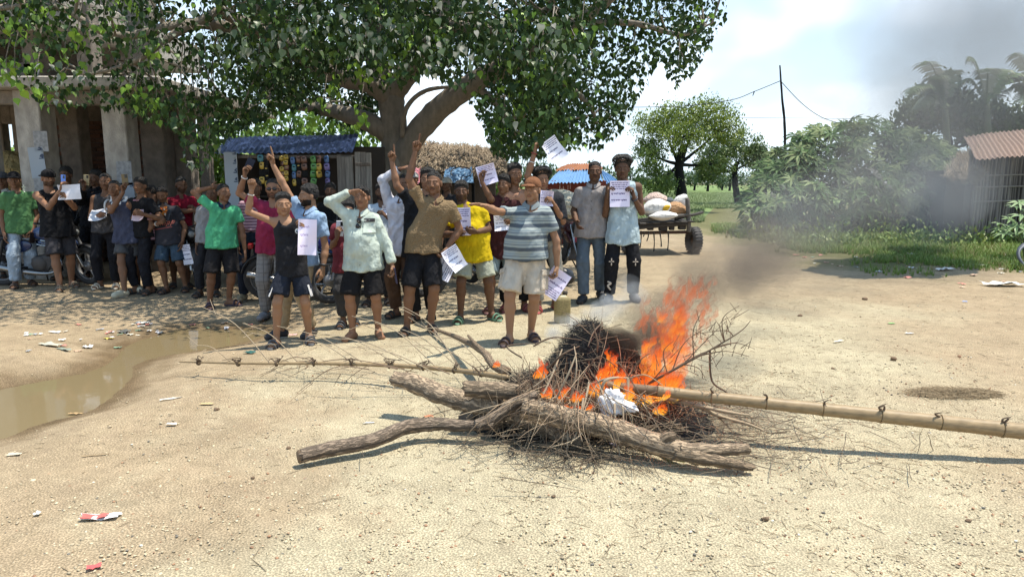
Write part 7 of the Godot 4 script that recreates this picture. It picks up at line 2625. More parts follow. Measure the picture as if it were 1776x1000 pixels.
# ---------------------------------------------------------------- the fire, its wood, smoke and the litter
func log_mesh(pts: Array, keys: Array, k := 18, rough := .16, per := 9, ragged := true) -> ArrayMesh:
	var s := Shape.new()
	var p := smooth(pts, per)
	var n := p.size()
	tube(s, p, radii(n, keys), k, rough)
	if ragged:   # splintered ends
		for j in k:
			for e in 2:
				var id := (n - 1) * k * e + j
				var dir := (p[n - 1] - p[n - 2]).normalized() if e else (p[0] - p[1]).normalized()
				s.v[id] += dir * keys[0] * .5 * (rng.randf() - .4)
	return s.mesh()

func G(px: float, py: float, up := 0.0) -> Vector3:   # a point standing up metres above the ground that is seen at that spot
	var p := gp(px, py)
	return p + Vector3(0, up, 0)

func lie(px: float, py: float, h: float) -> Vector3:   # the point seen there that is h above the ground
	var p := plane(px, py, h)
	return plane(px, py, h + H(p.x, p.z))

func build_fire() -> void:
	rng.seed = 121
	var bark := mat("log_bark", Color(.35, .255, .165), .92, {"tex2": 1})
	var bark2 := mat("log_pale", Color(.46, .34, .225), .92, {"tex2": 1})
	var bark3 := mat("log_dark", Color(.28, .21, .15), .92, {"tex2": 1})
	for m in [bark, bark2, bark3]:   # ridged bark that runs along the limb
		m.albedo_texture = tex("ridge")
		m.heightmap_enabled = true
		m.heightmap_texture = tex("ridge")
		m.heightmap_scale = 1.3
		m.uv1_scale = Vector3(1, 1.3, 1)
	var cut := mat("cut_wood", Color(.30, .20, .12), .85, {"tex": "mottle", "bump": "grit", "bs": 1.0, "tri": 6.0})
	var P := func(px: float, py: float, h: float, o: Vector3) -> Vector3: return lie(px, py, h) - o
	# long forked branch reaching left towards the camera
	var o := gp(700, 770)
	var L := thing("forked_branch", "long dark forked branch reaching out to the left front of the fire", "branch", o)
	put("stem", log_mesh([P.call(519, 791, .062, o), P.call(580, 777, .07, o), P.call(650, 762, .08, o), P.call(702, 741, .10, o), P.call(748, 735, .10, o), P.call(800, 738, .10, o), P.call(856, 736, .12, o)], [.036, .041, .041, .042, .040, .036, .024], 18, .13), bark3, L)
	put("fork", log_mesh([P.call(826, 738, .11, o), P.call(862, 722, .16, o), P.call(892, 700, .23, o), P.call(930, 684, .27, o)], [.034, .038, .036, .030], 16, .13, 8, false), bark3, L)
	var es := Shape.new()
	lathe(es, Transform3D(basis_y(lie(519, 791, .062) - lie(560, 781, .067)), P.call(519, 791, .062, o)), [[.036, -.004], [.031, .008], [.0, .012]], 12)
	put("cut_end", es.mesh(), cut, L)
	# thick log behind
	o = gp(780, 720)
	L = thing("thick_log", "thick cracked log lying behind the forked branch", "log", o)
	put("stem", log_mesh([P.call(682, 656, .25, o), P.call(716, 664, .23, o), P.call(760, 682, .19, o), P.call(810, 696, .16, o), P.call(870, 706, .16, o)], [.044, .060, .062, .064, .064], 20, .16), bark2, L)
	o = gp(850, 700)
	L = thing("short_log", "short stub of log lying across the thick log's end", "log", o)
	put("stem", log_mesh([P.call(806, 674, .27, o), P.call(850, 676, .27, o), P.call(900, 680, .27, o)], [.046, .050, .047], 18, .14), bark, L)
	# front log with a split end
	o = gp(1080, 790)
	L = thing("split_log", "heavy pale log with a split broken end lying in front of the fire", "log", o)
	put("stem", log_mesh([P.call(905, 706, .24, o), P.call(960, 720, .20, o), P.call(1020, 733, .17, o), P.call(1085, 752, .13, o), P.call(1150, 774, .10, o), P.call(1215, 790, .08, o)], [.056, .060, .062, .066, .058, .050], 20, .15, 8, false), bark2, L)
	put("broken_prong", log_mesh([P.call(1180, 781, .10, o), P.call(1240, 781, .11, o), P.call(1297, 777, .12, o)], [.042, .036, .028], 14, .22), bark2, L)
	put("broken_prong", log_mesh([P.call(1170, 784, .09, o), P.call(1240, 798, .07, o), P.call(1306, 811, .035, o)], [.042, .033, .018], 14, .22), bark, L)
	var kn := Shape.new()
	limb(kn, [P.call(1150, 768, .12, o), P.call(1160, 758, .16, o), P.call(1172, 755, .17, o)], [.038, .030, .016], 10, .3)
	put("knot", kn.mesh(), bark, L)
	# lower limb and others under the heap
	o = gp(960, 780)
	L = thing("under_log", "pale crooked limb poking out under the heap of twigs", "log", o)
	put("stem", log_mesh([P.call(880, 722, .13, o), P.call(930, 735, .11, o), P.call(975, 756, .06, o), P.call(1010, 768, .04, o)], [.04, .045, .042, .03], 14, .16), bark2, L)
	o = gp(900, 740)
	L = thing("charred_limb", "dark short limb wedged below the forked branch", "log", o)
	put("stem", log_mesh([P.call(850, 735, .09, o), P.call(880, 724, .12, o), P.call(925, 714, .17, o)], [.045, .05, .045], 14, .16), bark3, L)
	# back-left branch
	o = gp(830, 640)
	L = thing("broken_branch", "grey forked branch leaning from the heap towards the crowd's feet", "branch", o)
	put("stem", log_mesh([P.call(880, 645, .26, o), P.call(855, 632, .25, o), P.call(838, 610, .24, o), P.call(800, 588, .16, o), P.call(745, 567, .06, o)], [.032, .030, .028, .024, .010], 12, .16), bark, L)
	put("prong", log_mesh([P.call(846, 615, .24, o), P.call(828, 600, .25, o), P.call(812, 582, .25, o)], [.022, .018, .010], 10, .16), bark, L)
	# thick bamboo pole at right
	o = gp(1450, 745)
	var pole := mat("bamboo", Color(.37, .265, .145), .5, {"tex": "mottle", "bump": "mottle", "bs": .4, "tri": Vector3(2.0, 7.0, 7.0), "spec": .4})
	L = thing("bamboo_pole", "thick yellow bamboo pole running off to the right out of the fire", "pole", o)
	var a := lie(1050, 668, .29)
	var b := lie(1960, 768, .13)
	var nodes := 9
	for k in nodes:
		var s := Shape.new()
		var p0 := a.lerp(b, float(k) / nodes) - o
		var p1 := a.lerp(b, float(k + 1) / nodes) - o
		var r0 := lerpf(.030, .048, float(k) / nodes)
		var dir := (p1 - p0)
		tube(s, PackedVector3Array([p0, p0 + dir * .02, p0 + dir * .06, p0 + dir * .5, p0 + dir * .94, p0 + dir * .98, p1]), PackedFloat32Array([r0 * 1.06, r0 * 1.09, r0, r0 * .99, r0 * 1.02, r0 * 1.09, r0 * 1.02]), 18)
		put("bamboo_joint" if k else "charred_end", s.mesh(), pole if k else mat("bamboo_scorched", Color(.16, .10, .055), .7), L)
		if k >= 2:
			var bs := Shape.new()
			for j in 1 + k % 2:
				var q := p0 + Vector3(rng.randfn() * .01, r0 * .8, .015)
				limb(bs, [q, q + Vector3(rng.randfn() * .02, .015 + rng.randf() * .02, rng.randf() * .02), q + Vector3(rng.randfn() * .03, .025 + rng.randf() * .03, rng.randf() * .03)], [.007, .005, .002], 5)
			put("branch_stub", bs.mesh(), mat("twig_dark", Color(.10, .07, .045), .9), L)
	# thin bamboo at left with whippy side shoots
	o = gp(560, 640)
	L = thing("thin_bamboo", "thin bamboo stem with whippy side shoots lying left of the fire", "bamboo stem", o)
	var s := Shape.new()
	var path := limb(s, [P.call(310, 627, .10, o), P.call(430, 630, .13, o), P.call(560, 630, .14, o), P.call(690, 634, .16, o), P.call(800, 643, .19, o), P.call(880, 655, .24, o)], [.006, .010, .013, .016, .018, .020], 10, .03, 8)
	put("stem", s.mesh(), pole, L)
	for k in [3, 7, 11, 15, 19, 23, 27, 31, 35]:
		var js := Shape.new()
		ring(js, Transform3D(basis_y(path[k] - path[k - 1]), path[k]), .018, .008, 12, 6)
		for j in 5: limb(js, [path[k], path[k] + Vector3(rng.randfn() * .03, .02 + rng.randf() * .03, rng.randfn() * .03), path[k] + Vector3(rng.randfn() * .05, .03, rng.randfn() * .05)], [.006, .004, .002], 4)
		put("joint", js.mesh(), mat("twig_dark"), L)
	var shoots := [[470, 632, 350, 532, 5.2], [700, 640, 540, 575, 5.1], [760, 640, 610, 548, 5.0], [800, 645, 700, 532, 4.9], [640, 636, 480, 565, 5.3], [560, 632, 470, 672, 5.1], [690, 640, 590, 668, 4.9], [700, 640, 500, 668, 4.9], [640, 640, 520, 700, 4.7], [760, 650, 600, 600, 4.8], [810, 650, 650, 560, 5.0], [620, 636, 505, 590, 5.3], [730, 642, 560, 585, 5.2], [400, 628, 330, 600, 5.6], [520, 632, 420, 560, 5.5], [850, 650, 770, 580, 4.9], [780, 648, 690, 680, 4.7], [590, 634, 450, 650, 5.2], [800, 640, 720, 560, 5.2], [840, 650, 690, 600, 4.9]]
	var pale := mat("twig_pale", Color(.33, .26, .175), .85)
	for q in shoots:
		var ts := Shape.new()
		var p0 := at(q[0], q[1], q[4]) - o
		var p1 := at(q[2], q[3], q[4] + rng.randf_range(-.1, .5)) - o
		if (p1 + o).y < .02: p1.y = .02 - o.y
		limb(ts, [p0, p0.lerp(p1, .5) + Vector3(0, .05 + rng.randf() * .05, 0), p1], [.0045, .0036, .0018], 5)
		for j in 3:
			var m := p0.lerp(p1, .4 + .2 * j)
			limb(ts, [m + Vector3(0, .03, 0), m + (p1 - p0) * .15 + Vector3(rng.randfn() * .08, rng.randfn() * .05, rng.randfn() * .1)], [.003, .0015], 4)
		put("shoot", ts.mesh(), pale if q[3] < 612 else mat("twig_brown", Color(.19, .13, .085), .9), L)
	build_heap()
	# wiry dead branch at the right
	o = gp(1180, 690)
	L = thing("wiry_branch", "wiry dead branch arching up to the right of the flames", "branch", o)
	s = Shape.new()
	var main := limb(s, [at(1075, 690, 4.1) - o, at(1130, 662, 4.05) - o, at(1185, 632, 4.0) - o, at(1240, 602, 4.0) - o, at(1285, 574, 4.05) - o, at(1302, 556, 4.1) - o], [.010, .009, .007, .005, .0035, .002], 6, .1)
	put("stem", s.mesh(), mat("twig_dark"), L)
	for q in [[8, 1290, 590], [10, 1242, 560], [12, 1262, 555], [14, 1215, 545], [16, 1245, 640], [18, 1310, 605], [20, 1270, 548], [22, 1200, 580], [9, 1170, 590], [12, 1225, 660], [15, 1300, 618], [6, 1150, 620], [20, 1282, 530]]:
		var ts := Shape.new()
		var p0 := main[q[0]]
		var p1 := at(q[1], q[2], 4.0 + rng.randfn() * .12) - o
		limb(ts, [p0, p0.lerp(p1, .5) + Vector3(rng.randfn() * .03, .03, 0), p1], [.004, .0026, .0012], 4)
		for j in 4:
			var m := p0.lerp(p1, .3 + .18 * j)
			limb(ts, [m, m + Vector3(rng.randfn() * .05, .04 + rng.randf() * .05, rng.randfn() * .05)], [.0025, .001], 4)
		put("twig", ts.mesh(), mat("twig_dark"), L)
	s = Shape.new()
	limb(s, [main[17], at(1235, 660, 4.0) - o, at(1262, 682, 3.95) - o, at(1266, 706, 3.92) - o], [.007, .006, .004], 5)
	put("drooping_twig", s.mesh(), mat("twig_dark"), L)
	# peeled pale branch low on the right
	o = gp(1230, 735)
	L = thing("peeled_branch", "pale peeled forked branch lying under the bamboo pole", "branch", o)
	s = Shape.new()
	limb(s, [P.call(1152, 690, .20, o), P.call(1210, 703, .16, o), P.call(1260, 714, .13, o), P.call(1300, 720, .12, o)], [.014, .013, .011, .006], 7, .12)
	limb(s, [P.call(1210, 703, .16, o), P.call(1250, 722, .09, o), P.call(1300, 736, .06, o), P.call(1336, 752, .015, o)], [.012, .011, .009, .004], 7, .12)
	limb(s, [P.call(1160, 692, .2, o), P.call(1230, 692, .2, o)], [.011, .010], 7, .12)
	limb(s, [P.call(1245, 720, .09, o), P.call(1270, 748, .01, o)], [.006, .003], 5)
	put("stem", s.mesh(), pale, L)
	# white cloth in the flames
	var cs := Shape.new()
	blob(cs, Transform3D(), .070, .080, .05, .75, 24, 16)
	blob(cs, Transform3D(Basis(Vector3.BACK, -.3), Vector3(.085, -.015, .0)), .062, .030, .035, .8, 16, 12)
	blob(cs, Transform3D(Basis(Vector3.BACK, .3), Vector3(-.03, -.085, .02)), .028, .05, .03, .7, 14, 10)
	var c := put("white_rag", cs.mesh(), mat("rag", Color(.82, .82, .83), .9, {"back": Color(.4, .4, .4), "spec": .2}))
	c.position = at(1062, 700, 3.86)
	tag(c, "crumpled white rag caught on the twigs at the edge of the flames", "rag")
	# yellow-green strip and foil scrap
	s = Shape.new()
	o = gp(1165, 795)
	limb(s, [P.call(1138, 780, .02, o), P.call(1160, 793, .02, o), P.call(1188, 801, .02, o)], [.006, .016, .010], 8)
	for k in s.v.size(): s.v[k].y = s.v[k].y * .5 + .012
	c = put("yellow_strip", s.mesh(), mat("strip_yellow", Color(.48, .56, .03), .5))
	c.position = o
	tag(c, "yellow-green plastic strip lying under the split log", "strip")
	s = Shape.new()
	blob(s, Transform3D(), .035, .010, .025, .8, 14, 8)
	c = put("foil_scrap", s.mesh(), mat("foil_lilac", Color(.50, .42, .48), .3, {"metal": .3}))
	c.position = gp(1068, 772) + Vector3(0, .012, 0)
	tag(c, "crumpled pinkish foil scrap in front of the heap", "scrap")
	build_flames()

func heap_h(x: float, z: float) -> float:   # the mound's surface: x right of its middle, z towards the camera
	var a := .52 * exp(-pow((x - .02) / .30, 2) - pow((z + .22) / .34, 2))
	var b := .22 * exp(-pow((x + .35) / .34, 2) - pow((z + .02) / .36, 2))
	var c := .17 * exp(-pow((x - .30) / .36, 2) - pow((z - .10) / .36, 2))
	var d := .36 * exp(-pow((x - .26) / .24, 2) - pow((z + .10) / .28, 2))
	return maxf(maxf(a, d), maxf(b, c)) + .25 * minf(a, minf(b, c))

func build_heap() -> void:
	var m := at(1020, 690, 4.32)
	var o := Vector3(m.x, H(m.x, m.z), m.z)
	var Hp := thing("brushwood_heap", "burning heap of charred straw and dry twigs in the middle of the fire", "heap", o)
	var s := Shape.new()
	var n := 44
	for j in n + 1:
		for i in n + 1:
			var x := -1.0 + 2.0 * i / n
			var z := -.9 + 1.8 * j / n
			var h := heap_h(x, z)
			h += (.05 * noise.get_noise_2d(x * 90, z * 90) + .03 * noise.get_noise_2d(x * 240, z * 240)) * clampf(h * 8, 0, 1)
			s.vert(Vector3(x, h - .015 - .08 * (1.0 - smoothstep(.0, .05, h)), z), Vector2(x, z))
	for j in n:
		for i in n:
			var q := j * (n + 1) + i
			s.quad(q, q + 1, q + n + 2, q + n + 1)
	put("charred_core", s.mesh(), mat("char_core", Color(.022, .021, .021), .95, {"bump": "grit", "bs": 3.0, "tri": 4.0}), Hp)
	# matted black straw on the back of the mound; dry twigs on its front
	var st := Shape.new()
	tube(st, PackedVector3Array([Vector3(0, -.5, 0), Vector3(.05, -.15, .03), Vector3(-.03, .2, -.02), Vector3(.04, .5, .05)]), PackedFloat32Array([.024, .026, .022, .012]), 4)
	var tw := st.mesh()
	for lay in 3:
		var xf := []
		var cols := []
		var count: int = [6500, 520, 900][lay]
		while xf.size() < count:
			var x: float = rng.randfn() * [.34, .30, .55][lay] + [.0, -.14, .25][lay]
			var z: float = rng.randfn() * [.28, .13, .30][lay] + [-.14, .30, .28][lay]
			var h := heap_h(x, z)
			if lay < 2 and h < .03: continue
			var l: float = rng.randf_range(.04, .11) if lay == 0 else rng.randf_range(.12, .42)
			var tilt := rng.randfn() * ([.5, .55, .16][lay] as float) + (PI / 2 if rng.randf() < [.85, .45, .95][lay] else rng.randfn() * .6)
			var b := Basis(Vector3.UP, rng.randf() * TAU) * Basis(Vector3.RIGHT, tilt)
			var th: float = rng.randf_range(.10, .22) if lay else rng.randf_range(.06, .12)
			var thick := th * (.9 if lay != 1 else 1.1)
			var y := h + rng.randf_range(.0, .05) + (absf(cos(tilt)) * l * .25)
			xf.append(Transform3D(Basis(b.x * thick * .5, b.y * l, b.z * thick * .5), Vector3(x, y, z)))
			match lay:
				0: cols.append(Color(.010, .010, .011).lerp(Color(.055, .053, .054), pow(rng.randf(), 3.0)))
				1: cols.append(Color(.36, .28, .185).lerp(Color(.14, .095, .06), rng.randf()))
				2: cols.append(Color(.10, .078, .055).lerp(Color(.30, .23, .15), pow(rng.randf(), 2.0)))
		many(["charred_straw", "dry_twigs", "spilled_twigs"][lay], tw, mat("twigs", Color(1, 1, 1), .9, {"vc": 1}), xf, cols, Hp)
	# single sticks that stand out of the heap
	var P := func(px: float, py: float, d: float) -> Vector3: return at(px, py, d - .36) - o
	var sticks := [[1040, 700, 4.3, 1050, 660, 4.28, 1090, 655, 4.3, .011, 0], [1090, 655, 4.3, 1088, 690, 4.25, 1086, 705, 4.22, .010, 0], [1022, 668, 4.35, 1060, 655, 4.3, 1094, 656, 4.3, .009, 0], [1012, 690, 4.2, 1004, 740, 4.08, 990, 770, 4.0, .007, 0], [1022, 662, 4.3, 1014, 700, 4.2, 1000, 745, 4.1, .007, 0], [1066, 700, 4.15, 1068, 740, 4.05, 1076, 795, 3.95, .006, 0], [1080, 705, 4.15, 1082, 735, 4.1, 1084, 760, 4.05, .005, 0],
		[1035, 610, 4.5, 1036, 590, 4.5, 1028, 560, 4.55, .006, 1], [950, 640, 4.45, 975, 615, 4.4, 1005, 600, 4.45, .008, 1], [960, 700, 4.3, 985, 650, 4.3, 1000, 612, 4.35, .008, 0], [990, 690, 4.3, 1000, 640, 4.3, 996, 600, 4.4, .006, 0], [940, 690, 4.3, 962, 640, 4.4, 975, 605, 4.5, .007, 0], [880, 700, 4.4, 930, 668, 4.4, 965, 640, 4.4, .007, 0], [1020, 640, 4.4, 1040, 618, 4.4, 1075, 640, 4.4, .005, 1], [1090, 655, 4.3, 1110, 625, 4.3, 1128, 612, 4.3, .004, 1], [1092, 655, 4.3, 1120, 650, 4.25, 1150, 668, 4.2, .004, 0], [920, 720, 4.2, 905, 690, 4.25, 900, 650, 4.3, .006, 1], [860, 690, 4.5, 900, 660, 4.5, 935, 650, 4.5, .007, 1],
		[1000, 700, 4.25, 975, 740, 4.1, 950, 790, 3.95, .006, 1], [980, 710, 4.2, 985, 760, 4.05, 980, 800, 3.95, .005, 0], [1030, 720, 4.15, 1000, 760, 4.0, 955, 775, 3.95, .005, 0], [870, 660, 4.6, 930, 690, 4.4, 960, 720, 4.3, .006, 0], [925, 600, 4.7, 960, 585, 4.7, 1010, 590, 4.7, .006, 1], [905, 620, 4.8, 880, 600, 4.9, 935, 595, 5.0, .006, 1], [1045, 560, 4.9, 1030, 575, 4.7, 1020, 600, 4.6, .006, 1]]
	for q in sticks:
		var ss := Shape.new()
		var w: float = q[9]
		limb(ss, [P.call(float(q[0]), float(q[1]), q[2]), P.call(float(q[3]), float(q[4]), q[5]), P.call(float(q[6]), float(q[7]), q[8])], [w, w * .85, w * .45], 6, .15)
		put("stick", ss.mesh(), mat("twig_pale") if q[10] == 0 else mat("twig_dark"), Hp)
	# thin twigs drooping on the front, with their shoots
	for k in 40:
		var ss := Shape.new()
		var x := rng.randf_range(-.42, .28)
		var p0 := Vector3(x, heap_h(x, .2) + .06, .24 + rng.randf() * .1)
		var dir := Vector3(rng.randfn() * .4, rng.randfn() * .35 + .05, .35 + rng.randf() * .4).normalized()
		var l := rng.randf_range(.15, .42)
		var p1 := p0 + dir * l * .5 + Vector3(rng.randfn() * .03, 0, 0)
		var p2 := p0 + dir * l + Vector3(rng.randfn() * .06, -l * .45, 0)
		p2.y = maxf(p2.y, .01)
		limb(ss, [p0, p1, p2], [.0045, .0035, .0015], 4, 0, 4)
		for j in 3: limb(ss, [p0.lerp(p1, .5 + j * .25), p0.lerp(p2, .6 + j * .15) + Vector3(rng.randfn() * .07, rng.randfn() * .05, rng.randf() * .05)], [.0022, .001], 3)
		put("twig", ss.mesh(), mat(["twig_pale", "twig_brown", "twig_dark"][k % 3]), Hp)
	# a curtain of dry twigs that falls over the front log
	for k in 36:
		var ss := Shape.new()
		var px := rng.randf_range(915, 1078)
		var q0 := at(px, rng.randf_range(625, 715), rng.randf_range(3.72, 3.95)) - o
		var px1 := px + rng.randfn() * 55
		var q1 := at(px1, rng.randf_range(705, 742), rng.randf_range(3.52, 3.66)) - o
		var q2 := lie(px1 + rng.randfn() * 26, rng.randf_range(742, 800), rng.randf_range(.0, .10)) - o
		if rng.randf() < .4: q2 = q1 + (q1 - q0) * rng.randf_range(.2, .5) + Vector3(rng.randfn() * .04, -.03, 0)
		var w := rng.randf_range(.0016, .0036)
		limb(ss, [q0, q1, q2], [w, w * .8, w * .35], 4, 0, 4)
		for j in 3: limb(ss, [q0.lerp(q1, .3 + j * .3), q0.lerp(q1, .45 + j * .3) + Vector3(rng.randfn() * .05, -.02 + rng.randfn() * .03, .02)], [w * .5, w * .2], 3)
		put("twig", ss.mesh(), mat(["twig_pale", "twig_dark", "twig_brown", "twig_tan"][k % 4], Color(.30, .215, .14), .9), Hp)
	# low wisps of dead brush on the ground in front
	for k in 46:
		var ss := Shape.new()
		var p0 := gp(rng.randf_range(880, 1080), rng.randf_range(755, 800)) - o + Vector3(0, .01, 0)
		var a := rng.randf_range(.4, 2.8)
		var l := rng.randf_range(.12, .38)
		var p1 := p0 + Vector3(cos(a) * l * .5, rng.randf() * .04, sin(a) * l * .5)
		var p2 := p0 + Vector3(cos(a + .2) * l, .008, sin(a + .2) * l)
		limb(ss, [p0, p1, p2], [.003, .0024, .001], 4, 0, 4)
		for j in 4: limb(ss, [p0.lerp(p2, .2 + j * .2), p0.lerp(p2, .35 + j * .2) + Vector3(rng.randfn() * .05, .012, rng.randfn() * .05)], [.0016, .0008], 3)
		put("twig", ss.mesh(), mat("twig_dark"), Hp)

func flame_tongue(s: Shape, p: Vector3, dir: Vector3, l: float, w: float, a0: float, seedv: float) -> void:
	var n := 12
	var k := 9
	var first := s.v.size()
	for j in n + 1:
		var t := float(j) / n
		var sway := Vector3(noise.get_noise_2d(seedv * 37, t * 16), noise.get_noise_2d(seedv * 37 + 90, t * 14) * .3, noise.get_noise_2d(seedv * 51, t * 16)) * l * .55 * t
		var c := p + dir * l * t + sway
		var r := w * pow(sin(PI * clampf(.16 + .84 * t, 0, 1)), .8) * (1.0 - .45 * t) + .0008
		var tw := seedv + t * 2.2
		for q in k:
			var an := TAU * q / k
			var lump := 1.0 + .5 * noise.get_noise_3d(cos(an) * 8 + seedv * 10, t * 24, sin(an) * 8)
			var off := Vector3(cos(an + tw) * r * lump, 0, sin(an + tw) * r * .55 * lump)
			s.vert(c + off, Vector2(float(q) / k, t), Color(1, 1, 1, minf(1.0, a0 * 1.7) * (1.0 - smoothstep(.35, 1.0, t)) * smoothstep(.0, .12, t)))
	for j in n:
		for q in k:
			var a := first + j * k + q
			var b := first + j * k + (q + 1) % k
			s.quad(a, b, b + k, a + k)

func flame_mat(key: String, ramp: Array, power: float) -> StandardMaterial3D:
	var m := mat(key, Color(1, 1, 1), .9, {"vc": 1})
	var n := FastNoiseLite.new()
	n.seed = hash(key) % 1000
	n.frequency = 1.0
	n.fractal_octaves = 4
	var im := Image.create(64, 128, false, Image.FORMAT_RGBA8)
	var em := Image.create(64, 128, false, Image.FORMAT_RGB8)
	for y in 128:
		var t := y / 127.0
		for x in 64:
			var an := TAU * x / 64.0
			var v := n.get_noise_3d(cos(an) * 1.5, sin(an) * 1.5, t * 3.0)
			var k := clampf(.55 + 1.5 * v, 0, 1)
			im.set_pixel(x, y, Color(.03, .015, .01, k))
			var f := clampf(t * 1.25 - v * .5, 0, .999) * (ramp.size() - 1)
			var c: Color = ramp[int(f)]
			em.set_pixel(x, y, c.lerp(ramp[int(f) + 1], f - int(f)))
	m.albedo_texture = ImageTexture.create_from_image(im)
	m.transparency = BaseMaterial3D.TRANSPARENCY_ALPHA
	m.emission_enabled = true
	m.emission = Color.BLACK
	m.emission_texture = ImageTexture.create_from_image(em)
	m.emission_energy_multiplier = power
	return m

func build_flames() -> void:
	rng.seed = 131
	var o := at(1110, 690, 4.2)
	var F := thing("fire", "orange flames licking out of the right side of the brushwood heap", "fire", Vector3(o.x, H(o.x, o.z), o.z))
	o = F.position
	var hot := flame_mat("flame_hot", [Color(1, .80, .34), Color(1, .58, .16), Color(.98, .42, .10), Color(.82, .26, .07)], .85)
	var mid := flame_mat("flame_orange", [Color(1, .66, .24), Color(1, .48, .13), Color(.92, .34, .09), Color(.66, .20, .07)], .75)
	var red := flame_mat("flame_red", [Color(.98, .50, .24), Color(.90, .42, .20), Color(.72, .32, .16), Color(.5, .24, .13)], .62)
	# [px, py, depth, reach px, reach py, count, length, width, alpha, material]
	var beds := [[1130, 690, 4.45, 46, 10, 26, .14, .032, .40, hot], [1085, 702, 4.38, 30, 8, 14, .12, .034, .55, hot], [1060, 690, 4.4, 26, 10, 12, .16, .032, .55, hot], [1040, 680, 4.42, 20, 12, 10, .16, .028, .6, mid],
		[1140, 680, 4.5, 40, 16, 18, .17, .034, .24, mid], [1152, 655, 4.52, 34, 24, 16, .18, .036, .14, mid], [1160, 615, 4.55, 34, 36, 18, .22, .036, .09, red], [1185, 560, 4.6, 36, 44, 40, .20, .026, .13, red], [1150, 600, 4.6, 50, 40, 34, .19, .026, .14, red], [1200, 535, 4.7, 44, 40, 34, .13, .018, .13, red], [1170, 560, 4.65, 60, 40, 34, .10, .015, .13, red],
		[935, 655, 4.46, 7, 4, 7, .13, .028, .65, mid], [960, 690, 4.34, 20, 5, 10, .075, .024, .65, mid], [990, 695, 4.34, 16, 6, 8, .08, .024, .6, mid], [1000, 712, 4.3, 24, 6, 8, .06, .02, .6, mid], [1062, 632, 4.6, 10, 10, 6, .12, .022, .5, mid], [1050, 660, 4.5, 14, 8, 6, .14, .026, .55, mid], [1140, 718, 4.35, 10, 3, 5, .06, .02, .6, hot], [862, 637, 4.8, 6, 2, 3, .05, .016, .5, mid], [1100, 690, 4.42, 30, 8, 10, .16, .03, .6, mid], [1140, 640, 4.5, 26, 40, 26, .15, .030, .26, mid], [1165, 590, 4.55, 26, 36, 22, .14, .028, .2, mid], [1108, 700, 4.38, 50, 6, 16, .10, .03, .6, hot]]
	for b in beds:
		for k in b[5]:
			var s := Shape.new()
			var p := at(b[0] + rng.randf_range(-1, 1) * b[3], b[1] + rng.randf_range(-1, 1) * b[4], b[2] - .34 + rng.randfn() * .08) - o
			var dir := Vector3(.34 + rng.randfn() * .22, 1, rng.randfn() * .12).normalized()
			flame_tongue(s, p, dir, b[6] * rng.randf_range(.6, 1.3), b[7] * rng.randf_range(.6, 1.25), b[8], rng.randf() * 40)
			put("flame", s.mesh(true), b[9], F)
	var l := OmniLight3D.new()
	l.name = "fire_glow"
	add_child(l)
	l.position = at(1125, 672, 4.1)
	l.light_color = Color(1.0, .45, .12)
	l.light_energy = .5
	l.light_size = .22
	l.omni_range = 12.0
	l.omni_attenuation = 2.0
	l.shadow_enabled = true

func puff(parent: Node3D, p: Vector3, size: Vector3, density: float, c: Color) -> void:
	var key := "smoke%.2f_%.2f" % [density, c.r]
	var m: FogMaterial
	if mats.has(key): m = mats[key]
	else:
		m = FogMaterial.new()
		m.resource_name = "smoke"
		m.density = density
		m.albedo = lin(c.r, c.g, c.b)
		mats[key] = m
	var f := FogVolume.new()
	f.name = "smoke_puff"
	parent.add_child(f, true)
	f.shape = RenderingServer.FOG_VOLUME_SHAPE_ELLIPSOID
	f.size = size
	f.position = p - parent.position
	f.rotation = Vector3(rng.randf() * 2, rng.randf() * 3, rng.randf() * 2)
	f.material = m

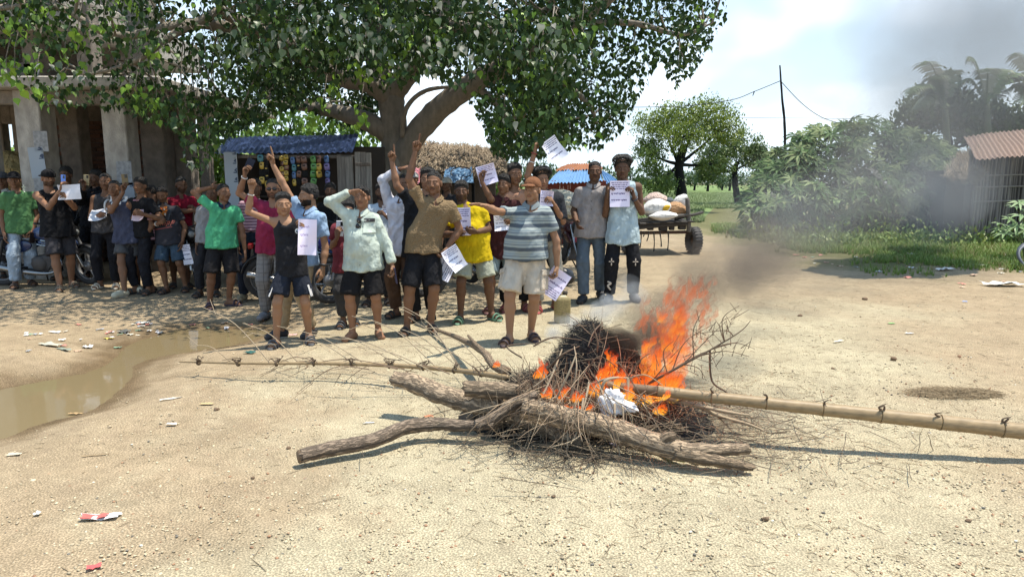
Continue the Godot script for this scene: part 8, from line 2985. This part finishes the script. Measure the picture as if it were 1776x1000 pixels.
func build_smoke() -> void:
	rng.seed = 141
	var S := thing("dark_smoke", "black and brown smoke pouring from the fire and drifting right", "smoke", at(1100, 650, 4.7))
	S.set_meta("kind", "stuff")
	# [px, py, depth, spread px, spread py, count, size m, density, grey]
	for q in [[1075, 600, 4.55, 24, 26, 12, .18, 5.0, .07], [1090, 640, 4.5, 22, 20, 12, .17, 6.0, .05], [1115, 590, 4.6, 36, 24, 10, .24, 1.8, .14], [1150, 535, 4.8, 50, 26, 9, .34, .55, .22], [1220, 495, 5.2, 60, 22, 14, .32, .55, .26], [1290, 465, 5.8, 60, 20, 12, .42, .36, .28], [1350, 430, 6.8, 60, 26, 10, .65, .14, .36], [1420, 380, 8.0, 70, 40, 10, .9, .07, .42], [1500, 310, 9.5, 80, 55, 10, 1.3, .04, .46], [1590, 240, 11.0, 90, 60, 12, 1.7, .03, .48], [1640, 190, 12.5, 150, 80, 22, 1.7, .018, .44], [1700, 90, 13.5, 160, 90, 30, 2.0, .027, .42], [1740, 20, 13.5, 130, 60, 16, 2.0, .032, .40]]:
		for k in q[5]:
			var p := at(q[0] + rng.randfn() * q[3] * .6, q[1] + rng.randfn() * q[4] * .6, q[2] + rng.randfn() * q[6] * .4)
			if p.y < .12: p.y = .12
			var z: float = q[6] * rng.randf_range(.6, 1.35)
			puff(S, p, Vector3(z * rng.randf_range(.8, 1.6), z * rng.randf_range(.7, 1.1), z), q[7], Color(q[8], q[8] * (.84 if q[2] < 8 else .95), q[8] * (.70 if q[2] < 8 else .91)))
	var W := thing("pale_smoke", "pale blue-white smoke curling up behind the heap and over the thicket's foot", "smoke", at(1040, 560, 5.2))
	W.set_meta("kind", "stuff")
	for q in [[1000, 562, 4.8, 26, 8, 16, .09, 1.3, .9], [1030, 545, 5.0, 22, 10, 16, .10, 1.2, .9], [1060, 528, 5.3, 24, 12, 14, .13, .9, .9], [1095, 508, 5.8, 20, 16, 14, .15, .6, .9], [965, 576, 4.7, 14, 5, 8, .07, 2.4, .9], [1350, 380, 15.0, 70, 20, 8, 1.4, .014, .8], [1440, 365, 15.5, 90, 26, 8, 1.7, .010, .8], [1600, 330, 15.5, 60, 34, 8, 1.6, .05, .6], [1630, 365, 15.0, 40, 26, 6, 1.4, .06, .55]]:
		for k in q[5]:
			var p := at(q[0] + rng.randfn() * q[3] * .6, q[1] + rng.randfn() * q[4] * .6, q[2] + rng.randfn() * q[6] * .3)
			if p.y < .1: p.y = .1
			var z: float = q[6] * rng.randf_range(.6, 1.3)
			puff(W, p, Vector3(z * rng.randf_range(.8, 1.6), z * rng.randf_range(.7, 1.3), z), q[7], Color(q[8] * .96, q[8] * .99, q[8]))

# ---- litter
const TONE := ["white", "cream", "pinkish white", "brown", "grey", "red", "dark green"]
func scrap(called: String, label: String, px: float, py: float, w: float, h: float, c: Color, turn: float, cat := "litter", group := "", bump_amp := .35) -> Node3D:
	var s := Shape.new()
	for j in 5:
		for i in 6:
			var u := i / 5.0 - .5
			var v := j / 4.0 - .5
			var e := 1.0 + .25 * noise.get_noise_2d(px + u * 30, py + v * 30)
			s.vert(Vector3(u * w * e, (.5 + noise.get_noise_2d(u * 40 + px, v * 40 + py)) * minf(w, h) * bump_amp, v * h * e), Vector2(u + .5, v + .5))
	for j in 4:
		for i in 5:
			var k := j * 6 + i
			s.quad(k, k + 1, k + 7, k + 6)
	var o := put(called, s.mesh(), mat("scrap%.2f%.2f%.2f" % [c.r, c.g, c.b], c, .6))
	o.position = gp(px, py) + Vector3(0, .006, 0)
	o.rotation.y = turn
	tag(o, label, cat, group)
	return o

func build_litter() -> void:
	rng.seed = 151
	var w := scrap("red_wrapper", "torn red and white wrapper on the dirt in the left foreground", 172, 900, .165, .05, Color(.62, .60, .58), .12, "wrapper")
	var r := put("red_print", (w as MeshInstance3D).mesh, mat("wrapper_red", Color(.50, .12, .10), .6), w)
	r.scale = Vector3(.66, 1, .8)
	r.position = Vector3(-.022, .003, .003)
	scrap("red_scrap", "bright red scrap at the bottom edge of the photo", 163, 986, .05, .028, Color(.60, .09, .09), .5)
	scrap("paper_dot", "small round white scrap left of the red wrapper", 65, 893, .03, .03, Color(.6, .6, .57), 0)
	var named := [["leaf_scrap", "dry curled leaf with a long stalk below the puddle", 24, 790, .075, .035, Color(.52, .45, .33)], ["leaf_scrap", "pale dry leaf between the puddle and the branch", 358, 702, .09, .03, Color(.48, .36, .18)], ["cardboard_strip", "flat pale cardboard strip on the puddle's far bank", 86, 599, .22, .07, Color(.42, .42, .34)], ["cardboard_strip", "grey-green cardboard strip just below the pale one on the bank", 110, 607, .17, .05, Color(.22, .25, .20)],
		["white_scrap", "white crumpled scrap among the bank litter, by the puddle's bend", 152, 603, .09, .07, Color(.62, .60, .56)], ["white_scrap", "white scrap above the puddle, left of the others there", 95, 577, .13, .05, Color(.60, .58, .53)], ["white_scrap", "white scrap at the puddle's upper edge", 248, 561, .16, .08, Color(.55, .55, .52)], ["dark_scrap", "dark scrap beside the white one on the puddle's upper edge", 215, 577, .11, .08, Color(.09, .09, .08)], ["yellow_scrap", "yellow scrap by the puddle's upper bend", 188, 588, .09, .04, Color(.55, .45, .10)],
		["teal_rag", "teal rag on the dirt just behind the thin bamboo", 433, 613, .10, .06, Color(.02, .09, .08)], ["pink_scrap", "pink scrap beside the bearded man's shoe", 508, 582, .08, .04, Color(.60, .36, .36)], ["green_scrap", "small green wrapper on the gravel beyond the bamboo pole", 1547, 562, .07, .03, Color(.15, .42, .10)], ["white_scrap", "white scrap on the gravel halfway to the bamboo pole", 1454, 593, .12, .03, Color(.60, .57, .48)], ["white_scrap", "white strip on the dirt at the right, before the verge", 1578, 579, .08, .03, Color(.62, .60, .56)], ["blue_scrap", "blue scrap on the dirt just before the verge", 1674, 524, .07, .04, Color(.18, .26, .50)],
		["white_scrap", "long white strip on the gravel right of the boy's sandals", 640, 735, .07, .02, Color(.6, .57, .5)], ["white_scrap", "white scrap between the puddle and the thin bamboo's tip", 297, 737, .06, .03, Color(.6, .6, .58)], ["torn_bag", "torn clear plastic scrap on the gravel below the puddle", 296, 693, .14, .03, Color(.56, .52, .46)], ["orange_peel", "orange-brown scrap beside the puddle's lower corner", 131, 718, .10, .025, Color(.42, .27, .13)], ["red_chip", "red brick chip in front of the thick log", 743, 724, .06, .03, Color(.42, .16, .08)],
		["stick_scrap", "short forked stick lying on the dirt below the puddle", 165, 791, .13, .014, Color(.28, .20, .11)], ["white_sheet_scrap", "big flat grey-white sheet on the verge at the right edge", 1738, 496, .55, .22, Color(.55, .55, .52)], ["pale_sheet_scrap", "pale crumpled cloth on the verge left of the big sheet", 1640, 469, .34, .16, Color(.62, .60, .55)], ["pale_plank_scrap", "narrow pale plank on the verge grass", 1688, 461, .42, .10, Color(.55, .53, .45)], ["dark_rag", "dark rag in the verge grass", 1558, 446, .16, .12, Color(.03, .03, .04)], ["white_bag", "white plastic bag in the verge grass beside the dark rag", 1580, 443, .18, .15, Color(.68, .66, .64)], ["blue_bag", "pale blue plastic bag in the grass near the shed", 1678, 421, .24, .12, Color(.40, .50, .62)], ["black_rag", "black rag in the grass right of the pale blue bag", 1726, 424, .2, .1, Color(.02, .02, .02)]]
	for q in named: scrap(q[0], q[1], q[2], q[3], q[4], q[5], q[6], rng.randfn() * .4)
	var tones := [Color(.62, .60, .56), Color(.55, .50, .40), Color(.60, .58, .60), Color(.45, .30, .20), Color(.30, .32, .35), Color(.52, .20, .16), Color(.20, .30, .20)]
	for k in 90:
		var px := rng.randf_range(1310, 1776)
		var py := rng.randf_range(404, 500)
		if py > 420 + (px - 1310) * .17 + 20: continue
		var t := rng.randi() % 7
		scrap("litter_scrap", "small %s scrap strewn on the verge %s" % [TONE[t], "near the shed" if px > 1600 else ("by the thicket's foot" if py < 430 else "at the dirt's edge")], px, py, rng.randf_range(.05, .17), rng.randf_range(.03, .10), tones[t], rng.randf() * 3, "litter", "scraps strewn over the grassy verge")
	for k in 60:
		var px := rng.randf_range(40, 460)
		var py := 560 + absf(rng.randfn()) * 22 + (px < 230 as int) * rng.randf() * 20
		if H(gp(px, py).x, gp(px, py).z) < WATER + .005: continue
		var t := rng.randi() % 7
		scrap("bank_scrap", "tiny %s scrap in the rubbish along the puddle's far bank%s" % [TONE[t], ", towards the left edge" if px < 180 else (", by the bend" if px < 300 else ", nearer the crowd")], px, py, rng.randf_range(.03, .08), rng.randf_range(.02, .05), tones[t], rng.randf() * 3, "litter", "scraps along the puddle's bank")
	# a few stones that stand out
	var n := 0
	for q in [[1328, 902, .018], [1388, 549, .03], [375, 712, .022], [1550, 624, .03], [1445, 640, .016], [1680, 905, .014], [960, 862, .012], [1500, 520, .04], [500, 778, .014], [438, 830, .012]]:
		var o := put("stone", stone_mesh(n + 3), mat("stone_brown", Color(.24, .16, .10), .9, {"bump": "grit", "bs": .6, "tri": 6.0}))
		o.scale = Vector3(q[2], q[2], q[2])
		o.position = gp(q[0], q[1]) + Vector3(0, q[2] * .4, 0)
		tag(o, "brown stone lying %s" % ["right of the split log in the foreground", "behind the fire on open dirt", "below the puddle on the gravel", "beyond the bamboo pole", "midway along the gravel behind the pole", "near the bottom right corner", "in the centre foreground gravel", "out on the dirt towards the verge", "left of the forked branch's tip", "on the gravel at lower left"][n], "stone")
		n += 1
	# a flattened patch of straw
	var c := gp(1655, 683)
	var X := []
	var C := []
	var st := Shape.new()
	tube(st, PackedVector3Array([Vector3(0, -.5, 0), Vector3(.06, 0, .03), Vector3(0, .5, 0)]), PackedFloat32Array([.03, .03, .015]), 4)
	for k in 900:
		var a := rng.randf() * TAU
		var rr := sqrt(rng.randf())
		var p := Vector3(cos(a) * rr * .33, .01 + rng.randf() * .03 * (1 - rr), sin(a) * rr * .13)
		var b := Basis(Vector3.UP, rng.randf() * TAU) * Basis(Vector3.RIGHT, PI / 2 + rng.randfn() * .12)
		X.append(Transform3D(Basis(b.x * .05, b.y * rng.randf_range(.05, .14), b.z * .05), p))
		C.append(Color(.36, .27, .16).lerp(Color(.18, .135, .08), rng.randf()))
	var T := thing("straw_patch", "flattened brown patch of dry straw on the ground beyond the bamboo pole", "straw", c)
	many("straw_mat", st.mesh(), mat("straw"), X, C, T)
	# grey hose coil at the right edge
	var hs := Shape.new()
	var hp := gx(1790, 12.0)
	for k in 4: ring(hs, Transform3D(Basis(Vector3.RIGHT, .9 + k * .06) * Basis(Vector3.BACK, .1 * k), Vector3(.01 * k, .20 + .02 * k, -.03 * k)), .27 - .012 * k, .022, 40, 8)
	var ho := put("hose_coil", hs.mesh(), mat("hose_grey", Color(.10, .11, .13), .5))
	ho.position = hp
	tag(ho, "coil of thick grey hose cut by the right edge", "hose")

# ---------------------------------------------------------------- everything
func _ready() -> void:
	noise.noise_type = FastNoiseLite.TYPE_SIMPLEX_SMOOTH
	noise.frequency = .1
	noise.seed = 5
	rng.seed = 1
	var cam := Camera3D.new()
	cam.name = "camera"
	cam.position = CAM
	cam.rotation.x = -TILT
	cam.fov = rad_to_deg(2.0 * atan(500.0 / FOCAL))
	cam.near = .05
	cam.far = 2000.0
	cam.current = true
	add_child(cam)
	var env := Environment.new()
	env.background_mode = Environment.BG_SKY
	var sky := Sky.new()
	sky.sky_material = sky_material()
	env.sky = sky
	env.tonemap_mode = Environment.TONE_MAPPER_LINEAR
	env.tonemap_exposure = 1.5
	env.sdfgi_enabled = true
	env.ssao_enabled = true
	env.ssil_enabled = true
	env.volumetric_fog_enabled = true
	env.volumetric_fog_density = 0.0
	var we := WorldEnvironment.new()
	we.name = "environment"
	we.environment = env
	add_child(we)
	var sun := DirectionalLight3D.new()
	sun.name = "sun"
	sun.light_energy = 1.55
	sun.light_color = Color(1.0, .965, .90)
	sun.light_angular_distance = .5
	sun.shadow_enabled = true
	sun.sky_mode = DirectionalLight3D.SKY_MODE_LIGHT_ONLY
	add_child(sun)
	sun.look_at_from_position(Vector3(.30, 1.0, -.06), Vector3.ZERO, Vector3.FORWARD)
	build_ground()
	build_building()
	build_kiosk()
	build_far_houses()
	build_big_tree()
	build_trees()
	build_right_plants()
	build_grass()
	build_pole()
	build_cart()
	build_bikes()
	build_people()
	build_can()
	build_fire()
	build_litter()
	build_smoke()

func sky_material() -> ProceduralSkyMaterial:
	var m := ProceduralSkyMaterial.new()
	m.sky_top_color = lin(.26, .44, .70)
	m.sky_horizon_color = lin(.74, .87, .94)
	m.sky_curve = .22
	m.ground_bottom_color = lin(.30, .25, .16)
	m.ground_horizon_color = lin(.55, .55, .50)
	m.sun_angle_max = 1.0
	var n := FastNoiseLite.new()
	n.seed = 9
	n.frequency = 1.0
	n.fractal_octaves = 5
	var im := Image.create(768, 384, false, Image.FORMAT_RGBAF)
	for y in 384:
		for x in 768:
			var la := PI * (.5 - (y + .5) / 384.0)
			var lo := TAU * (x + .5) / 768.0
			var p := Vector3(cos(la) * cos(lo), sin(la) * 1.0, cos(la) * sin(lo))
			var q := p * 1.6 / (absf(p.y) + .35)
			var v := n.get_noise_3d(q.x, p.y * 2.0, q.z)
			var k := smoothstep(-.05, .45, v) * .55 * smoothstep(.0, .12, sin(la))
			im.set_pixel(x, y, Color(.55, .50, .46, k))
	m.sky_cover = ImageTexture.create_from_image(im)
	return m
